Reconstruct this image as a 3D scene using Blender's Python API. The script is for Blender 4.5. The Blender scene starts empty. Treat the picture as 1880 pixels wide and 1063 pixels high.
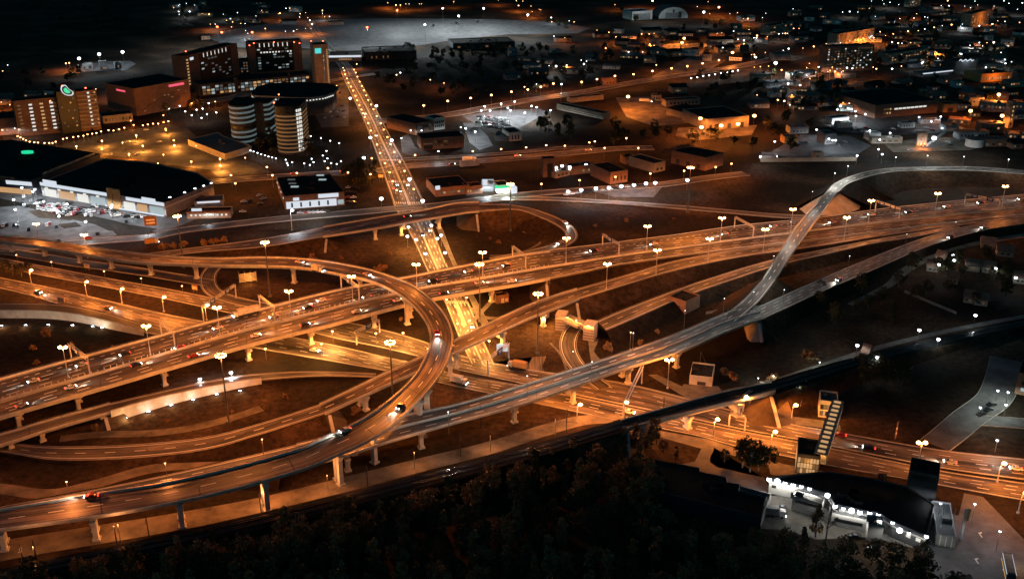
# tuning values
SKY = 0.26; SUNEL = -1.0
MWP, MAST, UND, BLP, CPK, GRY, LLP = 11800, 33000, 6000, 1500, 24000, 1300, 5500
WALLP, FLW = 520, 240
import bpy, bmesh, math, random
from mathutils import Vector, Matrix
R = math.radians
rng = random.Random(7)
C = bpy.context.scene.collection
scene = bpy.context.scene

# ------------------------------------------------------------------ camera geometry (photo pixels, 1880 x 1063, to world metres)
FOC, TILT, CAMH = 1850.0, R(22.3), 200.0
CT, ST = math.cos(TILT), math.sin(TILT)
def P(u, v, z=0.0):
    x = (u - 940) / FOC; y = (531.5 - v) / FOC
    d = Vector((x, CT + y * ST, -ST + y * CT))
    t = (z - CAMH) / d.z
    return Vector((d.x * t, d.y * t, z))
def proj(p):
    dz = p[2] - CAMH
    zc = p[1] * CT - dz * ST; yc = p[1] * ST + dz * CT
    return 940 + FOC * p[0] / zc, 531.5 - FOC * yc / zc

cam_d = bpy.data.cameras.new('camera'); cam = bpy.data.objects.new('camera', cam_d); C.objects.link(cam)
cam.location = (0, 0, CAMH); cam.rotation_euler = (R(90) - TILT, 0, 0)
cam_d.sensor_width = 36; cam_d.lens = FOC / 1880 * 36; cam_d.clip_end = 20000; cam_d.clip_start = 1
scene.camera = cam

# ------------------------------------------------------------------ materials
MATS = {}
def nodemat(name):
    m = bpy.data.materials.new(name); m.use_nodes = True
    nt = m.node_tree; b = nt.nodes['Principled BSDF']
    return m, nt, b
def N(nt, t, **kw):
    n = nt.nodes.new(t)
    for k, v in kw.items(): setattr(n, k, v)
    return n
def ramp(nt, src, stops):
    r = N(nt, 'ShaderNodeValToRGB')
    e = r.color_ramp.elements
    while len(e) < len(stops): e.new(0.5)
    for el, (p, c) in zip(e, stops):
        el.position = p; el.color = (c[0], c[1], c[2], 1)
    nt.links.new(src, r.inputs[0]); return r
def noisy(name, c1, c2, scale=0.1, rough=0.85, metal=0.0, bump=0.0, detail=6, spec=0.3):
    """flat procedural surface whose own colour wanders between two tones"""
    m, nt, b = nodemat(name)
    tc = N(nt, 'ShaderNodeTexCoord'); no = N(nt, 'ShaderNodeTexNoise')
    geo = N(nt, 'ShaderNodeNewGeometry')
    no.inputs['Scale'].default_value = scale; no.inputs['Detail'].default_value = detail
    no.inputs['Roughness'].default_value = 0.65
    nt.links.new(geo.outputs['Position'], no.inputs['Vector'])
    r = ramp(nt, no.outputs['Fac'], [(0.3, c1), (0.7, c2)])
    nt.links.new(r.outputs[0], b.inputs['Base Color'])
    b.inputs['Roughness'].default_value = rough; b.inputs['Metallic'].default_value = metal
    b.inputs['Specular IOR Level'].default_value = spec
    if bump:
        bp = N(nt, 'ShaderNodeBump'); bp.inputs['Strength'].default_value = bump
        nt.links.new(no.outputs['Fac'], bp.inputs['Height']); nt.links.new(bp.outputs[0], b.inputs['Normal'])
    MATS[name] = m; return m
def emis(name, col, strength):
    m, nt, b = nodemat(name)
    b.inputs['Base Color'].default_value = (.02, .02, .02, 1)
    b.inputs['Emission Color'].default_value = (*col, 1); b.inputs['Emission Strength'].default_value = strength
    m.cycles.emission_sampling = 'NONE'
    MATS[name] = m; return m

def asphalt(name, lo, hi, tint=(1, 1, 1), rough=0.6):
    """asphalt with wheel-track wear and painted light-trail streaks along the road (UV: metres across, metres along)"""
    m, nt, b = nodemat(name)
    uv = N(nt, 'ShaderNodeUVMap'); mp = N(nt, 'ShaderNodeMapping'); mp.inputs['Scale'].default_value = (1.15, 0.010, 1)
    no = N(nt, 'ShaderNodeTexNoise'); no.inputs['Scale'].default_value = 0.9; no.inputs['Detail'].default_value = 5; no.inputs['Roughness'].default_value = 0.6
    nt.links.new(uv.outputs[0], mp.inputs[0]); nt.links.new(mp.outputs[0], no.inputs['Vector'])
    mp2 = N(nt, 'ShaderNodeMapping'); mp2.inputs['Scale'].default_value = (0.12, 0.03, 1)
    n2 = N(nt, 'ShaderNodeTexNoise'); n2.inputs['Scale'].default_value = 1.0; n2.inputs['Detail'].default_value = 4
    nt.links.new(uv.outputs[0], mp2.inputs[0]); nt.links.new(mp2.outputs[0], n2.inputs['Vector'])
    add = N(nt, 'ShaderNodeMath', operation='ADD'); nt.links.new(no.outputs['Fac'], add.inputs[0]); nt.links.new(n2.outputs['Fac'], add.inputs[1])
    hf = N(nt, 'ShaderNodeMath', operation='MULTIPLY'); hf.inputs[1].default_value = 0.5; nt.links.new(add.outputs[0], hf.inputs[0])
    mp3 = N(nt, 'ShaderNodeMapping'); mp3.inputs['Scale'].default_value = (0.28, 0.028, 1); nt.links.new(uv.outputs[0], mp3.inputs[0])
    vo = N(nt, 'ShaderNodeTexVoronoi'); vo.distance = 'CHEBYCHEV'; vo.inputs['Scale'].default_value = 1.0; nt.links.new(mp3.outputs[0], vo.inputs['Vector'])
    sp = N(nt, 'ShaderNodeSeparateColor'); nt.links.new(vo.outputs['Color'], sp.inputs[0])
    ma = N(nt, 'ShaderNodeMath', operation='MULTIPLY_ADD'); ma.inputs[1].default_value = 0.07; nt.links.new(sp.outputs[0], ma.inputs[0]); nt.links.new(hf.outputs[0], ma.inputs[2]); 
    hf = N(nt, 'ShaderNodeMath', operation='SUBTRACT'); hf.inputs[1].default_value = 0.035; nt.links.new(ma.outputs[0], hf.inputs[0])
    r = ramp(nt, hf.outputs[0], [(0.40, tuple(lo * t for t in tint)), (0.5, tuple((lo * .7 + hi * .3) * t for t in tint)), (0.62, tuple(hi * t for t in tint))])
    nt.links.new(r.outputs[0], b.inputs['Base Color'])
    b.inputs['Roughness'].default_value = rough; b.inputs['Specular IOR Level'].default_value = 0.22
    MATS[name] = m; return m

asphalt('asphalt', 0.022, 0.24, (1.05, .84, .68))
asphalt('asphalt_worn_trails', 0.022, 0.30, (1.05, .84, .68))  # pale streaks are part wear, part traffic light trails put into the colour
asphalt('asphalt_dark', 0.03, 0.12)
asphalt('asphalt_grey', 0.05, 0.20, (0.98, 1.0, 1.02))
noisy('yard_grey', (.06, .06, .062), (.17, .17, .175), 0.12)
noisy('yard_dark', (.035, .034, .033), (.12, .115, .11), 0.15)
noisy('bank_earth', (.045, .033, .022), (.12, .085, .055), 0.2, bump=.3)
noisy('paving', (.10, .095, .085), (.24, .22, .19), 0.25)
noisy('dirt', (.05, .042, .03), (.30, .24, .17), 0.09, bump=0.2)
noisy('concrete', (.22, .20, .17), (.42, .39, .34), 0.35)
noisy('concrete_pale', (.44, .43, .39), (.70, .68, .62), 0.3)
noisy('stone', (.25, .22, .16), (.55, .49, .38), 1.2, bump=0.3)
noisy('paint', (.62, .60, .55), (.85, .84, .80), 0.8, rough=0.6)
noisy('metal', (.13, .13, .13), (.24, .24, .23), 0.6, rough=0.5, metal=0.6)
noisy('metal_dark', (.02, .02, .02), (.05, .05, .05), 0.6, rough=0.5)
noisy('metal_pale', (.40, .41, .42), (.60, .60, .60), 0.5, rough=0.45)
noisy('roof_dark', (.012, .011, .010), (.036, .034, .032), 0.08, rough=.95, spec=.05)
noisy('roof_grey', (.05, .05, .05), (.12, .12, .115), 0.12)
noisy('brick_brown', (.16, .09, .06), (.27, .16, .11), 0.4)
noisy('wall_tan', (.24, .20, .15), (.40, .34, .27), 0.2)
noisy('wall_pale', (.45, .44, .41), (.70, .69, .66), 0.15)
noisy('wall_grey', (.16, .16, .165), (.30, .30, .30), 0.2)
noisy('wall_dark', (.03, .032, .036), (.07, .072, .076), 0.2)
noisy('wall_orange', (.38, .22, .08), (.55, .33, .14), 0.2)
noisy('glass_dark', (.004, .005, .006), (.011, .013, .016), 0.2, rough=0.4, spec=0.4)
noisy('foliage', (.012, .018, .006), (.10, .085, .03), 0.5, rough=0.8)
noisy('foliage_dry', (.05, .03, .012), (.42, .25, .11), 0.5, rough=0.8)
noisy('bark', (.05, .04, .03), (.16, .13, .10), 1.0)
noisy('bark_pale', (.30, .29, .26), (.60, .58, .53), 1.0)
noisy('rail_bed', (.008, .008, .008), (.026, .024, .022), 0.2, rough=.95, spec=.05)
noisy('rail_steel', (.25, .23, .21), (.40, .38, .35), 0.4, rough=0.25, metal=0.9)
noisy('sign_blue', (.02, .05, .16), (.03, .07, .22), 0.4)
noisy('sign_face', (.45, .40, .30), (.75, .68, .52), 0.9)
noisy('sign_red', (.30, .05, .03), (.42, .08, .05), 0.4)
noisy('rubber', (.008, .008, .008), (.02, .02, .02), 2)
for nm, c in (('white', (.75, .75, .73)), ('silver', (.42, .43, .44)), ('black', (.012, .012, .014)), ('red', (.35, .02, .02)), ('blue', (.03, .06, .2)), ('yellow', (.6, .38, .04))):
    m = noisy('car_' + nm, tuple(x * .85 for x in c), c, 1.0, rough=0.3, spec=0.5)
    m.node_tree.nodes['Principled BSDF'].inputs['Coat Weight'].default_value = 0.6
def grass_mat():
    m, nt, b = nodemat('grass')
    geo = N(nt, 'ShaderNodeNewGeometry')
    n1 = N(nt, 'ShaderNodeTexNoise'); n1.inputs['Scale'].default_value = 0.018; n1.inputs['Detail'].default_value = 5
    n2 = N(nt, 'ShaderNodeTexNoise'); n2.inputs['Scale'].default_value = 0.35; n2.inputs['Detail'].default_value = 8; n2.inputs['Roughness'].default_value = 0.75
    nt.links.new(geo.outputs['Position'], n1.inputs['Vector']); nt.links.new(geo.outputs['Position'], n2.inputs['Vector'])
    a = ramp(nt, n1.outputs['Fac'], [(0.36, (.013, .011, .008)), (0.5, (.030, .019, .012)), (0.64, (.085, .055, .034))])
    bb = ramp(nt, n2.outputs['Fac'], [(0.32, (.2, .2, .2)), (0.68, (1.8, 1.7, 1.6))])
    mx = N(nt, 'ShaderNodeMix', data_type='RGBA', blend_type='MULTIPLY'); mx.inputs[0].default_value = 1
    nt.links.new(a.outputs[0], mx.inputs[6]); nt.links.new(bb.outputs[0], mx.inputs[7])
    nt.links.new(mx.outputs[2], b.inputs['Base Color']); b.inputs['Roughness'].default_value = 0.95
    b.inputs['Specular IOR Level'].default_value = 0.1
    bp = N(nt, 'ShaderNodeBump'); bp.inputs['Strength'].default_value = 0.5; bp.inputs['Distance'].default_value = 0.6
    nt.links.new(n2.outputs['Fac'], bp.inputs['Height']); nt.links.new(bp.outputs[0], b.inputs['Normal'])
    MATS['grass'] = m
grass_mat()
WARM, AMBER, COOL, NEUT, RED, GREEN = (1.0, .262, .036), (1.0, .40, .085), (.82, .93, 1.0), (1.0, .94, .82), (1.0, .06, .03), (.02, .8, .35)
emis('lamp_warm', (1.0, .50, .17), 26); emis('lamp_white', (.85, .93, 1.0), 22); emis('lamp_red', (1.0, .16, .04), 10)
emis('dot_warm', (1.0, .46, .17), 9); emis('dot_white', (.84, .92, 1.0), 7); emis('dot_red', (1.0, .14, .05), 9)
emis('sign_white', (.82, .90, 1.0), .8); emis('sign_green', (.02, .75, .35), 1.0); emis('sign_pink', (1.0, .12, .2), 0.9)
emis('sign_amber', (1.0, .52, .12), 0.9); emis('sign_teal', (.10, .75, .72), 0.9)
emis('win_warm', (1.0, .56, .24), 0.55); emis('win_cool', (.66, .82, .86), 0.5); emis('win_bright', (.95, .94, .86), .8)
emis('win_dim', (.55, .62, .60), 0.12); emis('win_amber_dim', (1.0, .50, .20), 0.14); emis('band_teal', (.40, .56, .58), 0.19)
emis('headlight', (1.0, .95, .85), 30); emis('taillight', (1.0, .05, .02), 6)
M = MATS

# ------------------------------------------------------------------ mesh builder
class MB:
    def __init__(s): s.v = []; s.f = []; s.m = []; s.uv = {}
    def face(s, pts, mi=0, uv=None):
        i = len(s.v); s.v += [tuple(p) for p in pts]; s.f.append(tuple(range(i, i + len(pts)))); s.m.append(mi)
        if uv: s.uv[len(s.f) - 1] = uv
    def box(s, c, d, rz=0.0, mi=0, top=1.0):
        cx, cy, cz = c; hx, hy, hz = d[0] / 2, d[1] / 2, d[2] / 2
        ca, sa = math.cos(rz), math.sin(rz); pts = []
        for z, k in ((-hz, 1.0), (hz, top)):
            for x, y in ((-hx, -hy), (hx, -hy), (hx, hy), (-hx, hy)):
                x, y = x * k, y * k
                pts.append((cx + x * ca - y * sa, cy + x * sa + y * ca, cz + z))
        s.hull8(pts, mi)
    def hull8(s, p, mi=0):
        i = len(s.v); s.v += [tuple(q) for q in p]
        for f in ((3, 2, 1, 0), (4, 5, 6, 7), (0, 1, 5, 4), (1, 2, 6, 5), (2, 3, 7, 6), (3, 0, 4, 7)):
            s.f.append(tuple(i + k for k in f)); s.m.append(mi)
    def beam(s, a, b, w, h, mi=0):
        a, b = Vector(a), Vector(b); d = (b - a).normalized()
        up = Vector((0, 0, 1)) if abs(d.z) < .95 else Vector((1, 0, 0))
        sx = d.cross(up).normalized() * (w / 2); sy = sx.cross(d).normalized() * (h / 2)
        s.hull8([a - sx - sy, a + sx - sy, b + sx - sy, b - sx - sy, a - sx + sy, a + sx + sy, b + sx + sy, b - sx + sy], mi)
    def tube(s, a, b, r0, r1=None, n=6, mi=0, cap=True):
        a, b = Vector(a), Vector(b); r1 = r0 if r1 is None else r1
        d = (b - a).normalized(); up = Vector((0, 0, 1)) if abs(d.z) < .95 else Vector((1, 0, 0))
        x = d.cross(up).normalized(); y = x.cross(d)
        i = len(s.v)
        for p, r in ((a, r0), (b, r1)):
            for k in range(n):
                t = 2 * math.pi * k / n; s.v.append(tuple(p + x * (r * math.cos(t)) + y * (r * math.sin(t))))
        for k in range(n):
            s.f.append((i + k, i + (k + 1) % n, i + n + (k + 1) % n, i + n + k)); s.m.append(mi)
        if cap:
            s.f.append(tuple(i + k for k in range(n))[::-1]); s.m.append(mi)
            s.f.append(tuple(i + n + k for k in range(n))); s.m.append(mi)
    def ball(s, c, r, mi=0, n=8, rings=4, sz=1.0):
        i = len(s.v); c = Vector(c)
        s.v.append(tuple(c + Vector((0, 0, -r * sz))))
        for j in range(1, rings):
            t = -math.pi / 2 + math.pi * j / rings
            for k in range(n):
                a = 2 * math.pi * k / n
                s.v.append((c.x + r * math.cos(t) * math.cos(a), c.y + r * math.cos(t) * math.sin(a), c.z + r * sz * math.sin(t)))
        s.v.append(tuple(c + Vector((0, 0, r * sz)))); top = len(s.v) - 1
        for k in range(n):
            s.f.append((i, i + 1 + (k + 1) % n, i + 1 + k)); s.m.append(mi)
            for j in range(rings - 2):
                q = i + 1 + j * n
                s.f.append((q + k, q + (k + 1) % n, q + n + (k + 1) % n, q + n + k)); s.m.append(mi)
            q = i + 1 + (rings - 2) * n
            s.f.append((q + k, q + (k + 1) % n, top)); s.m.append(mi)
    def prism(s, poly, z0, z1, mi=0, mtop=None, bottom=True):
        n = len(poly); ar = sum(poly[k][0] * poly[(k + 1) % n][1] - poly[(k + 1) % n][0] * poly[k][1] for k in range(n))
        if ar < 0: poly = poly[::-1]
        i = len(s.v)
        for z in (z0, z1): s.v += [(p[0], p[1], z) for p in poly]
        for k in range(n):
            s.f.append((i + k, i + (k + 1) % n, i + n + (k + 1) % n, i + n + k)); s.m.append(mi)
        s.f.append(tuple(i + n + k for k in range(n))); s.m.append(mi if mtop is None else mtop)
        if bottom: s.f.append(tuple(i + k for k in range(n))[::-1]); s.m.append(mi)
    def mesh(s, name, mats):
        me = bpy.data.meshes.new(name); me.from_pydata(s.v, [], s.f)
        mats = mats if isinstance(mats, (list, tuple)) else [mats]
        for m in mats: me.materials.append(M[m] if isinstance(m, str) else m)
        me.polygons.foreach_set('material_index', s.m)
        if s.uv:
            ul = me.uv_layers.new(name='UVMap')
            for fi, uvs in s.uv.items():
                for li, q in zip(me.polygons[fi].loop_indices, uvs): ul.data[li].uv = q
        me.update(); return me
    def build(s, name, mats, parent=None, loc=None, rz=0.0):
        o = bpy.data.objects.new(name, s.mesh(name, mats)); C.objects.link(o)
        if parent is not None: o.parent = parent
        if loc is not None: o.location = loc
        o.rotation_euler.z = rz
        return o

def link(name, mesh, parent=None, loc=None, rz=0.0, sc=None):
    o = bpy.data.objects.new(name, mesh); C.objects.link(o)
    if parent is not None: o.parent = parent
    if loc is not None: o.location = loc
    o.rotation_euler.z = rz
    if sc: o.scale = sc
    return o
def tag(o, label, cat, group=None, kind=None):
    if label: o['label'] = label
    if cat: o['category'] = cat
    if group: o['group'] = group
    if kind: o['kind'] = kind
    return o
def thing(name, label, cat, loc=(0, 0, 0), rz=0.0, group=None):
    o = bpy.data.objects.new(name, None); C.objects.link(o); o.location = loc; o.rotation_euler.z = rz
    o.empty_display_size = 1
    return tag(o, label, cat, group)
def struct(o): o['kind'] = 'structure'; return o

ORD = 'first second third fourth fifth sixth seventh eighth ninth tenth eleventh twelfth thirteenth fourteenth fifteenth sixteenth seventeenth eighteenth nineteenth'.split()
TENS = {2: 'twent', 3: 'thirt', 4: 'fort', 5: 'fift', 6: 'sixt', 7: 'sevent', 8: 'eight', 9: 'ninet'}
def ordinal(n):
    if n < 20: return ORD[n - 1]
    t, k = divmod(n, 10)
    if t > 9: return 'last'
    return TENS[t] + ('ieth' if k == 0 else 'y-' + ORD[k - 1])
ROWS = {}
def row(o, key, template):
    """collect a repeat; its label gets its place in its row once all are built"""
    ROWS.setdefault(key, []).append((o, template))
def finish_rows():
    for key, lst in ROWS.items():
        by = {}
        for o, t in lst: by.setdefault(t, []).append(o)
        for t, os_ in by.items():
            os_.sort(key=lambda o: proj(o.location)[0])
            for i, o in enumerate(os_):
                w = ordinal(i + 1) + ' from the left'
                if i == 0: w = 'leftmost'
                elif i == len(os_) - 1: w = 'rightmost'
                o['label'] = t.replace('{o}', w) if len(os_) > 1 else t.replace(', {o}', '')

# ------------------------------------------------------------------ ribbons
def crom(pts, sub):
    """Catmull-Rom through vectors"""
    out = []; n = len(pts)
    for i in range(n - 1):
        p0 = pts[max(i - 1, 0)]; p1 = pts[i]; p2 = pts[i + 1]; p3 = pts[min(i + 2, n - 1)]
        for k in range(sub):
            t = k / sub
            out.append(0.5 * ((2 * p1) + (p2 - p0) * t + (2 * p0 - 5 * p1 + 4 * p2 - p3) * t * t + (3 * p1 - p0 - 3 * p2 + p3) * t ** 3))
    out.append(pts[-1].copy()); return out
class Road:
    """pairs: ((u,v) one edge, (u,v) other edge, z)"""
    def __init__(s, pairs, sub=6):
        s.A = crom([P(a[0], a[1], z) for a, b, z in pairs], sub)
        s.B = crom([P(b[0], b[1], z) for a, b, z in pairs], sub)
        s._len()
    @classmethod
    def centre(cls, pts, width, sub=6):
        """pts: (u, v, z) along the middle"""
        c = crom([P(*q) for q in pts], sub); s = cls.__new__(cls); s.A = []; s.B = []
        for i, p in enumerate(c):
            d = c[min(i + 1, len(c) - 1)] - c[max(i - 1, 0)]; d.z = 0; d.normalize()
            nrm = Vector((-d.y, d.x, 0)); w = width if not callable(width) else width(i / (len(c) - 1))
            s.A.append(p + nrm * w / 2); s.B.append(p - nrm * w / 2)
        s._len(); return s
    def _len(s):
        s.L = [0.0]
        for i in range(1, len(s.A)):
            a = (s.A[i] + s.B[i]) / 2; b = (s.A[i - 1] + s.B[i - 1]) / 2
            s.L.append(s.L[-1] + (a - b).length)
        s.n = len(s.A); s.W = sum((a - b).length for a, b in zip(s.A, s.B)) / s.n
    def at(s, f, l, off=0.0):
        """point at fraction f across, l metres along"""
        l = min(max(l, 0), s.L[-1]); i = 0
        lo, hi = 0, s.n - 1
        while hi - lo > 1:
            mid = (lo + hi) // 2
            if s.L[mid] <= l: lo = mid
            else: hi = mid
        t = (l - s.L[lo]) / max(s.L[hi] - s.L[lo], 1e-6)
        a = s.A[lo].lerp(s.A[hi], t); b = s.B[lo].lerp(s.B[hi], t)
        p = a.lerp(b, f); p.z += off; return p
    def dirat(s, l):
        d = s.at(.5, l + 2) - s.at(.5, l - 2); d.z = 0; return d.normalized()
    def near(s, u, v):
        """(length along) nearest to a photo pixel"""
        best = min(range(s.n), key=lambda i: sum((x - y) ** 2 for x, y in zip(proj((s.A[i] + s.B[i]) / 2), (u, v))))
        return s.L[best]
    def sheet(s, mb, f0=0.0, f1=1.0, dz=0.0, mi=0, i0=0, i1=None):
        i1 = s.n - 1 if i1 is None else i1
        up = Vector((0, 0, dz))
        for i in range(i0, i1):
            a0, a1 = s.A[i].lerp(s.B[i], f0), s.A[i].lerp(s.B[i], f1)
            b0, b1 = s.A[i + 1].lerp(s.B[i + 1], f0), s.A[i + 1].lerp(s.B[i + 1], f1)
            w0, w1 = (s.A[i] - s.B[i]).length * f0, (s.A[i] - s.B[i]).length * f1
            q = [a0 + up, a1 + up, b1 + up, b0 + up]; uv = [(w0, s.L[i]), (w1, s.L[i]), (w1, s.L[i + 1]), (w0, s.L[i + 1])]
            if (q[1] - q[0]).cross(q[3] - q[0]).z < 0: q.reverse(); uv.reverse()
            mb.face(q, mi, uv)
    def solid(s, mb, f0, f1, z0, z1, mi=0, i0=0, i1=None):
        """closed bar along the road between two fractions, z relative to the road"""
        i1 = s.n - 1 if i1 is None else i1
        k0 = len(mb.v)
        for i in range(i0, i1 + 1):
            a, b = s.A[i].lerp(s.B[i], f0), s.A[i].lerp(s.B[i], f1)
            mb.v += [(a.x, a.y, a.z + z0), (b.x, b.y, b.z + z0), (b.x, b.y, b.z + z1), (a.x, a.y, a.z + z1)]
        m = i1 - i0
        for j in range(m):
            q = k0 + 4 * j
            for e in range(4):
                mb.f.append((q + e, q + (e + 1) % 4, q + 4 + (e + 1) % 4, q + 4 + e)); mb.m.append(mi)
        mb.f.append((k0, k0 + 1, k0 + 2, k0 + 3)); mb.m.append(mi)
        q = k0 + 4 * m; mb.f.append((q + 3, q + 2, q + 1, q)); mb.m.append(mi)
    def dashes(s, mb, f, w, on, gap, dz, start=0.0, l0=0.0, l1=None, mi=0):
        l = l0 + start; l1 = s.L[-1] if l1 is None else l1
        while l + on < l1:
            hw = w / 2 / max((s.at(0, l) - s.at(1, l)).length, 1)
            q = [s.at(f - hw, l, dz), s.at(f + hw, l, dz), s.at(f + hw, l + on, dz), s.at(f - hw, l + on, dz)]
            if (q[1] - q[0]).cross(q[3] - q[0]).z < 0: q.reverse()
            mb.face(q, mi); l += on + gap
    def line(s, mb, f, w, dz, mi=0):
        hw = w / 2 / s.W; s.sheet(mb, f - hw, f + hw, dz, mi)
    def skirt(s, mb, side, slope=1.8, drop=0.06, mi=0, i0=0, i1=None, zmin=0.0):
        """earth bank from one edge down to the ground"""
        i1 = s.n - 1 if i1 is None else i1
        E, O = (s.A, s.B) if side == 0 else (s.B, s.A)
        prev = None
        for i in range(i0, i1 + 1):
            d = E[i] - O[i]; d.z = 0; d.normalize(); z = E[i].z - zmin
            top = E[i] + Vector((0, 0, -drop)); top2 = E[i] + d * 1.5 + Vector((0, 0, -drop - .1)); bot = E[i] + d * (1.5 + max(z, .2) * slope); bot.z = zmin - 0.3
            cur = (top, top2, bot)
            if prev:
                for a in (0, 1):
                    q = [prev[a], prev[a + 1], cur[a + 1], cur[a]]
                    if (q[1] - q[0]).cross(q[3] - q[0]).z < 0: q.reverse()
                    mb.face(q, mi)
            prev = cur
# ------------------------------------------------------------------ ground
mb = MB()
NX = 40
xs = [-4200 + 8400 * i / NX for i in range(NX + 1)]; ys = [-300 + 9300 * i / NX for i in range(NX + 1)]
for i in range(NX):
    for j in range(NX):
        mb.face([(xs[i], ys[j], 0), (xs[i + 1], ys[j], 0), (xs[i + 1], ys[j + 1], 0), (xs[i], ys[j + 1], 0)])
struct(mb.build('ground', 'grass'))

def ground_poly(name, pix, mat, z=0.03, kind='structure'):
    mb = MB(); pts = [P(u, v, 0) for u, v in pix]
    n = len(pts); ar = sum(pts[k].x * pts[(k + 1) % n].y - pts[(k + 1) % n].x * pts[k].y for k in range(n))
    if ar < 0: pts.reverse()
    vs = [bmv for bmv in pts]
    me = bpy.data.meshes.new(name); bm = bmesh.new()
    bv = [bm.verts.new((p.x, p.y, z)) for p in vs]; bm.faces.new(bv); bmesh.ops.triangulate(bm, faces=bm.faces[:])
    uvl = bm.loops.layers.uv.new('UVMap')
    for f in bm.faces:
        if f.normal.z < 0: f.normal_flip()
        for lp in f.loops: lp[uvl].uv = (lp.vert.co.x, lp.vert.co.y)
    bm.to_mesh(me); bm.free(); me.materials.append(M[mat])
    o = bpy.data.objects.new(name, me); C.objects.link(o); o['kind'] = kind; return o

_zl = [0.05]
def ground_road(name, rd, mat='asphalt', lanes=(), solid=(0.03, 0.97), dz=None, kerb=True, dash=(3, 7)):
    """road lying on the earth: sheet, kerbs and painted lines"""
    if dz is None: _zl[0] += 0.006; dz = _zl[0]
    mb = MB(); rd.sheet(mb, 0, 1, dz); o = struct(mb.build(name, mat))
    mk = MB()
    for f in lanes: rd.dashes(mk, f, .36, dash[0] + 1, dash[1], dz + .02, start=rng.random() * 4)
    for f in solid: rd.line(mk, f, .34, dz + .02)
    if mk.f: struct(mk.build('road_markings', 'paint'))
    if kerb:
        kb = MB(); k = .25 / rd.W
        rd.solid(kb, -k * 1.05, -k * .05, -.25, dz + .13); rd.solid(kb, 1 + k * .05, 1 + k * 1.05, -.25, dz + .13)
        struct(kb.build('kerb', 'concrete'))
    return o

def pier_mesh(h, wbot, wtop, t):
    """column with a flared head"""
    mb = MB(); f = min(2.6, h * .45)
    mb.box((0, 0, .25), (wbot * 1.5, t * 1.6, .9), mi=0)
    mb.hull8([(-wbot / 2, -t / 2, 0), (wbot / 2, -t / 2, 0), (wbot / 2, t / 2, 0), (-wbot / 2, t / 2, 0),
              (-wbot / 2, -t / 2, h - f), (wbot / 2, -t / 2, h - f), (wbot / 2, t / 2, h - f), (-wbot / 2, t / 2, h - f)])
    mb.hull8([(-wbot / 2, -t / 2, h - f), (wbot / 2, -t / 2, h - f), (wbot / 2, t / 2, h - f), (-wbot / 2, t / 2, h - f),
              (-wtop / 2, -t / 2 - .1, h - .7), (wtop / 2, -t / 2 - .1, h - .7), (wtop / 2, t / 2 + .1, h - .7), (-wtop / 2, t / 2 + .1, h - .7)])
    mb.box((0, 0, h - .35), (wtop + .3, t + .4, .7))
    return mb.mesh('pier', 'concrete_pale')
def piers(root, rd, spots, thick, wbot=1.6, wtop=3.4, t=1.5, zg=0.0):
    """spots: ((u, v) near the pier, (fractions across))"""
    for (u, v), fr in spots:
        l = rd.near(u, v); d = rd.dirat(l)
        for f in fr:
            p = rd.at(f, l); h = p.z - thick - zg + .15
            if h < 1.2: continue
            o = link('pier', pier_mesh(h, wbot, wtop, t), root, (p.x, p.y, zg), math.atan2(d.y, d.x) + math.pi / 2)
def flyover(name, label, rd, surf, thick=1.5, parapet=True, lanes=(), solid=(.06, .94), dash=(3, 6), rail_h=1.0, inset=.4, cat='flyover'):
    root = thing(name, label, cat)
    k = inset / rd.W
    mb = MB()
    rd.solid(mb, 0, 1, -.55, -.04); rd.solid(mb, .12, .88, -thick, -.55)
    mb.build('deck', 'concrete_pale', root)
    mb = MB(); rd.sheet(mb, k, 1 - k, 0); mb.build('road_surface', surf, root)
    mk = MB()
    for f in lanes: rd.dashes(mk, f, .38, dash[0] + 1, dash[1], .02, start=rng.random() * 4)
    for f in solid: rd.line(mk, f, .36, .02)
    if mk.f: mk.build('lane_marking', 'paint', root)
    l = 8.0
    while l < rd.L[-1] - 4:
        jm = MB(); d = rd.dirat(l) * .22; a, b = rd.at(k, l, .018), rd.at(1 - k, l, .018); q = [a - d, b - d, b + d, a + d]
        if (q[1] - q[0]).cross(q[3] - q[0]).z < 0: q.reverse()
        jm.face(q); jm.build('expansion_joint', 'metal_dark', root); l += 31
    if parapet:
        for a, b in ((0, k), (1 - k, 1)):
            mb = MB(); rd.solid(mb, a, b, -.6, .55 * rail_h)
            mb.build('parapet', 'concrete_pale', root)
            rl = MB(); mid = (a + b) / 2
            rd.solid(rl, mid - .08 / rd.W, mid + .08 / rd.W, .95 * rail_h, 1.1 * rail_h)
            l = 0
            while l < rd.L[-1]:
                q = rd.at(mid, l); rl.beam((q.x, q.y, q.z + .5 * rail_h), (q.x, q.y, q.z + 1.0 * rail_h), .12, .12); l += 3
            rl.build('guard_rail', 'metal', root)
    return root

# ------------------------------------------------------------------ the motorway: near and far carriageways, bridge on the left, bank on the right
MWY = [(-200, 757, 800, 833, 8), (0, 697, 738, 768, 8), (166, 652, 690, 720, 8), (319, 610, 645, 675, 8), (400, 588, 621, 651, 8), (486, 567, 598, 627, 8), (614, 535, 566, 596, 8),
       (752, 509, 534, 559, 8), (846, 490, 518, 541, 8), (953, 470, 500, 523, 8), (1010, 462, 490.5, 512, 8), (1140, 446, 470, 486, 6.5), (1250, 432, 455, 470, 5.5), (1360, 416, 440, 456, 4.5),
       (1500, 402, 423, 440, 4), (1650, 382, 405.5, 421, 4), (1880, 359, 382, 395, 4), (2100, 338, 360, 371, 4)]
def mw_cut(a, b, x0, x1): return [((r[0], r[a]), (r[0], r[b]), r[4]) for r in MWY if x0 <= r[0] <= x1]
mw_all = Road([((r[0], r[1]), (r[0], r[3]), r[4]) for r in MWY])
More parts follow.
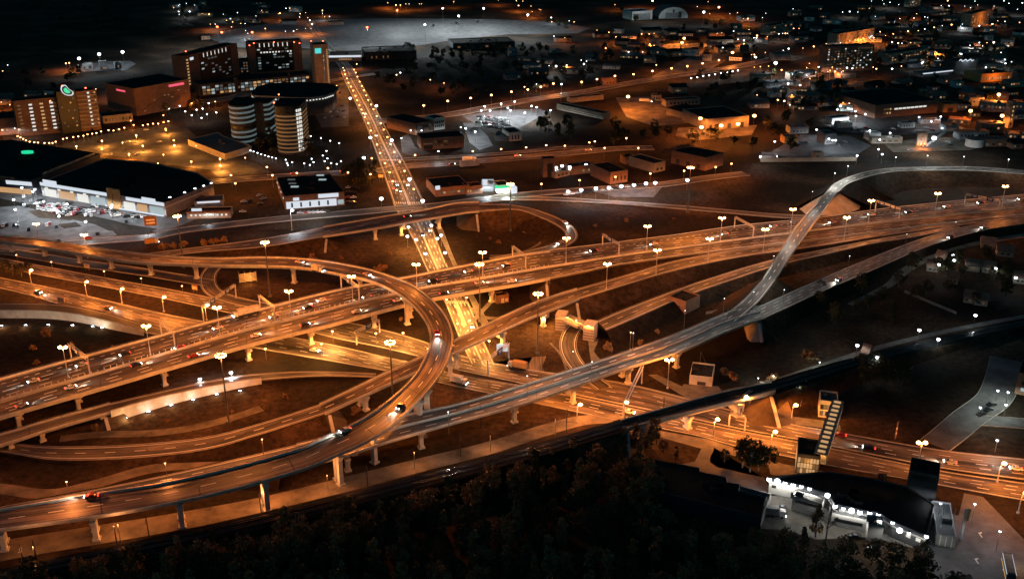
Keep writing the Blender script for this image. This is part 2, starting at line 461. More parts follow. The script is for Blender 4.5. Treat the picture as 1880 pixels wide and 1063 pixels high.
mwb = Road(mw_cut(1, 3, -999, 1010)); far_b = Road(mw_cut(1, 2, -999, 1010)); near_b = Road(mw_cut(2, 3, -999, 1010))
root = thing('motorway_bridge', 'wide multi-lane motorway bridge crossing the photo on rows of flared concrete piers', 'bridge')
mb = MB(); mwb.solid(mb, 0, 1, -.6, -.05); mwb.solid(mb, .06, .44, -1.9, -.6); mwb.solid(mb, .56, .94, -1.9, -.6); mb.build('deck', 'concrete_pale', root)
def carriage(rd, root, lanes, far, name='road_surface'):
    mb = MB(); rd.sheet(mb, 0.012, .988, 0)
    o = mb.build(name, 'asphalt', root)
    mk = MB()
    for f in lanes: rd.dashes(mk, f, .46, 5, 8, .02, start=(f * 7.3) % 3)
    for f in (.06, .94): rd.line(mk, f, .42, .02)
    if far: rd.dashes(mk, .21, .55, 1.8, 2.6, .02)
    o2 = mk.build('lane_marking' if root else 'road_markings', 'paint', root)
    if not root: struct(o); struct(o2)
carriage(far_b, root, (.40, .58, .76), True); carriage(near_b, root, (.30, .50, .70), False)
for rd, f in ((mwb, 0.006), (mwb, .994)):
    mb = MB(); rd.solid(mb, f - .009, f + .009, -.8, .75); mb.build('parapet', 'concrete_pale', root)
    l = 0; rl = MB()
    while l < rd.L[-1]:
        q = rd.at(f, l); rl.beam((q.x, q.y, q.z + .5), (q.x, q.y, q.z + 1.25), .12, .12); l += 3
    rd.solid(rl, f - .003, f + .003, 1.2, 1.35); rl.build('guard_rail', 'metal', root)
def median(rd, root, far_rd):
    mb = MB(); rd.solid(mb, -.03, -.012, 0, .85); rd.solid(mb, .004, .022, 0, .85)
    l = 0
    while l < rd.L[-1]:
        for f in (-.055,):
            q = rd.at(f, l); mb.beam((q.x, q.y, q.z), (q.x, q.y, q.z + 1.5), .3, .3)
        l += 2.6
    return mb.build('median_barrier', 'concrete_pale', root)
median(near_b, root, far_b)
piers(root, mwb, [((30, 758), (.58, .70, .93)), ((150, 722), (.58, .70, .93)), ((310, 678), (.68, .93)), ((463, 634), (.68, .93)), ((585, 604), (.68, .93)), ((686, 578), (.70, .93)), ((757, 556), (.2, .70, .93)), ((909, 528), (.3, .72, .93)), ((240, 690), (.30,)), ((400, 640), (.3,))], 1.9)
ab = MB(); l = mwb.L[-1]; a, b = mwb.at(-.03, l - 1), mwb.at(1.03, l - 1); d = mwb.dirat(l)
for f0, f1 in ((-.03, 1.03),):
    q0, q1 = mwb.at(f0, l - 1.2), mwb.at(f1, l - 1.2)
    ab.beam((q0.x, q0.y, 3.3), (q1.x, q1.y, 3.3), 2.2, 6.6)
ab.build('abutment', 'stone', root)
l = 12.0
while l < mwb.L[-1]:
    jm = MB(); d = mwb.dirat(l) * .25; a, b = mwb.at(.012, l, .018), mwb.at(.988, l, .018); q = [a - d, b - d, b + d, a + d]
    if (q[1] - q[0]).cross(q[3] - q[0]).z < 0: q.reverse()
    jm.face(q); jm.build('expansion_joint', 'metal_dark', root); l += 33
# bank part on the right
far_r = Road(mw_cut(1, 2, 1010, 9999)); near_r = Road(mw_cut(2, 3, 1010, 9999)); all_r = Road(mw_cut(1, 3, 1010, 9999))
carriage(far_r, None, (.40, .58, .76), True, 'motorway'); carriage(near_r, None, (.32, .56, .78), False, 'motorway')
mb = MB(); all_r.solid(mb, -.03, 1.03, -1.0, -.05); struct(mb.build('road_base', 'dirt'))
mb = MB(); all_r.skirt(mb, 0); all_r.skirt(mb, 1)
for f0, s in ((0, -1),):
    q = all_r.A[0], all_r.B[0]
d = -all_r.dirat(0)
q0, q1 = all_r.at(-.08, 0), all_r.at(1.08, 0)
mb.face([q0 + d * .5 + Vector((0, 0, -1.0)), q0 + d * 9 + Vector((0, 0, -8.2)), q1 + d * 9 + Vector((0, 0, -8.2)), q1 + d * .5 + Vector((0, 0, -1.0))])
struct(mb.build('embankment', 'grass'))
br = thing('median_barrier', 'low concrete barrier between the two motorway carriageways on the right bank', 'barrier')
mb = MB(); near_r.solid(mb, -.03, -.012, 0, .85); near_r.solid(mb, .004, .022, 0, .85); mb.build('barrier_wall', 'concrete_pale', br)
for f, where in ((-.012, 'far'), (1.012, 'near')):
    g = thing('crash_barrier', 'long steel crash barrier along the %s edge of the right motorway bank' % where, 'barrier')
    mb = MB(); all_r.solid(mb, f - .004, f + .004, .45, .85)
    mb.build('rail', 'metal_pale', g); mb = MB(); l = 0
    while l < all_r.L[-1]:
        q = all_r.at(f, l); mb.beam((q.x, q.y, q.z - .3), (q.x, q.y, q.z + .7), .16, .16); l += 4
    mb.build('rail_post', 'metal', g)['kind'] = 'stuff'

# ------------------------------------------------------------------ the big loop flyover (brown, upper level)
LOOP = [((-160, 418), (-160, 427), 6.2), ((0, 433), (0, 444), 6.5), ((96, 443), (94, 457), 7), ((191, 458), (188, 473), 7.6), ((255, 466), (252, 482), 8.4), ((319, 472), (318, 485), 9), ((400, 475), (400, 488), 9.6), ((486, 473), (480, 489), 10.2),
        ((571, 477), (560, 493), 11.2), ((657, 491), (632, 506), 12.8), ((705, 504), (678, 516), 13.8), ((752, 522), (715, 532), 14.6), ((785, 545), (745, 551), 15.2), ((807, 566), (768, 573), 15.6),
        ((822, 588), (782, 593), 15.9), ((830, 608), (788, 610), 16), ((832, 625), (789, 626), 16), ((828, 644), (787, 640), 16), ((820, 667), (781, 653), 16), ((799, 702), (765, 685), 16), ((767, 738), (735, 719), 16),
        ((725, 779), (693, 753), 15.7), ((672, 812), (642, 783), 15), ((605, 842), (586, 808), 14), ((562, 860), (544, 826), 13.3), ((443, 895), (430, 858), 12), ((306, 926), (300, 887), 10.5), ((170, 950), (165, 908), 9.5), ((0, 973), (0, 936), 8.5), ((-160, 997), (-160, 964), 8)]
loop = Road(LOOP)
root = flyover('loop_flyover', 'tall curved flyover sweeping in a C-shaped loop over the motorway', loop, 'asphalt_worn_trails', 1.7, lanes=(.5,), dash=(4, 7))
piers(root, loop, [((18, 440), (.6,)), ((76, 450), (.6,)), ((139, 462), (.6,)), ((206, 472), (.6,)), ((273, 480), (.6,)), ((355, 484), (.6,)), ((542, 488), (.6,)), ((666, 503), (.6,)), ((757, 540), (.75,)), ((811, 628), (.15, .85)),
                   ((783, 714), (.2, .8)), ((764, 735), (.12,)), ((690, 785), (.5,)), ((618, 823), (.22, .5)), ((480, 870), (.1, .5)), ((325, 905), (.1, .5)), ((165, 930), (.1, .5)), ((5, 955), (.1, .5))], 1.7, 1.8, 3.8, 1.6)

# ------------------------------------------------------------------ grey flyover from the lower left to the right, and its branch
GREY = [((545, 817), (520, 862), 4), ((640, 793), (620, 841), 7), ((722, 767), (705, 814), 8.3), ((840, 743), (840, 775), 9), ((968, 705), (968, 740), 9),
        ((1117, 658), (1138, 681), 9), ((1240, 615), (1245, 648), 9), ((1339, 573), (1340, 607), 8.2), ((1392, 563), (1400, 586), 7.6)]
grey = Road(GREY)
root = flyover('grey_flyover', 'long straight grey flyover crossing above the avenue toward the right', grey, 'asphalt_grey', 1.6, lanes=(.25, .75), solid=(.05, .47, .53, .95))
piers(root, grey, [((640, 815), (.9, .3)), ((780, 775), (.75, .25)), ((947, 725), (.75, .25)), ((1060, 695), (.78, .25)), ((1157, 660), (.78, .25)), ((1240, 630), (.78, .25))], 1.6)
mb = MB(); grey.solid(mb, .49, .51, 0, .8); mb.build('median_barrier', 'concrete_pale', root)
g1 = Road([((-160, 962), (-160, 985), .3), ((0, 931), (0, 952), .3), ((240, 886), (225, 912), .4), ((400, 851), (390, 885), 1.2), ((545, 817), (520, 862), 4)])
ground_road('ramp_road', g1, 'asphalt_grey', lanes=(.3, .7), solid=(.05, .5, .95), dz=0)
mb = MB(); g1.skirt(mb, 0); g1.skirt(mb, 1); struct(mb.build('embankment', 'grass'))
g2 = Road([((1392, 563), (1400, 586), 7.6), ((1512, 510), (1505, 537), 6), ((1615, 467), (1605, 495), 5), ((1717, 430), (1705, 452), 4.2), ((1800, 410), (1797, 425), 4), ((1880, 397), (1880, 411), 4), ((2100, 366), (2100, 382), 4)])
ground_road('ramp_road', g2, 'asphalt_grey', lanes=(.27, .5, .73), solid=(.05, .95), dz=0.01)
mb = MB(); g2.skirt(mb, 0); g2.skirt(mb, 1); struct(mb.build('embankment', 'grass'))
mb = MB(); g2.solid(mb, -.02, 1.02, -1.0, -.05); struct(mb.build('road_base', 'dirt'))
BR = [((1400, 513), (1424, 513), 9.6), ((1430, 466), (1455, 466), 10.3), ((1458, 421), (1487, 421), 10.8), ((1490, 385), (1514, 385), 11), ((1516, 354), (1538, 354), 11)]
brr = Road(BR)
root = flyover('branch_flyover', 'narrow grey bridge rising diagonally across the right part of the motorway', brr, 'asphalt_grey', 1.5, lanes=(.5,), solid=(.08, .92))
piers(root, brr, [((1440, 470), (.5,)), ((1486, 400), (.5,))], 1.5)
g3 = Road([((1318, 584), (1350, 590), 8.2), ((1345, 567), (1375, 569), 8.3), ((1369, 547), (1398, 547), 8.8), ((1400, 513), (1424, 513), 9.6)])
ground_road('ramp_road', g3, 'asphalt_grey', lanes=(.5,), solid=(.08, .92), dz=.03)
mb = MB(); g3.skirt(mb, 0, i0=6); g3.skirt(mb, 1, i0=10); g3.solid(mb, -.02, 1.02, -1.2, -.05, i0=5); struct(mb.build('embankment', 'grass'))
g4 = Road([((1516, 354), (1538, 354), 11), ((1533, 337), (1557, 338), 10.5), ((1561, 324), (1582, 328), 10), ((1603, 313), (1615, 319.5), 9), ((1657, 308), (1663, 314), 8), ((1780, 306.5), (1780, 313.5), 7), ((1880, 313.5), (1880, 320.5), 6), ((2100, 334), (2100, 341), 6)])
ground_road('ramp_road', g4, 'asphalt_grey', lanes=(.5,), solid=(.08, .92), dz=0)
mb = MB(); g4.skirt(mb, 0); g4.skirt(mb, 1, slope=2.4); g4.solid(mb, -.02, 1.02, -1.2, -.05); struct(mb.build('embankment', 'grass'))
def cone_bank(name, label, rd, at_start, zdrop, mat='stone', cat='bridge abutment', w0=0.0, w1=1.0, spread=9):
    """paved slope that closes the bank under a bridge end"""
    l = 1.0 if at_start else rd.L[-1] - 1.0
    d = rd.dirat(l) * (1 if at_start else -1); a, b = rd.at(w0 - .05, l), rd.at(w1 + .05, l)
    lat = (a - b); lat.z = 0; lat.normalize(); z = a.z - zdrop
    root = thing(name, label, cat, (a.x, a.y, 0))
    mb = MB(); o = Vector((a.x, a.y, 0))
    def g(p, dx, dl, zz): q = p + d * dx + lat * dl - o; return Vector((q.x, q.y, zz))
    a0, b0 = g(a, -6, 0, z), g(b, -6, 0, z); a1, b1 = g(a, 1, 0, z), g(b, 1, 0, z)
    al, bl = g(a, 0, spread, -.2), g(b, 0, -spread, -.2); ac, bc = g(a, spread * .8, spread * .55, -.2), g(b, spread * .8, -spread * .55, -.2); af, bf = g(a, spread, 0, -.2), g(b, spread, 0, -.2)
    af_, bf_ = g(a, -8, spread, -.2), g(b, -8, -spread, -.2)
    sl = MB()
    for q in ([a1, b1, bf, af], [a1, af, ac], [a1, ac, al], [a1, al, af_, a0], [b1, bc, bf], [b1, bl, bc], [b1, b0, bf_, bl], [a0, b0, b1, a1], [a0, af_, bf_, b0]): sl.face(q)
    sl.build('slope', mat, root)
    for p, q in ((a1, al), (b1, bl)):
        ed = MB(); ed.beam(p + Vector((0, 0, .1)), q + Vector((0, 0, .2)), 1.3, .5); ed.build('stair', 'concrete_pale', root)
    return root
cone_bank('bridge_abutment', 'stone-faced triangular bank under the lower end of the narrow diagonal bridge', brr, True, 1.4, spread=12)
cone_bank('bridge_abutment', 'pale stone triangular bank under the far upper end of the narrow diagonal bridge', brr, False, 1.4, mat='concrete_pale', spread=15)
cone_bank('bridge_abutment', 'pale cone of stone at the right end of the long grey flyover', grey, False, 1.6, mat='concrete', spread=8)
cone_bank('bridge_abutment', 'bank with stairs under the right end of the motorway bridge', mwb, False, 2.0, mat='bank_earth', spread=11)

# ------------------------------------------------------------------ ramp below the motorway on the near side, on the ground left and bridging the avenue
SL = [((-160, 806), (-160, 815), .4), ((0, 813), (0, 829), .6), ((102, 820), (102, 843), .8), ((238, 817), (238, 840), 1.2), ((375, 803), (375, 825), 2.4), ((480, 777), (480, 796), 5), ((586, 743), (596, 759), 7)]
sl_l = Road(SL)
ground_road('slip_road', sl_l, 'asphalt_worn_trails', lanes=(.5,), solid=(.1, .9), dz=.02)
mb = MB(); sl_l.skirt(mb, 0); sl_l.skirt(mb, 1); sl_l.solid(mb, -.02, 1.02, -.9, -.05); struct(mb.build('embankment', 'grass'))
SB = [((586, 743), (596, 759), 7), ((640, 718), (655, 733), 7.6), ((693, 692), (712, 707), 8), ((778, 653), (790, 672), 8), ((840, 623), (847, 643), 8), ((878, 604), (890, 624), 8), ((953, 568), (960, 591), 7.8), ((1010, 546), (1016, 569), 7.6), ((1059, 531), (1064, 549), 7.2)]
slip = Road(SB)
root = flyover('slip_road_bridge', 'two-lane slip road bridge slanting under the loop flyover beside the motorway', slip, 'asphalt_worn_trails', 1.5, lanes=(.5,), solid=(.1, .9))
piers(root, slip, [((660, 715), (.8, .2)), ((765, 672), (.8, .2)), ((838, 640), (.1, .9)), ((916, 600), (.85, .2)), ((1000, 565), (.85,))], 1.5)
cone_bank('bridge_abutment', 'low rounded bank under the left end of the slip road bridge', slip, True, 1.5, mat='bank_earth', spread=9)
cone_bank('bridge_abutment', 'bank with pale stair under the right end of the slip road bridge', slip, False, 1.5, mat='bank_earth', spread=9)
sl_r = Road([((1059, 531), (1064, 549), 7.2), ((1140, 508), (1145, 524), 6.6), ((1240, 479), (1243, 496), 5.6), ((1360, 457), (1363, 471), 4.5), ((1500, 440), (1502, 452), 4), ((1650, 421), (1652, 428), 4), ((1880, 395), (1880, 398.5), 4)])
ground_road('slip_road', sl_r, 'asphalt_worn_trails', lanes=(.5,), solid=(.1, .9), dz=.02)
mb = MB(); sl_r.skirt(mb, 0, i1=14); sl_r.skirt(mb, 1); sl_r.solid(mb, -.02, 1.02, -.9, -.05); struct(mb.build('embankment', 'grass'))
# collector road toward the right, passing over the small tunnel
col = Road([((1096, 590), (1112, 606), 5), ((1150, 567), (1165, 584), 5), ((1240, 533), (1250, 547), 4.6), ((1330, 503), (1340, 515), 4.2), ((1420, 477), (1428, 487), 4), ((1520, 457), (1524, 465), 4), ((1600, 441), (1603, 447), 4), ((1680, 428), (1683, 434), 4), ((1760, 413), (1763, 418), 4)])
ground_road('collector_road', col, 'asphalt_worn_trails', lanes=(.5,), solid=(.08, .92), dz=.03)
mb = MB(); col.skirt(mb, 0); col.skirt(mb, 1); col.solid(mb, -.02, 1.02, -.9, -.05); struct(mb.build('embankment', 'grass'))

# ------------------------------------------------------------------ avenue, boulevard and the other roads on the ground
AVF = [((-160, 443), (-160, 457), 0), ((0, 474), (0, 490), 0), ((64, 486), (64, 503), 0), ((191, 510), (191, 527), 0), ((319, 533), (319, 552), 0), ((400, 549), (400, 570), 0), ((500, 567), (500, 592), 0), ((608, 586), (608, 619), 0), ((700, 605), (700, 638), 0), ((780, 628), (780, 658), 0), ((840, 651), (840, 679), 0),
       ((968, 678), (968, 706), 0), ((1136, 702), (1136, 741), 0), ((1276, 735), (1276, 770), 0), ((1353, 756), (1353, 786), 0), ((1459, 780), (1459, 806), 0), ((1540, 794), (1540, 822), 0), ((1725, 826), (1725, 858), 0), ((1880, 843), (1880, 880), 0), ((2100, 868), (2100, 908), 0)]
AVN = [((-160, 478), (-160, 500), 0), ((0, 510), (0, 529), 0), ((106, 531), (106, 558), 0), ((213, 556), (213, 587), 0), ((319, 580), (319, 613), 0), ((480, 609), (480, 641), 0), ((608, 633), (608, 663), 0), ((714, 657), (714, 682), 0), ((780, 670), (780, 696), 0), ((840, 688), (840, 710), 0),
       ((968, 710), (968, 737), 0), ((1136, 745), (1136, 772), 0), ((1276, 774), (1276, 799), 0), ((1353, 790), (1353, 820), 0), ((1459, 810), (1459, 841), 0), ((1540, 826), (1540, 858), 0), ((1725, 864), (1725, 890), 0), ((1880, 887), (1880, 918), 0), ((2100, 918), (2100, 954), 0)]
avf = Road(AVF, 4); avn = Road(AVN, 4)
ground_road('avenue', avf, 'asphalt_worn_trails', lanes=(.3, .52, .74)); ground_road('avenue', avn, 'asphalt_worn_trails', lanes=(.28, .5, .72))
md = Road([(b[1], a[0], 0) for b, a in [((None, (-160, 458)), ((-160, 477), None)), ((None, (0, 491)), ((0, 509), None)), ((None, (213, 532)), ((213, 555), None)), ((None, (319, 553)), ((319, 579), None)), ((None, (480, 590)), ((480, 608), None)), ((None, (608, 621)), ((608, 632), None)), ((None, (780, 660)), ((780, 669), None)), ((None, (968, 707)), ((968, 709), None))]], 4)
BLV = [((560, 40), (575, 40), 0), ((600, 98), (618, 98), 0), ((621, 120), (644, 120), 0), ((632, 147), (659, 147), 0), ((649, 182), (680, 182), 0), ((668, 221), (701, 221), 0), ((684, 262), (722, 262), 0), ((700, 306), (747, 306), 0), ((719, 361), (773, 361), 0), ((727, 384), (783, 384), 0), ((759, 440), (801, 440), 0),
       ((785, 497), (823, 493), 0), ((817, 555), (859, 555), 0), ((843, 619), (884, 617), 0), ((866, 668), (908, 670), 0)]
blv = Road(BLV, 4)
ground_road('boulevard', blv, 'asphalt_worn_trails', lanes=(.18, .34, .66, .82), solid=(.03, .48, .52, .97))
walk = Road([((803, 421), (812, 421), 0), ((829, 480), (838, 486), 0), ((864, 552), (874, 552), 0), ((887, 600), (898, 597), 0)])
ground_road('pavement', walk, 'paving', solid=())
def zebra(rd, u, v, span=(.05, .95), n=None):
    l = rd.near(u, v); mk = MB(); n = n or int(rd.W / 1.2)
    for i in range(n):
        f = span[0] + (span[1] - span[0]) * (i + .25) / n; g = f + (span[1] - span[0]) * .5 / n
        q = [rd.at(f, l - 2, .13), rd.at(g, l - 2, .13), rd.at(g, l + 2, .13), rd.at(f, l + 2, .13)]
        if (q[1] - q[0]).cross(q[3] - q[0]).z < 0: q.reverse()
        mk.face(q)
    struct(mk.build('road_markings', 'paint'))
for u, v in ((750, 374), (716, 297), (737, 325), (831, 562)): zebra(blv, u, v)
# hatched island with bollard-like marks down the boulevard centre near the motorway
mk = MB()
for i in range(34):
    l = blv.near(838, 590) + (i - 17) * 1.4
    q = [blv.at(.36, l, .13), blv.at(.46, l, .13), blv.at(.46, l + .7, .13), blv.at(.36, l + .7, .13)]
    if (q[1] - q[0]).cross(q[3] - q[0]).z < 0: q.reverse()
    mk.face(q)
struct(mk.build('road_markings', 'paint'))
# cross streets
def cr(name, pts, w, mat='asphalt_worn_trails', **k): rd = Road.centre(pts, w); ground_road(name, rd, mat, **k); return rd
xst = cr('street', [(300, 345, 0), (380, 335, 0), (444, 329, 0), (508, 325, 0), (603, 319, 0), (695, 314, 0), (742, 306, 0), (842, 299, 0), (944, 291, 0), (1060, 280, 0), (1140, 273, 0), (1200, 272, 0)], 13, lanes=(.5,))
cr('street', [(742, 293, 0), (800, 290, 0), (870, 286, 0), (960, 279, 0), (1030, 272, 0), (1090, 271, 0)], 7, solid=(.06, .94))
ust = cr('street', [(690, 223, 0), (760, 218, 0), (830, 210, 0), (900, 197, 0), (980, 183, 0), (1060, 171, 0), (1130, 158, 0), (1200, 146, 0), (1290, 133, 0), (1360, 121, 0), (1440, 104, 0)], 16, lanes=(.5,))
cr('street', [(470, 178, 0), (560, 158, 0), (640, 143, 0), (690, 136, 0)], 10)
cr('street', [(330, 170, 0), (350, 186, 0), (400, 184, 0), (460, 171, 0)], 16, solid=())
mst = cr('street', [(-120, 470, 0), (0, 456, 0), (80, 452, 0), (200, 441, 0), (270, 436, 0), (330, 424, 0), (400, 415, 0), (529, 401, 0), (657, 390, 0), (720, 384, 0), (800, 378, 0), (890, 366, 0), (960, 358, 0), (1034, 352, 0), (1120, 346, 0), (1215, 339, 0), (1300, 327, 0), (1370, 319, 0)], 11, mat='asphalt', solid=(.06, .94))
out = cr('outer_ramp', [(868, 373, .5), (920, 366, .5), (1000, 365, .5), (1080, 369, .5), (1200, 377, .5), (1320, 387, .5), (1420, 396, 1.5), (1500, 399, 3)], 7, solid=(.08, .92))
oo = Road.centre([(395, 488, 0), (382, 508, 0), (388, 532, 0), (418, 548, 0), (470, 560, 0), (520, 568, 0)], 8); ground_road('loop_road', oo, 'asphalt', solid=(.08, .92))
cr('service_road', [(-120, 470, 0), (0, 462, 0), (64, 470, 0), (140, 483, 0), (210, 492, 0), (290, 504, 0), (385, 520, 0)], 9, solid=(.06,))
cr('path', [(-100, 885, 0), (0, 897, 0), (85, 907, 0), (160, 893, 0), (272, 862, 0), (360, 853, 0), (443, 848, 0), (520, 838, 0)], 6, 'dirt', solid=(), kerb=False)
cr('path', [(110, 806, 0), (180, 798, 0), (270, 796, 0), (340, 788, 0), (410, 772, 0), (480, 750, 0)], 5, 'dirt', solid=(), kerb=False)
cr('path', [(848, 612, 0), (900, 556, 0)], 2.5, 'paving', solid=(), kerb=False)
cr('path', [(868, 565, 0), (886, 582, 0), (925, 585, 0), (935, 578, 0)], 3.5, 'paving', solid=(), kerb=False)
# small road through the tunnel and its pavement
tun = Road.centre([(1072, 588, .1), (1052, 606, .1), (1043, 628, .1), (1047, 652, .1), (1066, 678, .1), (1110, 712, .1)], 7.5); ground_road('underpass_road', tun, 'asphalt', solid=(.1, .9), dz=.05)
cr('path', [(1010, 630, 0), (1030, 652, 0), (1040, 678, 0)], 1.2, 'paving', solid=(), kerb=False)
ground_poly('pavement', [(1080, 625), (1100, 622), (1090, 645), (1100, 658), (1150, 672), (1140, 680), (1085, 662), (1082, 645)], 'paving', .03)
ground_poly('road', [(900, 666), (968, 674), (978, 655), (1003, 654), (996, 672), (1000, 684), (1020, 690), (1010, 700), (900, 690)], 'asphalt_worn_trails', .045)
ground_poly('pavement', [(1190, 688), (1206, 687), (1258, 712), (1262, 727), (1246, 722)], 'paving', .03)
ground_poly('pavement', [(1255, 705), (1318, 709), (1330, 722), (1330, 745), (1270, 735), (1245, 722)], 'paving', .035)
ground_poly('pavement', [(1345, 760), (1400, 748), (1440, 762), (1540, 776), (1545, 790), (1440, 776)], 'paving', .03)
# two lit ramp roads on the left with noise walls, and the overpass ramp at the centre top
ll = Road([((-160, 563), (-160, 576), 2), ((0, 557), (0, 576), 2), ((85, 557), (85, 577), 2), ((149, 564), (149, 584), 2), ((213, 580), (213, 598), 2), ((266, 596), (266, 610), 1.5), ((330, 612), (330, 622), 1)])
ground_road('ramp_road', ll, 'asphalt_dark', solid=(.1, .9), dz=.02)
mb = MB(); ll.skirt(mb, 0); struct(mb.build('embankment', 'grass'))
lm = Road([((202, 741), (202, 758), 4), ((300, 718), (300, 731), 3.2), ((400, 697), (400, 710), 2.4), ((480, 686), (480, 697), 1.6), ((586, 682), (586, 690), .9), ((690, 686), (690, 692), .5)])
ground_road('ramp_road', lm, 'asphalt', solid=(.1, .9), dz=.02)
mb = MB(); lm.skirt(mb, 0); lm.solid(mb, -.02, 1.02, -.9, -.05); struct(mb.build('embankment', 'grass'))
lmb = Road([((-160, 836), (-160, 862), 4), ((0, 798), (0, 818), 4.5), ((75, 776), (75, 794), 4.8), ((140, 758), (140, 775), 4.6), ((202, 741), (202, 758), 4)])
root = flyover('ramp_bridge', 'low ramp bridge with a brightly lit white parapet at the left edge', lmb, 'asphalt', 1.3, solid=(.1, .9))
piers(root, lmb, [((75, 785), (.75,)), ((190, 752), (.75,)), ((10, 808), (.6,))], 1.3, 1.3, 2.6)
cone_bank('bridge_abutment', 'shadowed earth bank below the end of the low ramp bridge', lmb, False, 1.4, mat='bank_earth', spread=6)
mg = Road([((-160, 735), (-160, 748), 8), ((0, 690), (0, 699), 8), ((90, 668), (90, 677), 8), ((166, 646), (166, 653), 8)])
JN = [((250, 468), (250, 476), 2.5), ((380, 452), (380, 462), 3.5), ((486, 438), (486, 453), 4.5), ((593, 417.5), (593, 435), 6), ((699, 399), (686, 421), 7.5), ((780, 386), (780, 404), 8), ((835, 374), (850, 392), 8), ((880, 371.5), (880, 389), 7.8)]
jn = Road(JN)
jl = Road(JN[:4]); jb = Road(JN[3:])
ground_road('ramp_road', jl, 'asphalt_worn_trails', lanes=(.5,), solid=(.06, .94), dz=.02)
mb = MB(); jl.skirt(mb, 0); jl.skirt(mb, 1); jl.solid(mb, -.02, 1.02, -.9, -.05); struct(mb.build('embankment', 'grass'))
root = flyover('overpass', 'short overpass carrying the ramp across the tree-lined boulevard', jb, 'asphalt_worn_trails', 1.5, lanes=(.5,), solid=(.06, .94), cat='overpass')
piers(root, jb, [((686, 412), (.85,)), ((735, 405), (.85, .3)), ((808, 395), (.85, .3))], 1.5)
cone_bank('bridge_abutment', 'earth bank with stairs under the right end of the boulevard overpass', jb, False, 1.6, mat='bank_earth', spread=14)
cone_bank('bridge_abutment', 'earth bank under the left end of the boulevard overpass', jb, True, 1.6, mat='grass', spread=10)
jlp = Road([((880, 375), (880, 389), 7.8), ((944, 377), (944, 385), 7.2), ((995, 389), (986, 397), 6.8), ((1039, 408), (1022, 414), 6.4), ((1059, 428), (1038, 429), 6.4), ((1052, 445), (1030, 441), 6.6), ((1018, 459), (1000, 453), 7), ((960, 468.5), (952, 464), 7.6), ((905, 478), (898, 474), 8)])
ground_road('loop_road', jlp, 'asphalt_worn_trails', solid=(.1, .9), dz=.02)
mb = MB(); jlp.skirt(mb, 0, slope=1.5); jlp.skirt(mb, 1, slope=2.2); jlp.solid(mb, -.02, 1.02, -.9, -.05); struct(mb.build('embankment', 'grass'))
cr('path', [(900, 470, 0), (950, 466, 0), (990, 448, 0), (992, 435, 0), (960, 426, 0)], 2.0, 'dirt', solid=(), kerb=False)
jbr = Road([((428, 470), (418, 476), 9.3), ((455, 458), (450, 466), 8), ((500, 447), (498, 453), 5.5)])

# ------------------------------------------------------------------ railway: dark bridge over the avenue and the track on both sides
RW = [((-160, 1096), (-160, 1118), 4), ((0, 1048), (0, 1070), 4), ((200, 1006), (200, 1028), 4), ((480, 944), (480, 966), 4.5), ((740, 880), (740, 900), 5.5), ((1000, 812), (1000, 832), 7), ((1140, 772), (1145, 789), 7.6)]
rw1 = Road(RW); rwb = Road([((1140, 772), (1145, 789), 7.6), ((1225, 748.5), (1230, 767), 7.6), ((1331, 719), (1340, 740), 7.6), ((1417, 702), (1424, 719), 7.6)])
rw2 = Road([((1417, 702), (1424, 719), 7.6), ((1495, 678), (1500, 697), 6.5), ((1580, 655), (1583, 671), 5), ((1724, 620), (1726, 635), 3), ((1880, 588), (1880, 600), 2), ((2100, 545), (2100, 557), 2)])
for rd in (rw1, rw2):
    mb = MB(); rd.sheet(mb, -.1, 1.1, .05); o = struct(mb.build('railway', 'rail_bed'))
    mb = MB(); rd.skirt(mb, 0, slope=1.3); rd.skirt(mb, 1, slope=1.3); struct(mb.build('embankment', 'grass'))
    mb = MB()
    for f in (.2, .36, .62, .78): rd.solid(mb, f - .008, f + .008, .15, .35)
    struct(mb.build('railway_track', 'rail_steel'))
root = flyover('railway_bridge', 'dark railway bridge crossing above the wide avenue at lower right', rwb, 'rail_bed', 1.8, solid=(), cat='railway bridge')
mb = MB()
for f in (.2, .36, .62, .78): rwb.solid(mb, f - .008, f + .008, .15, .35)
mb.build('track', 'rail_steel', root)
piers(root, rwb, [((1185, 768), (.85,)), ((1271, 752), (.8, .2)), ((1350, 728), (.85, .2))], 1.8, 2.2, 4.2)
cone_bank('bridge_abutment', 'brown stone bank under the right end of the railway bridge', rwb, False, 1.8, mat='bank_earth', spread=15)
cone_bank('bridge_abutment', 'shadowed bank under the left end of the railway bridge', rwb, True, 1.8, mat='bank_earth', spread=8)
# earth strip beside the railway
cr('path', [(-160, 1050, 0), (0, 1012, 0), (160, 985, 0), (300, 962, 0), (480, 928, 0), (640, 888, 0), (780, 852, 0), (900, 822, 0), (1000, 790, 0), (1070, 772, 0), (1140, 768, 0)], lambda t: 12 - 5 * t, 'dirt', solid=(), kerb=False)
# road on the right below the grey ramp, and lit tracks beside the railway
cr('path', [(2100, 392, 0), (1880, 430, 0), (1760, 452, 0), (1700, 474, 0), (1655, 502, 0), (1630, 525, 0), (1560, 560, 0)], lambda t: 11 - 8 * t, 'dirt', solid=(), kerb=False)
cr('path', [(1390, 708, 0), (1440, 694, 0), (1520, 668, 0), (1600, 642, 0), (1700, 617, 0), (1800, 596, 0), (1900, 578, 0)], 3.5, 'paving', solid=(), kerb=False)
cr('path', [(1500, 704, 0), (1580, 683, 0), (1640, 662, 0), (1724, 644, 0), (1860, 612, 0), (1960, 592, 0)], 3.5, 'paving', solid=(), kerb=False)
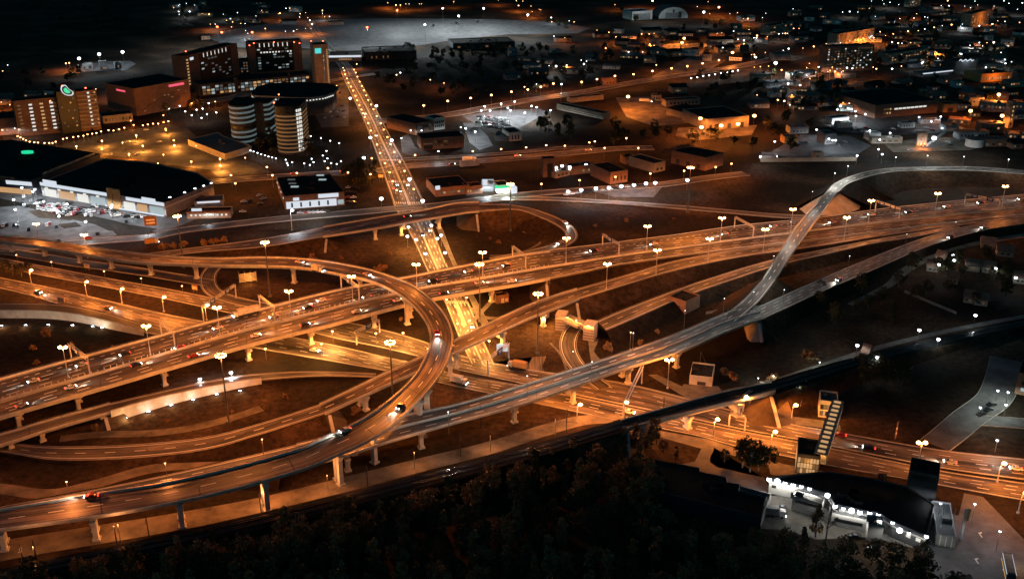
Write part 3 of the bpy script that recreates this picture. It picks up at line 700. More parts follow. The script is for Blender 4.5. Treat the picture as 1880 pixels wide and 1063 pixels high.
# upper right and lower right side roads
cr('side_road', [(1716, 818, 0), (1745, 795, 0), (1780, 766, 0), (1822, 735, 0), (1840, 700, 0), (1850, 660, 0)], lambda t: 11 + 3 * t, 'yard_grey', solid=())
cr('side_road', [(1800, 772, 0), (1880, 778, 0), (1980, 786, 0)], 8, 'yard_grey', solid=())
ground_poly('pavement', [(1208, 790), (1300, 806), (1350, 822), (1440, 852), (1520, 866), (1500, 880), (1420, 872), (1340, 850), (1290, 824), (1210, 802)], 'paving', .03)
ground_poly('driveway', [(1288, 822), (1312, 822), (1303, 842), (1305, 850), (1318, 858), (1403, 877), (1412, 895), (1408, 915), (1360, 902), (1336, 886), (1330, 877), (1284, 868), (1250, 852), (1276, 847)], 'yard_grey', .05)
ground_poly('grass_island', [(1310, 826), (1345, 836), (1410, 852), (1415, 872), (1330, 858), (1308, 846)], 'grass', .04)
ground_poly('yard', [(1406, 912), (1450, 905), (1520, 918), (1630, 960), (1700, 985), (1690, 1010), (1600, 985), (1500, 990), (1440, 972), (1396, 970)], 'paving', .04)
ground_poly('parking_road', [(1712, 935), (1760, 946), (1770, 905), (1805, 912), (1880, 990), (2000, 1080), (1980, 1200), (1740, 1200), (1720, 1080), (1700, 1020)], 'yard_grey', .055)
for a, b in ((1800, 982), (1793, 1030), (1845, 1050)):
    mk = MB(); p = P(a, b); mk.box((p.x, p.y, .09), (.35, 2.6, .02)); mk.box((p.x + .6, p.y + 1.2, .092), (.9, .6, .02), .5); struct(mk.build('road_markings', 'paint'))
# car parks
ground_poly('car_park', [(60, 345), (110, 355), (250, 385), (330, 392), (360, 402), (330, 415), (290, 428), (210, 405), (110, 385), (40, 372), (-80, 350), (-80, 330)], 'yard_grey', .03)
ground_poly('car_park', [(-80, 385), (40, 378), (110, 398), (200, 418), (215, 432), (120, 450), (0, 440), (-80, 440)], 'yard_grey', .032)
ground_poly('car_park', [(110, 268), (150, 256), (200, 245), (310, 228), (345, 236), (370, 262), (410, 285), (470, 300), (500, 318), (400, 326), (385, 312), (300, 302), (240, 290), (190, 284)], 'yard_dark', .03)
ground_poly('car_park', [(860, 212), (905, 204), (990, 200), (1012, 208), (985, 218), (955, 235), (930, 240), (905, 228), (870, 226), (848, 214)], 'yard_grey', .03)
ground_poly('yard', [(735, 252), (750, 246), (762, 270), (790, 282), (760, 288), (738, 280)], 'yard_grey', .03)
ground_poly('yard', [(850, 226), (872, 226), (895, 250), (905, 268), (880, 276), (862, 262)], 'yard_grey', .03)
ground_poly('yard', [(640, 150), (560, 172), (590, 235), (640, 232)], 'yard_dark', .03)
ground_poly('yard', [(1130, 180), (1190, 178), (1260, 205), (1280, 225), (1200, 232), (1150, 215)], 'dirt', .03)
ground_poly('yard', [(1245, 235), (1390, 230), (1380, 248), (1280, 258), (1240, 250)], 'dirt', .03)
ground_poly('car_park', [(1090, 352), (1205, 338), (1215, 345), (1200, 362), (1130, 362)], 'yard_grey', .035)
ground_poly('yard', [(1410, 282), (1470, 248), (1560, 250), (1600, 268), (1560, 292), (1480, 296)], 'yard_grey', .03)
ground_poly('yard', [(1620, 262), (1700, 254), (1800, 252), (1830, 262), (1780, 276), (1640, 280)], 'dirt', .03)
ground_poly('yard', [(1500, 222), (1560, 212), (1720, 212), (1780, 240), (1640, 250), (1540, 242)], 'yard_dark', .03)
ground_poly('yard', [(1180, 150), (1350, 60), (1390, 80), (1300, 130)], 'dirt', .025)
ground_poly('apron', [(380, 70), (420, 56), (520, 40), (700, 34), (900, 36), (1010, 40), (1085, 52), (1060, 62), (930, 64), (830, 74), (770, 84), (640, 94), (540, 88), (430, 88)], 'yard_grey', .03)
ground_poly('yard', [(144, 122), (180, 114), (238, 112), (250, 118), (230, 130), (150, 132)], 'yard_grey', .03)
# grass verges in the mall car park
for q in ([(52, 388), (75, 385), (140, 398), (130, 405), (70, 400)], [(165, 408), (180, 405), (290, 420), (270, 428), (200, 424)], [(105, 412), (140, 408), (150, 416), (118, 420)]):
    ground_poly('grass_island', q, 'grass', .06)
# ------------------------------------------------------------------ lamps (every lit lamp of the photo carries its own light)
LIGHTS = {}
NL = [0]
def light(parent, loc, power, col, wide=True, radius=.3):
    key = (power, col, wide, radius)
    if key not in LIGHTS:
        d = bpy.data.lights.new('lamp_light', 'POINT'); d.energy = power; d.color = col; d.shadow_soft_size = radius
        if wide:
            # street-lantern optics: strong toward the sides, nothing above the horizontal
            d.use_nodes = True; nt = d.node_tree; em = nt.nodes['Emission']
            g = nt.nodes.new('ShaderNodeNewGeometry'); sp = nt.nodes.new('ShaderNodeSeparateXYZ'); nt.links.new(g.outputs['Incoming'], sp.inputs[0])
            ng = nt.nodes.new('ShaderNodeMath'); ng.operation = 'MULTIPLY'; ng.inputs[1].default_value = -1; nt.links.new(sp.outputs[2], ng.inputs[0])
            cl = nt.nodes.new('ShaderNodeClamp'); cl.inputs['Min'].default_value = .30; nt.links.new(ng.outputs[0], cl.inputs['Value'])
            pw = nt.nodes.new('ShaderNodeMath'); pw.operation = 'POWER'; pw.inputs[1].default_value = -1.7; nt.links.new(cl.outputs[0], pw.inputs[0])
            mr = nt.nodes.new('ShaderNodeMapRange'); mr.inputs['From Min'].default_value = .05; mr.inputs['From Max'].default_value = .30; nt.links.new(ng.outputs[0], mr.inputs['Value'])
            mu = nt.nodes.new('ShaderNodeMath'); mu.operation = 'MULTIPLY'; nt.links.new(pw.outputs[0], mu.inputs[0]); nt.links.new(mr.outputs[0], mu.inputs[1])
            nt.links.new(mu.outputs[0], em.inputs['Strength'])
        LIGHTS[key] = d
    o = bpy.data.objects.new('lamp_light', LIGHTS[key]); C.objects.link(o); o.parent = parent; o.location = loc; NL[0] += 1
    return o
PROTO = {}
def luminaire_mesh(glow):
    k = ('lum', glow)
    if k not in PROTO:
        mb = MB(); mb.ball((0, 0, -.1), .85, 1, 8, 4, .7); mb.box((0, 0, .36), (1.1, .5, .16), 0, 0, .7); PROTO[k] = mb.mesh('luminaire', ['metal_dark', glow])
    return PROTO[k]
def pole_mesh(h, r=.22):
    k = ('pole', round(h, 1), r)
    if k not in PROTO:
        mb = MB(); mb.tube((0, 0, 0), (0, 0, h), r, r * .55, 6); mb.box((0, 0, .3), (r * 3.4, r * 3.4, .6)); PROTO[k] = mb.mesh('pole', 'metal_pale')
    return PROTO[k]
def arm_mesh(n):
    k = ('arm', n)
    if k not in PROTO:
        mb = MB(); mb.tube((0, 0, -1.6), (n * .6, 0, -.4), .11, n=5); mb.tube((n * .6, 0, -.4), (n * 1.2, 0, 0), .11, .07, n=5); PROTO[k] = mb.mesh('arm', 'metal_pale')
    return PROTO[k]
def street_lamp(u, v, key, tmpl, zb=0.0, h=14.0, arms=2, glow='lamp_warm', power=12000, col=WARM, rz=0.0, group=None, name='street_lamp', lit=True):
    """u, v: photo pixel of the glowing head"""
    p = P(u, v, zb + h); r = thing(name, None, 'street lamp', (p.x, p.y, zb), rz, group)
    link('pole', pole_mesh(h), r)
    for n in ((-1, 1) if arms == 2 else (1,)):
        link('arm', arm_mesh(n), r, (0, 0, h)); link('luminaire', luminaire_mesh(glow), r, (n * 1.2, 0, h))
    if power: light(r, (0, 0, h - .9) if arms == 2 else (1.5, 0, h - .9), power, col)
    row(r, key, tmpl); return r
def high_mast(u, v, label, h=30.0, zb=0.0, power=60000, col=WARM, glow='lamp_warm'):
    p = P(u, v, zb + h); r = thing('high_mast_light', label, 'light mast', (p.x, p.y, zb), 0, 'tall floodlight masts')
    k = ('mpole', h)
    if k not in PROTO:
        mb = MB(); mb.tube((0, 0, 0), (0, 0, h), .42, .2, 8); mb.box((0, 0, .5), (1.6, 1.6, 1.0)); PROTO[k] = mb.mesh('pole', 'metal')
        mb = MB()
        for i in range(10):
            a, b = 2 * math.pi * i / 10, 2 * math.pi * (i + 1) / 10
            mb.tube((1.5 * math.cos(a), 1.5 * math.sin(a), 0), (1.5 * math.cos(b), 1.5 * math.sin(b), 0), .1, n=4)
            if i % 2 == 0: mb.tube((0, 0, .2), (1.5 * math.cos(a), 1.5 * math.sin(a), 0), .07, n=4)
        PROTO['crown'] = mb.mesh('crown', 'metal')
    link('pole', PROTO[k], r); link('crown', PROTO['crown'], r, (0, 0, h))
    fk = ('flood', glow)
    if fk not in PROTO:
        mb = MB(); mb.box((0, 0, 0), (.8, .6, .75), 0, 1, .8); mb.box((0, .0, .45), (.9, .75, .15), 0, 0); PROTO[fk] = mb.mesh('floodlight', ['metal_dark', glow])
    for i in range(8):
        a = 2 * math.pi * i / 8; link('floodlight', PROTO[fk], r, (1.75 * math.cos(a), 1.75 * math.sin(a), h - .2), a)
    if power: light(r, (0, 0, h - 1.3), power, col, radius=.8)
    return r
def small_lamp(u, v, key, tmpl, zb=0.0, h=6.0, glow='dot_warm', power=0, col=WARM, r=.45, name='lamp_post', group=None, wide=True, cat='lamp post'):
    """globe on a post, too small in the photo for parts"""
    p = P(u, v, zb + h); k = ('small', h, glow, r)
    if k not in PROTO:
        mb = MB(); mb.tube((0, 0, 0), (0, 0, h - r * .6), .13, .09, 5); mb.ball((0, 0, h), r, 1, 8, 4, .8); mb.box((0, 0, h + r * .8), (r, r, .12)); PROTO[k] = mb.mesh(name, ['metal', glow])
    o = link(name, PROTO[k], None, (p.x, p.y, zb)); tag(o, None, cat, group); row(o, key, tmpl)
    if power: light(o, (0, 0, h - r - .3), power, col, wide)
    return o
def zoomed(lst, x0, y0, s): return [(x0 + a * s, y0 + b * s) for a, b in lst]

# motorway median, double arms
for u, v in [(-60, 688), (115, 637), (268, 598), (398, 564), (530, 534), (645, 507), (764, 485), (886, 463)]:
    street_lamp(u, v, 'mw', 'double-armed orange lamp on the motorway bridge median, {o}', 8, group='lamps on the motorway median', power=MWP)
for u, v, z in [(1040, 437, 7.6), (1189, 415, 6), (1326, 400, 4.8), (1456, 384, 4), (1600, 368, 4), (1722, 355, 4), (1846, 342, 4), (1985, 328, 4)]:
    street_lamp(u, v, 'mw2', 'double-armed orange lamp on the median of the right motorway bank, {o}', z, group='lamps on the motorway median', power=MWP)
for u, v, z in [(1115, 484, 7), (1207, 459, 6), (1303, 438, 5), (1405, 421, 4.3), (1555, 399, 4)]:
    street_lamp(u, v, 'slip', 'double-armed orange lamp on the near edge of the slip road, {o}', z, group='lamps along the slip road', power=MWP)
for u, v, lb in [(405, 651, 'tall orange floodlight mast inside the lower-left ramp loop'), (486, 444, 'tall orange floodlight mast rising past the upper flyover at left'), (988, 538, 'tall orange mast on the dark lawn beside the tunnel portal'),
             (1268, 307, 'tall orange mast with glowing crown in front of the brown warehouse'), (880, 484, 'tall orange mast beside the boulevard where it passes under the motorway'), (716, 627, 'tall orange mast at the avenue left of the loop flyover'),
             (325, 396, 'tall orange mast at the corner of the shopping centre car park'), (937, 337, 'tall orange mast inside the boulevard loop near the petrol station')]:
    high_mast(u, v, lb, power=MAST)
for u, v in [(66, 411), (154, 431)]: street_lamp(u, v, 'lf', 'double-armed orange lamp between the mall car park and the flyover, {o}', 0, 14, power=MWP)
street_lamp(533, 386, 'solo', 'pale single street lamp in front of the white-fronted store', 0, 13, 1, 'lamp_white', 3000, COOL)
street_lamp(1229, 660, 'solo', 'double-armed lamp on the lawn right of the grey flyover', 0, 13.5, 2, power=MWP)
street_lamp(1877, 905, 'solo', 'orange lamp at the right photo edge above the avenue', 0, 8, 1, power=2500)
street_lamp(1838, 850, 'solo', 'orange lamp on the avenue verge at far right', 0, 8, 1, power=7000)
street_lamp(1693, 812, 'solo', 'orange lamp above the avenue between footbridge and right edge', 0, 11, 2, power=9000)
street_lamp(1456, 743, 'solo', 'small orange lamp at the foot of the pale stairway', 0, 7, 1, power=3500)
street_lamp(1365, 728, 'solo', 'thin orange lamp beside the railway bridge end', 0, 9, 1, power=4500)
street_lamp(1145, 738, 'solo', 'white-headed lamp over the avenue left of the railway bridge', 0, 8, 1, power=8000)
street_lamp(1418, 792, 'solo', 'small lamp on the avenue median fence left of the footbridge', 0, 6, 1, power=3000)
for u, v in [(1060, 742), (1312, 769)]: street_lamp(u, v, 'avm', 'single-arm lamp on the avenue median near the railway bridge, {o}', 0, 8, 1, power=6000)
for u, v in [(-40, 492), (53, 496), (155, 517), (220, 530), (297, 545), (376, 560)]:
    street_lamp(u, v, 'av', 'small orange lamp on the median of the avenue at left, {o}', 0, 8, 1, power=5000, group='lamps on the avenue median')
for u, v in [(30, 468), (94, 481), (191, 498), (259, 511), (334, 525)]:
    small_lamp(u, v, 'avd', 'tiny lamp in the grass between flyover and avenue, {o}', h=5, power=700, r=.4)
for u, v in [(590, 631), (690, 612), (487, 640), (840, 594), (740, 611), (862, 588), (820, 550), (857, 546), (898, 626), (998, 583), (786, 640), (610, 608)]:
    small_lamp(u, v, 'und', 'bright lantern under the bridges at the interchange centre, {o}', h=5.5, power=UND, col=AMBER, r=.55, glow='dot_warm', name='bridge_lantern')
for u, v in [(750, 417), (748, 434), (764, 440), (781, 466), (810, 432), (803, 438), (792, 414), (817, 464)]:
    small_lamp(u, v, 'bov', 'bright white-headed lamp on the boulevard between overpass and motorway, {o}', h=7, power=3500, col=AMBER, r=.9, glow='dot_white', name='boulevard_lamp')
for u, v in [(367, 696), (424, 684)]: small_lamp(u, v, 'mid', 'stark white lamp between motorway and lower ramp, {o}', h=4, power=1200, col=COOL, r=.8, glow='dot_white')
# boulevard rows
BL = [(36, 382), (40, 402), (50, 425), (58, 448), (72, 468), (84, 490), (96, 518), (105, 542), (117, 568), (128, 592), (136, 612), (146, 632), (165, 665), (178, 705), (212, 780), (228, 826), (184, 854), (255, 880), (280, 930), (297, 977), (318, 1025)]
BRR = [(88, 377), (98, 393), (106, 415), (118, 442), (130, 465), (141, 488), (154, 516), (165, 540), (180, 565), (193, 590), (210, 627), (232, 665), (248, 700), (268, 740), (285, 778), (305, 820), (335, 873), (360, 922), (385, 965), (410, 1020)]
for u, v in zoomed(BL, 620, 0, .3406): small_lamp(u, v, 'bl', 'white-glowing lamp on the left side of the long boulevard, {o}', h=9, power=BLP, col=(1.0, .33, .055), r=.66, name='boulevard_lamp', glow='dot_warm')
for u, v in zoomed(BRR, 620, 0, .3406): small_lamp(u, v, 'br', 'white-glowing lamp on the right side of the long boulevard, {o}', h=9, power=BLP, col=(1.0, .33, .055), r=.66, name='boulevard_lamp', glow='dot_warm')
for u, v in [(719, 258), (668, 290), (691, 195), (643, 181), (700, 365), (752, 329), (680, 253), (776, 369)]: small_lamp(u, v, 'blw', 'cluster of bluish white globes beside the boulevard, {o}', h=9, power=900, col=COOL, r=1.3, glow='dot_white', name='boulevard_lamp')
# cross streets
for u, v in [(762, 285), (868, 278), (920, 274), (966, 271), (1003, 267), (1092, 260), (1150, 254), (1172, 272), (1037, 268), (1082, 262), (1110, 272)]:
    small_lamp(u, v, 'xs', 'small lamp along the orange cross street right of the boulevard, {o}', h=9, power=2200, r=.7)
for u, v in [(424, 322), (432, 337), (490, 307), (500, 322), (545, 318), (639, 317), (680, 320), (602, 309)]: small_lamp(u, v, 'xl', 'small lamp along the orange street left of the boulevard, {o}', h=9, power=2400, r=.7)
for u, v in [(778, 194), (822, 186), (864, 180.5), (902, 175), (939, 169), (969, 165), (993, 160), (1068, 151), (1096, 146), (1129, 140), (1163, 137), (1198, 131), (1233, 126), (1262, 122), (1290, 117), (1320, 111)]:
    small_lamp(u, v, 'us', 'orange street lamp along the upper diagonal street, {o}', h=11, power=3000, r=1.05)
for u, v in [(1269, 144), (1280, 142.6), (1291, 140), (1302, 139), (1313, 137), (1324, 135), (1334.5, 133), (1345, 131.5), (1355, 130)]:
    small_lamp(u, v, 'ws', 'small white globe lamp in the row below the upper street, {o}', h=5, power=160, col=COOL, r=.8, glow='dot_white')
for u, v in [(1043, 352), (1067, 349), (1094, 346), (1118, 345), (1141, 342), (1164, 340), (1186, 337), (1203, 336), (1262, 331)]:
    small_lamp(u, v, 'wr', 'big white globe lamp in the row above the motorway field, {o}', h=8, power=1100, col=COOL, r=1.3, glow='dot_white')
for u, v in [(1064, 331), (994, 338), (1130, 325), (1194, 319), (1314, 307), (1343, 301), (1256, 314)]:
    small_lamp(u, v, 'ol', 'orange street lamp on the local road by the low buildings, {o}', h=9, power=2600, r=.7)
for u, v in [(1021, 308), (1032, 305), (1046, 307), (1076, 303), (1103, 305)]: small_lamp(u, v, 'vl', 'large white globe lamp in the courtyard beside the arched gateway, {o}', h=6, power=700, col=COOL, r=1.2, glow='dot_white')
# orange car park with bright pools
for u, v in [(187, 259), (187, 274), (250, 249), (304, 237), (319, 258), (320, 267), (262, 268), (351, 297), (404, 292), (404, 304), (237, 283), (140, 269)]:
    small_lamp(u, v, 'cp', 'lamp over a bright pool in the orange car park, {o}', h=5, power=CPK, col=(1.0, .34, .05), r=.7, wide=False, name='car_park_lamp')
for u, v in [(450, 290), (300, 284), (225, 262), (360, 268), (290, 300)]: small_lamp(u, v, 'cp', 'lamp over a bright pool in the orange car park, {o}', h=9, power=CPK * .35, col=(1.0, .36, .06), r=.5, wide=False, name='car_park_lamp')
PR = [(95, 735), (110, 742), (125, 750), (140, 758), (160, 765), (185, 768), (205, 770), (240, 772), (265, 772), (283, 772), (300, 765), (340, 750), (360, 745), (395, 740), (422, 737), (450, 733), (472, 725), (497, 722), (520, 718), (545, 710), (585, 703), (612, 705), (642, 697), (670, 690), (720, 675), (770, 677), (797, 672), (825, 668), (853, 668), (882, 660), (908, 655)]
for i, (u, v) in enumerate(zoomed(PR, 0, 0, .3406)): small_lamp(u, v, 'pr', 'warm globe lamp of the promenade row behind the car park, {o}', h=5, power=110, col=AMBER, r=.62, name='promenade_lamp')
for u, v in [(332, 176), (352, 190), (395, 187), (432, 181), (572, 166), (600, 166), (618, 158), (630, 125), (655, 118), (240, 222), (300, 212)]: small_lamp(u, v, 'of', 'orange lamp at the foot of the tall dark slabs and tower, {o}', h=6, power=8500, r=.55, wide=False)
BD = [(1350, 812), (1367, 818), (1388, 825), (1408, 832), (1428, 838), (1447, 845), (1467, 850), (1487, 855), (1540, 862), (1547, 880), (1575, 875), (1552, 890), (1640, 882), (1680, 857), (1690, 875), (1670, 890), (1750, 870), (1765, 855), (1785, 880), (1815, 885), (1838, 870), (1675, 735), (1730, 745), (1780, 760), (1828, 772), (1740, 840), (1760, 815)]
for u, v in zoomed(BD, 0, 0, .3406): small_lamp(u, v, 'bd', 'little cold white lamp at the foot of the curved office tower, {o}', h=3.5, power=60, col=COOL, r=.55, glow='dot_white', name='garden_lamp')
for u, v in [(361, 202), (372, 200), (380, 210), (370, 217), (383, 190), (340, 205), (352, 212), (397, 207), (310, 200), (330, 195)]: small_lamp(u, v, 'sq', 'white lamp on the dark square beside the curved offices, {o}', h=5, power=200, col=NEUT, r=.7, glow='dot_white', name='garden_lamp')
# police yard
PY = [(880, 92), (1057, 65), (1203, 42), (938, 138), (843, 138), (1130, 110), (1158, 135), (1385, 88), (1440, 102), (1313, 160), (1590, 135), (675, 330), (778, 365)]
for u, v in zoomed(PY, 740, 180, .1703): small_lamp(u, v, 'py', 'white twin lamp lighting the grey vehicle yard, {o}', h=9, power=4200, col=(.9, .97, 1), r=.85, glow='dot_white', name='yard_lamp')
for u, v in [(754, 240), (774, 240), (846, 234), (737, 254), (805, 278)]: small_lamp(u, v, 'py2', 'white lamp around the two-storey station buildings, {o}', h=7, power=1200, col=(.9, .97, 1), r=.6, glow='dot_white', name='yard_lamp')
# strong orange and white floodlights of the industrial district
for u, v, pw, lb in [(1153, 178, 30000, 'fierce orange floodlight above the depot yard'), (1286, 218, 14000, 'upper fierce orange floodlight at the warehouse gable'), (1288, 234, 9000, 'lower fierce orange floodlight at the warehouse gable'), (1324, 231, 12000, 'orange floodlight at the middle of the long warehouse wall'),
                 (1355, 228, 12000, 'orange floodlight right of the middle of the warehouse wall'), (1385, 213, 12000, 'orange floodlight past the right end of the warehouse'), (1256, 71, 22000, 'orange floodlight above the far workshop roofs'), (1252, 79, 9000, 'small orange floodlight below the far workshop light'),
                 (1320, 14, 26000, 'orange floodlight near the top of the photo right of the arched hangar'), (1345, 97, 12000, 'orange floodlight at the end of the upper diagonal street'), (1834, 174, 15000, 'orange floodlight under the round pavilion at far right'), (1782, 204, 12000, 'orange floodlight beside the orange shed'), (1840, 213, 12000, 'orange floodlight beside the leaning column at far right'), (1198, 2, 20000, 'orange floodlight at the top edge above the hangars')]:
    o = small_lamp(u, v, lb, lb, h=13, power=pw, r=1.7, name='floodlight_post', cat='floodlight')
for u, v, pw, lb in [(1424, 116, 24000, 'dazzling white floodlight in the right distance'), (1715, 254, 16000, 'big white floodlight beside the concrete plant silos'), (145, 108, 5000, 'left white floodlight mast over the lonely lit yard'), (182, 100, 6000, 'middle white floodlight mast over the lonely lit yard'), (225, 96, 6000, 'right white floodlight mast over the lonely lit yard'),
                 (1292, 23, 4000, 'white floodlight right of the arched hangar')]:
    small_lamp(u, v, lb, lb, h=16, power=pw, col=COOL, r=1.9, glow='dot_white', name='floodlight_post', cat='floodlight')
WI = [(740, 55), (835, 45), (862, 50), (895, 70), (900, 110), (980, 95), (560, 228), (597, 235), (667, 308), (700, 320), (725, 320), (1445, 120), (1632, 115), (1550, 158), (1643, 215), (1460, 267), (910, 452), (1127, 440), (1095, 397), (1105, 315), (1195, 257), (1020, 237), (200, 330), (75, 460)]
for u, v in zoomed(WI, 1380, 190, .2128): small_lamp(u, v, 'wi', 'white lamp scattered over the industrial yards at right, {o}', h=7, power=750, col=COOL, r=.8, glow='dot_white', name='yard_lamp')
for u, v in [(1533, 318), (1557, 305), (1645, 289), (1703, 286), (1770, 288), (1852, 293)]: small_lamp(u, v, 'el', 'thin lamp with added pale light beside the upper grey ramp, {o}', 6, 11, 'dot_white', 3200, NEUT, .38, 'slim_fill_lamp')  # unlit posts given an added light to cool the ramp
for u, v in [(1421, 470), (1452, 408), (1492, 352)]: small_lamp(u, v, 'bl3', 'added slim lamp brightening the narrow diagonal bridge, {o}', 10.6, 8, 'dot_white', 2600, NEUT, .2, 'slim_fill_lamp')  # lamps added to whiten the bridge deck
for u, v in [(823, 756), (968, 690), (1087, 664), (1163, 611), (1052, 645), (1258, 570), (1330, 548)]: small_lamp(u, v, 'dl', 'slim lamp with added pale light beside the grey flyover, {o}', 9, 9.5, 'dot_white', GRY, NEUT, .22, 'slim_fill_lamp')  # unlit posts; their light is added to turn the flyover deck grey
for u, v in [(1440, 532), (1560, 470), (1665, 430), (1755, 408), (1384, 536)]: small_lamp(u, v, 'dl2', 'slim lamp with added pale light along the right grey ramp, {o}', 5, 9, 'dot_white', GRY * .4, NEUT, .22, 'slim_fill_lamp')  # extra lamps added to brighten the ramp
for u, v in [(122, 884), (303, 850), (481, 806), (634, 788), (1158, 610)]: small_lamp(u, v, 'll', 'thin pale post with added warm light beside the lower-left flyover, {o}', 3, 11, 'dot_warm', LLP, (1.0, .27, .06), .28)  # posts without a glow of their own; light added for deck and wood
for u, v in [(1750, 468), (1752, 478), (1724, 486), (1828, 493), (1791, 579), (1574, 634), (1723, 623), (1611, 656), (1688, 606), (1865, 510)]: small_lamp(u, v, 'rv', 'cold white lamp among the dark cottages right of the flyover, {o}', h=7, power=450, col=COOL, r=.8, glow='dot_white')
for u, v in [(1832, 717), (1851, 720), (1847, 743), (1800, 748), (1831, 808)]: small_lamp(u, v, 'rc', 'white lamp by the side road with parked cars, {o}', h=5, power=700, col=(.9, 1, .85), r=.5, glow='dot_white')
for u, v in [(1392, 694), (1420, 690), (1505, 665)]: small_lamp(u, v, 'rp', 'white lamp on the small station platform, {o}', h=4, power=500, col=(.8, 1, .9), r=.3, glow='dot_white')
# ground floodlights facing the noise walls
for u, v in [(1727, 924), (1790, 925), (1836, 975)]: small_lamp(u, v, 'dw', 'small white lamp beside the grey driveway at the bottom right, {o}', h=8, power=700, col=(.9, .95, 1), r=.4, glow='dot_white')
for u, v in [(60, 1003), (216, 962), (330, 935), (480, 902), (600, 872), (760, 830), (900, 800), (1020, 770)]: small_lamp(u, v, 'strip', 'added dim lamp post on the earth strip beside the railway, {o}', h=7, power=3600, col=(1.0, .34, .10), r=.13, glow='win_warm', name='slim_fill_lamp', wide=False)  # lit heads added on dark posts to fill strip, piers and tree crowns
FLO = []
def ground_flood(u, v, key, tmpl, target, zb=.0, power=700):
    p = P(u, v, zb + .5); t = Vector(target); d = t - p; a = math.atan2(d.y, d.x)
    o = thing('ground_floodlight', None, 'floodlight', (p.x, p.y, zb), a, 'ground floodlights before a noise wall')
    mb = MB(); mb.box((0, 0, .2), (.5, .5, .4)); mb.build('base', 'concrete', o)
    mb = MB(); mb.box((0, 0, .75), (.7, 1.1, .7), 0, 1); mb.box((-.3, 0, .75), (.3, 1.2, .8), 0, 0); mb.build('lamp_head', ['metal_dark', 'lamp_white'], o)
    light(o, (-1.6, 0, 2.2), power, (1.0, .62, .26), False, .8); row(o, key, tmpl)
# mall car park
for u, v in [(28, 385), (108, 397), (157, 407), (80, 370), (123, 375), (204, 381), (60, 352), (25, 367), (205, 377), (64, 348), (40, 345)]:
    small_lamp(u, v, 'mall', 'white lamp over the shopping centre car park, {o}', h=8, power=2200, col=(.9, .96, 1), r=.8, glow='dot_white', name='car_park_lamp')
for u, v in [(312, 363), (339, 354), (358, 347), (374, 342), (388, 337)]: small_lamp(u, v, 'mallr', 'white wall lamp along the right flank of the mall, {o}', h=9, power=300, col=COOL, r=.9, glow='dot_white', name='wall_lamp')
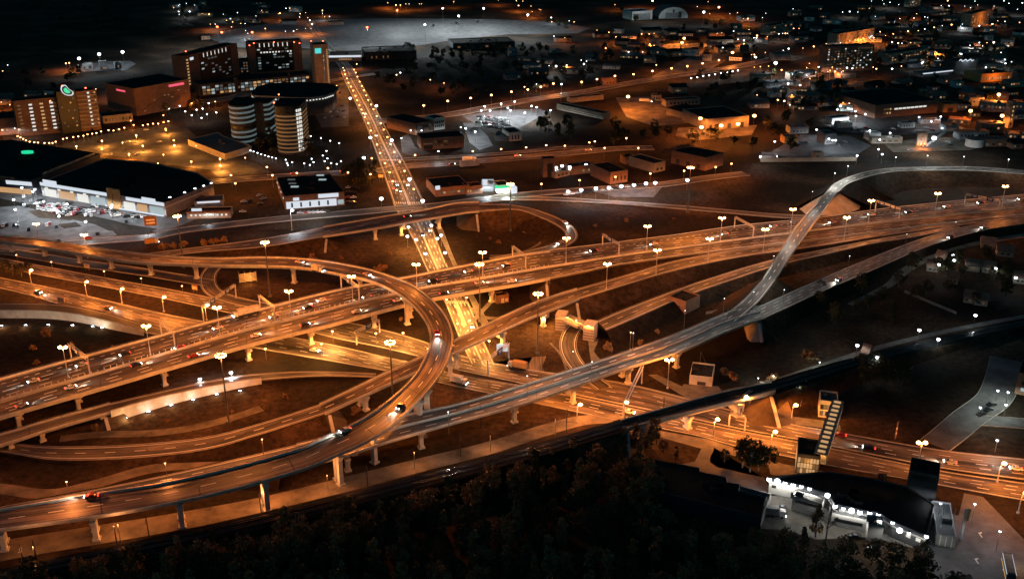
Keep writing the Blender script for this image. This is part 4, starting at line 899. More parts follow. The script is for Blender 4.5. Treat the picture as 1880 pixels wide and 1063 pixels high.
# airfield masts
for u, v, c in [(399, 50, 'r'), (407, 60, 'r'), (463, 60, 'r'), (674, 51, 'r'), (729, 20, 'r'), (780, 46, 'w'), (813, 16, 'w'), (842, 30, 'w'), (888, 16, 'w'), (969, 28, 'w')]:
    small_lamp(u, v, 'af' + c, ('airfield mast with a red-lit top, {o}' if c == 'r' else 'airfield floodlight mast with a white top, {o}'), h=26, power=42000, col=(.88, .97, 1), r=1.5, glow='dot_red' if c == 'r' else 'dot_white', name='airfield_mast', cat='light mast')
TOWN = {
 'rt': ([(1600, 3), (1620, 1), (1634, 5), (1623, 8), (1650, 9), (1676, 5), (1740, 2), (1790, 3), (1795, 10), (1843, 2), (1852, 7), (1825, 12), (1868, 18), (1877, 6), (1743, 12), (1728, 11), (1771, 12), (1782, 15), (1742, 11), (1801, 21), (1815, 18), (1790, 23), (1547, 23), (1560, 22), (1596, 16), (1575, 23), (1607, 31), (1683, 26), (1698, 32), (1703, 33), (1652, 35), (1678, 34), (1822, 45), (1767, 45), (1781, 40), (1845, 40), (1872, 42)], 'lamp among the farthest houses at the top right, {o}'),
 'rs': ([(1494, 86), (1517, 81), (1543, 79), (1560, 76), (1570, 74), (1585, 70), (1601, 66), (1616, 59), (1640, 63), (1667, 58), (1686, 57), (1698, 54), (1715, 51), (1730, 48), (1747, 46), (1764, 49), (1779, 40), (1798, 48), (1832, 39), (1626, 66), (1604, 70)], 'orange lamp along the far upper-right street, {o}'),
 'rm': ([(1638, 78), (1649, 80), (1656, 80), (1672, 79), (1781, 84), (1798, 79), (1812, 79), (1824, 78), (1825, 78), (1804, 85), (1851, 85), (1838, 97), (1693, 116), (1717, 96), (1720, 97), (1722, 108), (1765, 100), (1763, 98), (1845, 110), (1857, 114), (1846, 117), (1695, 114), (1655, 122), (1789, 121), (1810, 124), (1823, 131)], 'small house lamp in the dark quarter right of the flats, {o}'),
 'rb': ([(1523, 102), (1513, 108), (1519, 110), (1535, 114), (1528, 124), (1524, 130), (1533, 132), (1555, 125), (1565, 126), (1548, 131), (1603, 124), (1609, 127), (1638, 127), (1520, 132), (1545, 133), (1503, 124), (1486, 117), (1481, 125)], 'warm lamp at the foot of the big block of flats, {o}'),
 'rl': ([(1400, 33), (1406, 25), (1456, 17), (1384, 70), (1390, 66), (1409, 68), (1437, 62), (1442, 62), (1446, 62), (1430, 63), (1457, 53), (1467, 53), (1385, 101), (1405, 97), (1438, 93), (1448, 90), (1474, 89), (1388, 106), (1385, 124), (1396, 123), (1411, 122), (1435, 129), (1455, 137), (1481, 139), (1487, 145), (1498, 133), (1447, 154), (1469, 157), (1390, 175), (1428, 184), (1454, 175), (1440, 186), (1450, 193), (1549, 174), (1548, 189), (1543, 195), (1559, 190)], 'scattered lamp around the dazzling white floodlight, {o}'),
 'cr': ([(1280, 13), (1300, 4), (1303, 26), (1340, 26), (1354, 24), (1365, 35), (1373, 35), (1347, 58), (1317, 62), (1325, 61), (1375, 55), (1355, 73), (1366, 75), (1389, 70), (1380, 101), (1386, 105), (1366, 81), (1192, 63), (1201, 62), (1193, 82), (1201, 84), (1178, 63), (1327, 88)], 'lamp in the workshops beyond the upper street, {o}'),
 'ct': ([(1129, 9), (1012, 33), (1013, 41), (1045, 39), (1054, 41), (1096, 56), (1118, 60), (1017, 67), (1037, 70), (1131, 68), (1008, 121), (1021, 122), (1041, 120), (1040, 120), (1072, 118), (1077, 113), (1067, 111), (1205, 120), (1180, 96), (1154, 96), (1112, 89), (963, 160), (985, 155), (1016, 154), (1031, 155), (1030, 172), (790, 147), (815, 153), (728, 138), (735, 134)], 'lone lamp in the dark woods at upper centre, {o}'),
 'tc': ([(712, 6), (727, 10), (735, 10), (745, 8), (751, 8), (770, 8), (774, 8), (833, 4), (948, 2), (952, 11), (960, 3), (975, 12), (990, 18), (993, 19), (977, 22), (915, 1), (730, 18)], 'lamp beyond the airfield at the top edge, {o}'),
 'tl': ([(319, 15), (328, 11), (330, 9), (342, 7), (328, 22), (329, 27), (339, 30), (357, 10), (348, 22), (371, 26), (384, 27), (410, 27), (423, 35), (427, 41), (416, 38), (436, 24), (442, 44), (450, 44), (386, 45), (395, 45), (425, 50), (480, 20), (470, 30), (511, 26), (514, 25), (532, 16), (525, 16), (551, 26), (550, 32), (561, 24), (565, 33), (569, 38), (573, 45), (571, 53), (561, 53), (545, 55), (539, 58), (524, 58), (487, 53), (592, 20), (592, 25), (596, 31), (605, 31), (451, 57), (455, 62)], 'faint lamp strewn around the airfield taxiways, {o}'),
 'le': ([(5, 131), (14, 120), (2, 188), (18, 193), (32, 198), (65, 178), (77, 184), (101, 181), (50, 188), (24, 192), (176, 164), (196, 166), (229, 155), (218, 160), (273, 150), (291, 153), (315, 142), (247, 158), (268, 163), (228, 168), (6, 224), (20, 227), (28, 226), (27, 236), (4, 239), (121, 117), (127, 116)], 'warm lamp by the buildings along the left edge, {o}'),
}
for key, (lst, t) in TOWN.items():
    warm = key in ('rs', 'rb', 'le', 'cr', 'tc')
    for i, (u, v) in enumerate(lst):
        wm = rng.random() < (.75 if warm else .35)
        small_lamp(u, v, key, t, h=8, glow='dot_warm' if wm else 'dot_white', power=rng.choice((0, 0, 1500, 4000, 11000)) if wm else rng.choice((0, 0, 900, 2200)), col=WARM if wm else COOL, r=.4 + .65 * rng.random() ** 3, name='distant_lamp', group='small lamps in the far town')
# ------------------------------------------------------------------ noise walls beside the two lit ramps
def noise_wall(rd, label, top, i0, i1, seg=2):
    root = thing('noise_wall', label, 'noise wall'); i = i0
    while i < i1:
        j = min(i + seg, i1); mb = MB()
        q = [rd.B[i], rd.B[j]]; d = (q[1] - q[0]); d.z = 0; n = Vector((d.y, -d.x, 0)).normalized() * .9
        if n.y > 0: n = -n
        a, b = q[0] + n, q[1] + n; b = a + (b - a) * .985
        mb.hull8([(a.x, a.y, 0), (b.x, b.y, 0), (b.x - n.x * .3, b.y - n.y * .3, 0), (a.x - n.x * .3, a.y - n.y * .3, 0), (a.x, a.y, a.z + top), (b.x, b.y, b.z + top), (b.x - n.x * .3, b.y - n.y * .3, b.z + top), (a.x - n.x * .3, a.y - n.y * .3, a.z + top)])
        mb.build('wall_panel', 'concrete_pale', root)
        mb = MB(); mb.beam((a.x, a.y, a.z + top + .15), (b.x, b.y, b.z + top + .15), .5, .3); mb.build('coping', 'concrete', root)
        i = j
    return root
noise_wall(ll, 'pale curved noise wall along the ramp at the left edge, lit in patches', 2.2, 6, ll.n - 7)
noise_wall(lm, 'tapering pale noise wall along the lower-left ramp, lit in patches', 1.3, 0, lm.n - 13)
for u, v in [(3, 600), (47, 599), (89, 598), (133, 599), (170, 601), (187, 604)]: ground_flood(u, v, 'fl1', 'small floodlight in the grass before the upper curved noise wall, {o}', P(u + 3, v - 24, 2), power=WALLP)
for u, v in [(231, 770), (273, 758), (315, 746), (355, 736), (398, 726), (441, 720)]: ground_flood(u, v, 'fl2', 'small floodlight in the grass before the lower noise wall, {o}', P(u - 4, v - 28, 2), power=WALLP)

# ------------------------------------------------------------------ buildings
class Blk:
    """box building: front edge from photo pixel a to b on the ground"""
    def __init__(s, name, label, cat, a, b, depth, h, wall, roof='roof_dark', group=None, zref=0.0, parapet=.8, rise=0.0):
        A, B = P(a[0], a[1], zref), P(b[0], b[1], zref); A.z = B.z = 0; d = B - A
        s.W = d.length; s.D = depth; s.H = h
        s.root = thing(name, label, cat, A, math.atan2(d.y, d.x), group)
        mb = MB(); mb.box((s.W / 2, depth / 2, h / 2), (s.W, depth, h)); mb.build('wall', wall, s.root)
        mb = MB()
        if rise:
            mb.hull8([(-.5, -.5, h), (s.W + .5, -.5, h), (s.W + .5, depth + .5, h), (-.5, depth + .5, h), (-.5, depth / 2 - .1, h + rise), (s.W + .5, depth / 2 - .1, h + rise), (s.W + .5, depth / 2 + .1, h + rise), (-.5, depth / 2 + .1, h + rise)])
        else:
            mb.box((s.W / 2, depth / 2, h + .06), (s.W - .6, depth - .6, .12))
            if parapet:
                t = .3
                for c, dd in (((s.W / 2, t / 2, 0), (s.W, t)), ((s.W / 2, depth - t / 2, 0), (s.W, t)), ((t / 2, depth / 2, 0), (t, depth - 2 * t)), ((s.W - t / 2, depth / 2, 0), (t, depth - 2 * t))):
                    mb.box((c[0], c[1], h + parapet / 2), (dd[0] - .004, dd[1] - .004, parapet), 0, 1)
            n = max(1, int(s.W * depth / 400))
            for i in range(min(n, 8)):
                mb.box((s.W * rng.uniform(.15, .85), depth * rng.uniform(.2, .8), h + .7), (rng.uniform(1.2, 3), rng.uniform(1.2, 2.5), 1.2))
        mb.build('roof', [roof, wall] if not rise else roof, s.root)
    def panel(s, name, x0, x1, z0, z1, mat, face='f', out=.12, deep=None):
        W, D = s.W, s.D; mb = MB(); t = out * 2 if deep is None else deep
        cx, w = (x0 + x1) / 2, x1 - x0
        if face == 'f': mb.box((cx * W, -out + t / 2 - .0, (z0 + z1) / 2), (w * W, t, z1 - z0))
        elif face == 'l': mb.box((-out + t / 2, cx * D, (z0 + z1) / 2), (t, w * D, z1 - z0))
        elif face == 'r': mb.box((W + out - t / 2, cx * D, (z0 + z1) / 2), (t, w * D, z1 - z0))
        return mb.build(name, mat, s.root)
    def windows(s, nx, nz, x0, x1, z0, z1, mats, face='f', fx=.5, fz=.5, out=.1, keep=1.0, name='window'):
        W = s.W if face == 'f' else s.D; cw, ch = (x1 - x0) * W / nx, (z1 - z0) / nz; cache = {}
        for i in range(nx):
            for j in range(nz):
                if rng.random() > keep: continue
                m = rng.choice(mats) if isinstance(mats, (list, tuple)) else mats
                if m not in cache:
                    mb = MB(); w, h = cw * fx, ch * fz
                    mb.box((0, 0, 0), (w, .2, h), 0, 1); mb.box((0, .03, 0), (w + .3, .2, h + .3), 0, 0); cache[m] = mb.mesh(name, ['wall_dark', m])
                x = x0 * W + cw * (i + .5); z = z0 + ch * (j + .5)
                if face == 'f': link(name, cache[m], s.root, (x, -out + .1, z))
                elif face == 'l': link(name, cache[m], s.root, (out * -1 + .1, W - x, z), -math.pi / 2)
                else: link(name, cache[m], s.root, (s.W + out - .1, x, z), math.pi / 2)
        return s
def roofed(name, label, cat, pix, z, wall, roof='roof_dark', parapet=.7, units=5, wallmat_edges=None):
    """flat building from its roof outline in the photo"""
    pts = [P(u, v, z) for u, v in pix]; c = sum(pts, Vector()) / len(pts); c.z = 0
    root = thing(name, label, cat, c); loc = [(p.x - c.x, p.y - c.y) for p in pts]
    mb = MB(); mb.prism(loc, -.2, z - .05); mb.build('wall', wall, root)
    mb = MB(); n = len(loc)
    mb.prism([(x * .995, y * .995) for x, y in loc], z - .02, z + .1)
    for i in range(n):
        a, b = loc[i], loc[(i + 1) % n]; mb.beam((a[0], a[1], z + parapet / 2), (b[0], b[1], z + parapet / 2), .35, parapet, 1)
    for i in range(units):
        k = [rng.random() + .15 for _ in loc]; t = sum(k); x = sum(q[0] * w for q, w in zip(loc, k)) / t; y = sum(q[1] * w for q, w in zip(loc, k)) / t
        mb.box((x * 1.25, y * 1.25, z + .8), (rng.uniform(1.5, 3.5), rng.uniform(1.5, 3), 1.4))
    mb.build('roof', [roof, wall], root)
    return root, loc, c
def edge_panel(root, loc, i, f0, f1, z0, z1, mat, name, out=.15, th=.3):
    a, b = Vector((*loc[i], 0)), Vector((*loc[(i + 1) % len(loc)], 0)); p, q = a.lerp(b, f0), a.lerp(b, f1); d = q - p
    n = Vector((d.y, -d.x, 0)).normalized()
    if n.dot((p + q) / 2) < 0: n = -n
    m = (p + q) / 2 + n * (out - th / 2 + .001); mb = MB()
    mb.box((0, 0, 0), (d.length, th, z1 - z0)); o = mb.build(name, mat, root, (m.x, m.y, (z0 + z1) / 2), math.atan2(d.y, d.x)); return o

# --- hotel and office complex, upper left
LIT = ['win_dim', 'win_dim', 'win_amber_dim', 'win_warm', 'win_cool', 'glass_dark', 'glass_dark']
b = Blk('office_slab', 'left of two tall dark glass slabs with brown end walls', 'office block', (346, 166), (441, 138), 16, 33, 'brick_brown')
b.panel('glass_facade', .25, .86, 2, 32, 'glass_dark'); b.windows(9, 8, .27, .84, 4, 27, ['win_dim', 'win_cool', 'win_dim'], out=.24, keep=.22, fx=.7)
b.windows(7, 1, .30, .80, 28, 32.5, 'win_bright', out=.26, fx=.18, fz=.9, name='facade_light'); b.windows(1, 9, .015, .06, 4, 31, 'win_warm', fx=.8, fz=.45, name='facade_light'); b.panel('round_sign', .09, .15, 28.4, 31, 'sign_white', out=.3)
b = Blk('office_slab', 'right of two tall dark glass slabs, with a row of white lights below its roof', 'office block', (459, 137), (557, 131), 16, 33, 'brick_brown')
b.panel('glass_facade', .14, .84, 2, 32, 'glass_dark'); b.windows(9, 8, .16, .82, 4, 27, ['win_dim', 'win_dim', 'win_cool'], out=.24, keep=.3, fx=.7)
b.windows(7, 1, .18, .78, 28, 32.5, 'win_bright', out=.26, fx=.18, fz=.9, name='facade_light'); b.windows(12, 1, .16, .82, 21, 24, 'win_bright', out=.27, fx=.5, fz=.5, keep=.6, name='facade_light')
Blk('link_wing', 'low dark link wing between the two tall glass slabs', 'office block', (441, 138), (459, 137), 14, 15, 'wall_dark').windows(3, 4, .1, .9, 2, 14, ['win_dim', 'glass_dark', 'win_amber_dim'], fx=.6)
b = Blk('office_tower', 'narrow tan tower with a small teal sign near its top', 'office tower', (581, 161), (607, 159), 16, 42, 'wall_tan')
b.panel('teal_sign', .08, .5, 34, 39, 'sign_teal', out=.5); b.windows(1, 18, .84, .96, 4, 38, 'win_warm', fx=.8, fz=.5); b.windows(1, 14, .60, .68, 3, 32, ['win_dim', 'win_warm'], fx=.8, fz=.7)
b = Blk('office_podium', 'long low glass podium in front of the two dark slabs', 'office block', (368, 178), (573, 157), 22, 11, 'wall_dark')
b.windows(26, 3, .02, .98, 1, 10, ['win_dim', 'win_amber_dim', 'win_warm', 'win_dim', 'glass_dark', 'win_cool'], fx=.75, fz=.7); b.panel('fin', .30, .33, 0, 15, 'wall_dark', out=1.0, deep=2.0); b.panel('fin', .78, .80, 0, 15, 'wall_dark', out=1.0, deep=2.0)
for u, v in [(341, 95), (458, 84), (466, 80), (503, 78), (540, 78), (550, 80), (571, 76), (593, 76), (577, 84), (596, 81), (114, 158), (157, 162), (92, 186), (512, 174), (503, 189), (529, 187), (544, 199)]:
    o = small_lamp(u, v, 'rl_', 'red warning lamp on top of the tall offices at upper left, {o}', h=2.2, zb=33, r=.7, glow='dot_red', name='warning_lamp', cat='warning light')
b = Blk('terminal_building', 'low terminal with a bright white roof band behind the boulevard end', 'terminal', (604, 114), (664, 113), 25, 7, 'wall_tan'); b.panel('light_band', 0, 1, 4.8, 7, 'sign_white'); b.windows(6, 1, .3, .7, 1, 4, 'win_warm')
Blk('terminal_building', 'dark stepped roof building right of the lit terminal', 'terminal', (672, 112), (765, 108), 40, 9, 'wall_dark').windows(10, 1, .05, .5, 1, 6, ['win_amber_dim', 'glass_dark'])
Blk('terminal_building', 'low dark building in front of the airfield apron', 'terminal', (832, 92), (945, 88), 40, 7, 'wall_dark').windows(10, 1, .05, .95, 1, 5, ['win_amber_dim', 'glass_dark'], keep=.4)
b = Blk('theatre_building', 'windowless brown block with a pink neon sign at its roof', 'cultural hall', (252, 214), (352, 194), 45, 24, 'brick_brown')
b.panel('pink_neon_sign', .62, .90, 20.5, 22.6, 'sign_pink', out=.5); b.windows(14, 6, .05, .95, 2, 18, ['win_warm', 'win_amber_dim'], keep=.2, fx=.25, fz=.3); b.panel('pink_neon_sign', .3, .6, 20, 21.5, 'sign_pink', 'l', .4)
b = Blk('hotel_block', 'wide dark hotel with upright rows of lit windows at left', 'hotel', (36, 252), (126, 242), 16, 29, 'brick_brown')
for x0, m in ((.05, 'win_amber_dim'), (.28, 'win_bright'), (.50, 'win_warm'), (.70, 'win_bright')): b.windows(1, 8, x0, x0 + .09, 3, 27, m, fx=.8, fz=.45)
for k in range(7): b.panel('balcony', .80, 1.0, 4 + 3.5 * k, 5.2 + 3.5 * k, 'wall_tan', out=.9, deep=1.0)
b.windows(1, 8, .93, .98, 3, 27, ['win_warm', 'win_amber_dim', 'glass_dark'], fx=.8, fz=.4)
b = Blk('glass_tower', 'dark glass tower carrying a green bean-shaped neon emblem', 'office tower', (116, 246), (150, 242), 14, 34, 'glass_dark')
b.windows(5, 8, .1, .9, 4, 30, ['win_dim', 'win_warm'], keep=.25, fx=.5, fz=.35)
KID = [(0, 4.6), (1.6, 4.2), (2.6, 2.6), (3.4, .9), (5.2, -.4), (6.6, -2.0), (6.5, -4.0), (4.8, -5.0), (2.2, -4.8), (-.4, -3.6), (-2.2, -1.6), (-2.9, .8), (-2.4, 3.2)]
for nm, k, m, y in (('emblem_outline', 1.0, 'sign_white', -1.4), ('emblem_gap', .80, 'wall_dark', -1.55), ('green_emblem', .52, 'sign_green', -1.7)):
    mb = MB(); cx, cz = 1.6, -.4; f = [((x - cx) * k, y, (z - cz) * k) for x, z in KID]; bk = [(x, y + .12, z) for x, _, z in f]
    mb.face(f); mb.face(bk[::-1])
    for i in range(len(f)): mb.face([f[i], bk[i], bk[(i + 1) % len(f)], f[(i + 1) % len(f)]])
    mb.build(nm, m, b.root, (b.W * .55, 0, 35.5))
mb = MB(); mb.beam((b.W * .55 - 2, -1.2, 33), (b.W * .55 - 2, -1.2, 38), .2, .2); mb.beam((b.W * .55 + 2, -1.2, 33), (b.W * .55 + 2, -1.2, 38), .2, .2); mb.beam((b.W * .55 - 2, -1.2, 34), (b.W * .55 - 2, 1, 34), .2, .2); mb.build('emblem_frame', 'metal_dark', b.root)
b = Blk('balcony_tower', 'slim tower of banded balconies right of the green emblem', 'hotel', (151, 242), (187, 238), 14, 33, 'brick_brown')
for k in range(9): b.panel('balcony', 0, .96, 3 + 3.3 * k, 4.2 + 3.3 * k, 'wall_tan', out=1.1, deep=1.2)
b.windows(1, 9, .52, .66, 4.2, 33.5, 'win_bright', fx=.8, fz=.5, out=.3); b.windows(1, 9, .86, .96, 4.2, 33.5, ['win_amber_dim', 'win_warm', 'glass_dark'], fx=.8, fz=.4, out=.3)
Blk('low_block', 'low brown block at the left edge beside the hotel', 'building', (-45, 254), (35, 246), 30, 13, 'brick_brown').windows(9, 2, .2, .95, 2, 11, ['win_warm', 'win_amber_dim', 'win_cool'], keep=.45, fx=.3, fz=.4)
Blk('annex_block', 'low annex between the emblem towers and the brown hall', 'building', (190, 228), (245, 222), 16, 6, 'wall_tan').windows(8, 1, .05, .95, 1, 5, ['win_amber_dim', 'glass_dark'])

# --- curved office complex
def curve_tower(name, label, outline_c, poly, h, floors, band, wall, roofm='roof_dark', lit=None):
    root = thing(name, label, 'office tower', (outline_c.x, outline_c.y, 0)); n = len(poly)
    mb = MB(); mb.prism(poly, 0, h); mb.build('wall', wall, root)
    mb = MB(); mb.prism([(x * 1.01, y * 1.01) for x, y in poly], h, h + .9); mb.build('roof', roofm, root)
    fh = h / floors
    for k in range(floors):
        mb = MB(); big = [(x * 1.018, y * 1.018) for x, y in poly]; mb.prism(big, fh * k + fh * .45, fh * k + fh * .86); mb.build('window_band', band if rng.random() < .85 else 'glass_dark', root)
    return root
pl = P(460, 262); poly = []
ax = (P(497, 258) - P(430, 262)); wl = ax.length
for k in range(13): a = math.pi + math.pi * k / 12 ; poly.append((-wl * .18 + wl * .34 * math.cos(a), 4 + 13 * math.sin(a)))
poly += [(wl * .30, 7), (wl * .42, 3), (wl * .56, 6), (wl * .60, 22), (-wl * .52, 24)]
curve_tower('curved_office', 'rounded office wing with stacked pale window bands', pl, poly, 31, 8, 'band_teal', 'wall_dark')
pr_ = P(533, 282); rr = (P(556, 284) - P(508, 284)).length / 2
poly = [(rr * math.cos(a), 5 + rr * .9 * math.sin(a)) for a in [math.pi + math.pi * k / 14 for k in range(15)]] + [(rr, 26), (-rr, 26)]
rt = curve_tower('curved_office', 'taller round-fronted office tower with columns of bright windows', pr_, poly, 37, 12, 'win_amber_dim', 'wall_dark')
for c in range(3):
    for k in range(11):
        a = -.72 + .21 * c; x, y = rr * 1.035 * math.cos(a), 5 + rr * .93 * math.sin(a); mb = MB(); mb.box((0, 0, 0), (.4, 1.3, 2.0))
        mb.build('window', 'win_bright', rt, (x, y, 3.2 + 3.05 * k), a)
cc = P(530, 205); root = thing('round_hall', 'dark flat-topped round hall with a ring of white eave lights behind the curved offices', 'office block', cc)
poly = [(-32, 4), (-28, -8), (-12, -11), (6, -17), (22, -17), (34, -8), (40, 6), (40, 30), (28, 46), (0, 52), (-26, 46), (-33, 30)]
mb = MB(); mb.prism(poly, 0, 15); mb.build('wall', 'wall_dark', root); mb = MB(); mb.prism([(x * 1.06, y * 1.06) for x, y in poly], 15, 16.6, 1, 0); mb.build('roof', ['roof_dark', 'wall_grey'], root)
for i in range(6):
    a, b2 = poly[i], poly[i + 1]; m = max(2, int(math.dist(a, b2) / 3.0))
    for k in range(m):
        t = (k + .5) / m; mb = MB(); mb.box((0, 0, 0), (1.2, 1.2, .9)); mb.build('eave_light', 'win_bright', root, ((a[0] + (b2[0] - a[0]) * t) * 1.035, (a[1] + (b2[1] - a[1]) * t) * 1.035, 13.6))
root, lc, c = roofed('terrace', 'low walled terrace jutting into the orange car park', 'terrace', [(345, 258), (413, 285), (462, 270), (440, 262), (410, 252), (400, 245)], 4, 'wall_tan', 'roof_grey', 1.0, 3)

# --- shopping centre
root, lc, c = roofed('shopping_mall', 'dark-roofed left wing of the shopping centre at the left edge', 'shopping centre', [(-70, 322), (60, 333), (78, 326), (184, 284), (106, 272), (20, 258), (-70, 268)], 10, 'wall_dark')
edge_panel(root, lc, 0, .02, .48, 5.5, 8.5, 'sign_white', 'store_sign'); edge_panel(root, lc, 0, .62, .98, 6.5, 9.2, 'sign_white', 'store_sign'); edge_panel(root, lc, 0, .30, .75, 9.2, 11.8, 'brick_brown', 'fascia'); edge_panel(root, lc, 0, .05, .95, .3, 4, 'win_warm', 'shop_window')
o = P(50, 278, 12) - c; mb = MB(); k = [(4.5 * math.cos(t / 12 * 6.283), 2.6 * math.sin(t / 12 * 6.283)) for t in range(12)]; mb.prism(k, 0, 1.4); mb.build('green_oval_sign', 'sign_green', root, (o.x, o.y, 10.6))
edge_panel(root, lc, 2, .05, .95, 10, 12.2, 'wall_tan', 'roof_wall', out=-2)
root, lc, c = roofed('shopping_mall', 'huge black-roofed shopping hall with a glowing white front fascia', 'shopping centre', [(74, 336), (198, 356), (208, 358), (222, 361), (303, 374), (392, 338), (362, 319), (270, 299), (192, 293), (98, 327)], 9, 'wall_grey', units=14)
edge_panel(root, lc, 0, .0, 1.0, 7.4, 9.6, 'sign_white', 'store_sign', .5); edge_panel(root, lc, 0, .06, .26, 9.0, 12, 'sign_white', 'store_sign', .9, .5)
edge_panel(root, lc, 3, .12, .98, 7.2, 9.4, 'sign_white', 'store_sign', .5); edge_panel(root, lc, 3, .5, .8, 9.0, 11.2, 'sign_white', 'store_sign', .9, .5)
for f0, f1, m in ((.05, .22, 'win_bright'), (.26, .50, 'win_warm'), (.54, .70, 'win_bright'), (.74, .95, 'win_cool')): edge_panel(root, lc, 0, f0, f1, .4, 5.6, m, 'shop_window', .25)
for f0, f1, m in ((.05, .3, 'win_bright'), (.36, .58, 'win_warm'), (.64, .95, 'win_cool')): edge_panel(root, lc, 3, f0, f1, .4, 6, m, 'shop_window', .25)
edge_panel(root, lc, 3, .0, 1.0, 1.2, 2.0, 'sign_white', 'canopy_light', 3.0, .6)
edge_panel(root, lc, 4, .0, .98, 6.2, 7.0, 'wall_pale', 'fascia', .2)
for i, w in ((1, .9), (2, .9)): edge_panel(root, lc, i, .05, w, 0, 13.5, 'wall_orange', 'entrance_portal', 1.2, 1.4)
for k in range(5):
    edge_panel(root, lc, 0, .08 + k * .19, .12 + k * .19, 5.9, 7.0, 'win_bright', 'wall_lamp', 1.2, .4)
light(root, P(150, 372, 7) - c, 3500, (.92, .97, 1.0), True, 2.0); light(root, P(265, 392, 7) - c, 3500, (.92, .97, 1.0), True, 2.0); light(root, P(95, 362, 7) - c, 3000, (.92, .97, 1.0), True, 2.0)
root, lc, c = roofed('supermarket', 'black-roofed store with a wide white glowing front beside the ring road', 'supermarket', [(522, 362), (632, 354), (606, 321), (508, 327)], 8.5, 'brick_brown')
edge_panel(root, lc, 0, .02, .86, .4, 5.0, 'sign_white', 'shop_front', .3); edge_panel(root, lc, 0, .14, .24, 5.6, 7.6, 'sign_white', 'store_sign', .6); edge_panel(root, lc, 0, .56, .90, 6.2, 8.8, 'sign_white', 'store_sign', .6); edge_panel(root, lc, 0, .88, .98, 1, 4, 'win_cool', 'shop_window', .3)
for k in range(5): edge_panel(root, lc, 0, .1 + .15 * k, .13 + .15 * k, 1.2, 4.2, 'wall_dark', 'door', .4)
for f in (.1, .35, .6, .9): edge_panel(root, lc, 3, f - .02, f + .02, 6, 7, 'win_bright', 'wall_lamp', .5)
for x, y, m in ((535, 330, 'win_dim'), (537, 337, 'win_dim'), (541, 343, 'win_cool'), (588, 322, 'win_cool'), (592, 330, 'win_cool')):
    o = P(x, y, 9) - c; mb = MB(); mb.box((0, 0, 0), (5, 2, .6)); mb.build('skylight', m, root, (o.x, o.y, 9))
light(root, P(577, 392, 5) - c, 1800, (.92, .97, 1), True, 2.0)
b = Blk('fuel_shop', 'small low shop with a row of white lights right of the mall car park', 'petrol station', (344, 402), (424, 400), 9, 4.2, 'wall_tan'); b.windows(9, 1, .05, .95, 1.2, 3.2, 'win_bright', fx=.5, fz=.7); b.panel('canopy', 0, 1, 4.2, 5.0, 'brick_brown', out=1.5, deep=3); b.panel('store_sign', .12, .35, 5, 6.6, 'sign_white', out=.4); light(b.root, (b.W / 2, -3, 3.6), 500, COOL)
b = Blk('car_wash', 'white-roofed low shed with a glowing top beside the mall flank', 'shed', (358, 383), (410, 380), 12, 4, 'wall_grey', 'roof_grey'); b.panel('light_band', .1, .9, 3.2, 4.4, 'sign_white'); 

# --- station yard and low buildings around the centre top
b = Blk('police_station', 'L-shaped brown two-storey station with a white bay, beside the boulevard', 'office building', (764, 249), (795, 242), 38, 9, 'brick_brown'); b.windows(6, 2, .1, .9, 1, 8, ['glass_dark', 'win_dim'], fx=.5)
b = Blk('police_station', 'small pale two-storey wing with rows of dark windows', 'office building', (797, 240), (817, 237), 14, 9.5, 'wall_pale'); b.windows(5, 2, .08, .95, 1.5, 8.5, 'glass_dark', fx=.5, fz=.45)
b = Blk('workshop_hall', 'long brown flat hall in the grassy station yard', 'workshop', (774, 276), (852, 271), 20, 8.5, 'brick_brown'); b.windows(9, 2, .3, .62, 1.5, 7.5, ['glass_dark', 'win_amber_dim'], fx=.5, fz=.4); b.panel('gate', .05, .26, .3, 3.4, 'glass_dark'); b.panel('gate', .05, .26, 4.4, 5.2, 'wall_pale')
b = Blk('mural_shop', 'small pale-fronted shop with coloured arches in the grey yard', 'shop', (935, 260), (958, 258), 18, 6.5, 'wall_pale'); b.windows(3, 1, .15, .85, 1, 4.8, 'sign_blue', fx=.45, fz=.9, name='arched_window')
Blk('open_shed', 'dark low shed left of the mural shop', 'shed', (908, 259), (934, 260), 16, 3.6, 'wall_dark', 'roof_grey')
Blk('gate_cabin', 'tiny lit cabin at the vehicle yard entrance', 'cabin', (871, 234), (884, 234), 5, 3, 'wall_pale').windows(2, 1, .1, .9, 1, 2.4, 'win_cool')
b = Blk('gateway', 'tall brown gateway tower with a dark arched opening', 'gateway', (997, 326), (1019, 325), 7, 13, 'brick_brown'); b.panel('archway', .35, .80, 0, 10, 'glass_dark', out=.3)
Blk('row_house', 'low warm-lit row behind white globe lamps', 'house', (1048, 322), (1090, 317), 10, 5.5, 'brick_brown').windows(8, 1, .05, .95, 1, 4, ['win_warm', 'win_amber_dim'], fx=.4)
Blk('courtyard_wall', 'pale low wing right beside the gateway', 'house', (1020, 328), (1046, 322), 6, 3.5, 'wall_tan').windows(3, 1, .1, .9, .8, 2.8, ['win_warm', 'glass_dark'])
b = Blk('depot_house', 'brown corner house with buttressed front above the white globe row', 'house', (1120, 339), (1152, 334), 26, 8, 'brick_brown'); b.windows(4, 1, .1, .95, 1, 6, 'glass_dark', fx=.35)
Blk('small_garage', 'small tan garage with a long dark roof right of the gateway group', 'garage', (1200, 318), (1221, 313), 26, 6.5, 'wall_tan').windows(2, 1, .15, .85, .6, 3.6, 'glass_dark', name='garage_door')
Blk('round_kiosk', 'little dark pavilion beyond the low row houses', 'kiosk', (1148, 303), (1168, 301), 9, 5, 'brick_brown').windows(3, 1, .1, .9, 1, 4, 'win_amber_dim', fx=.4)
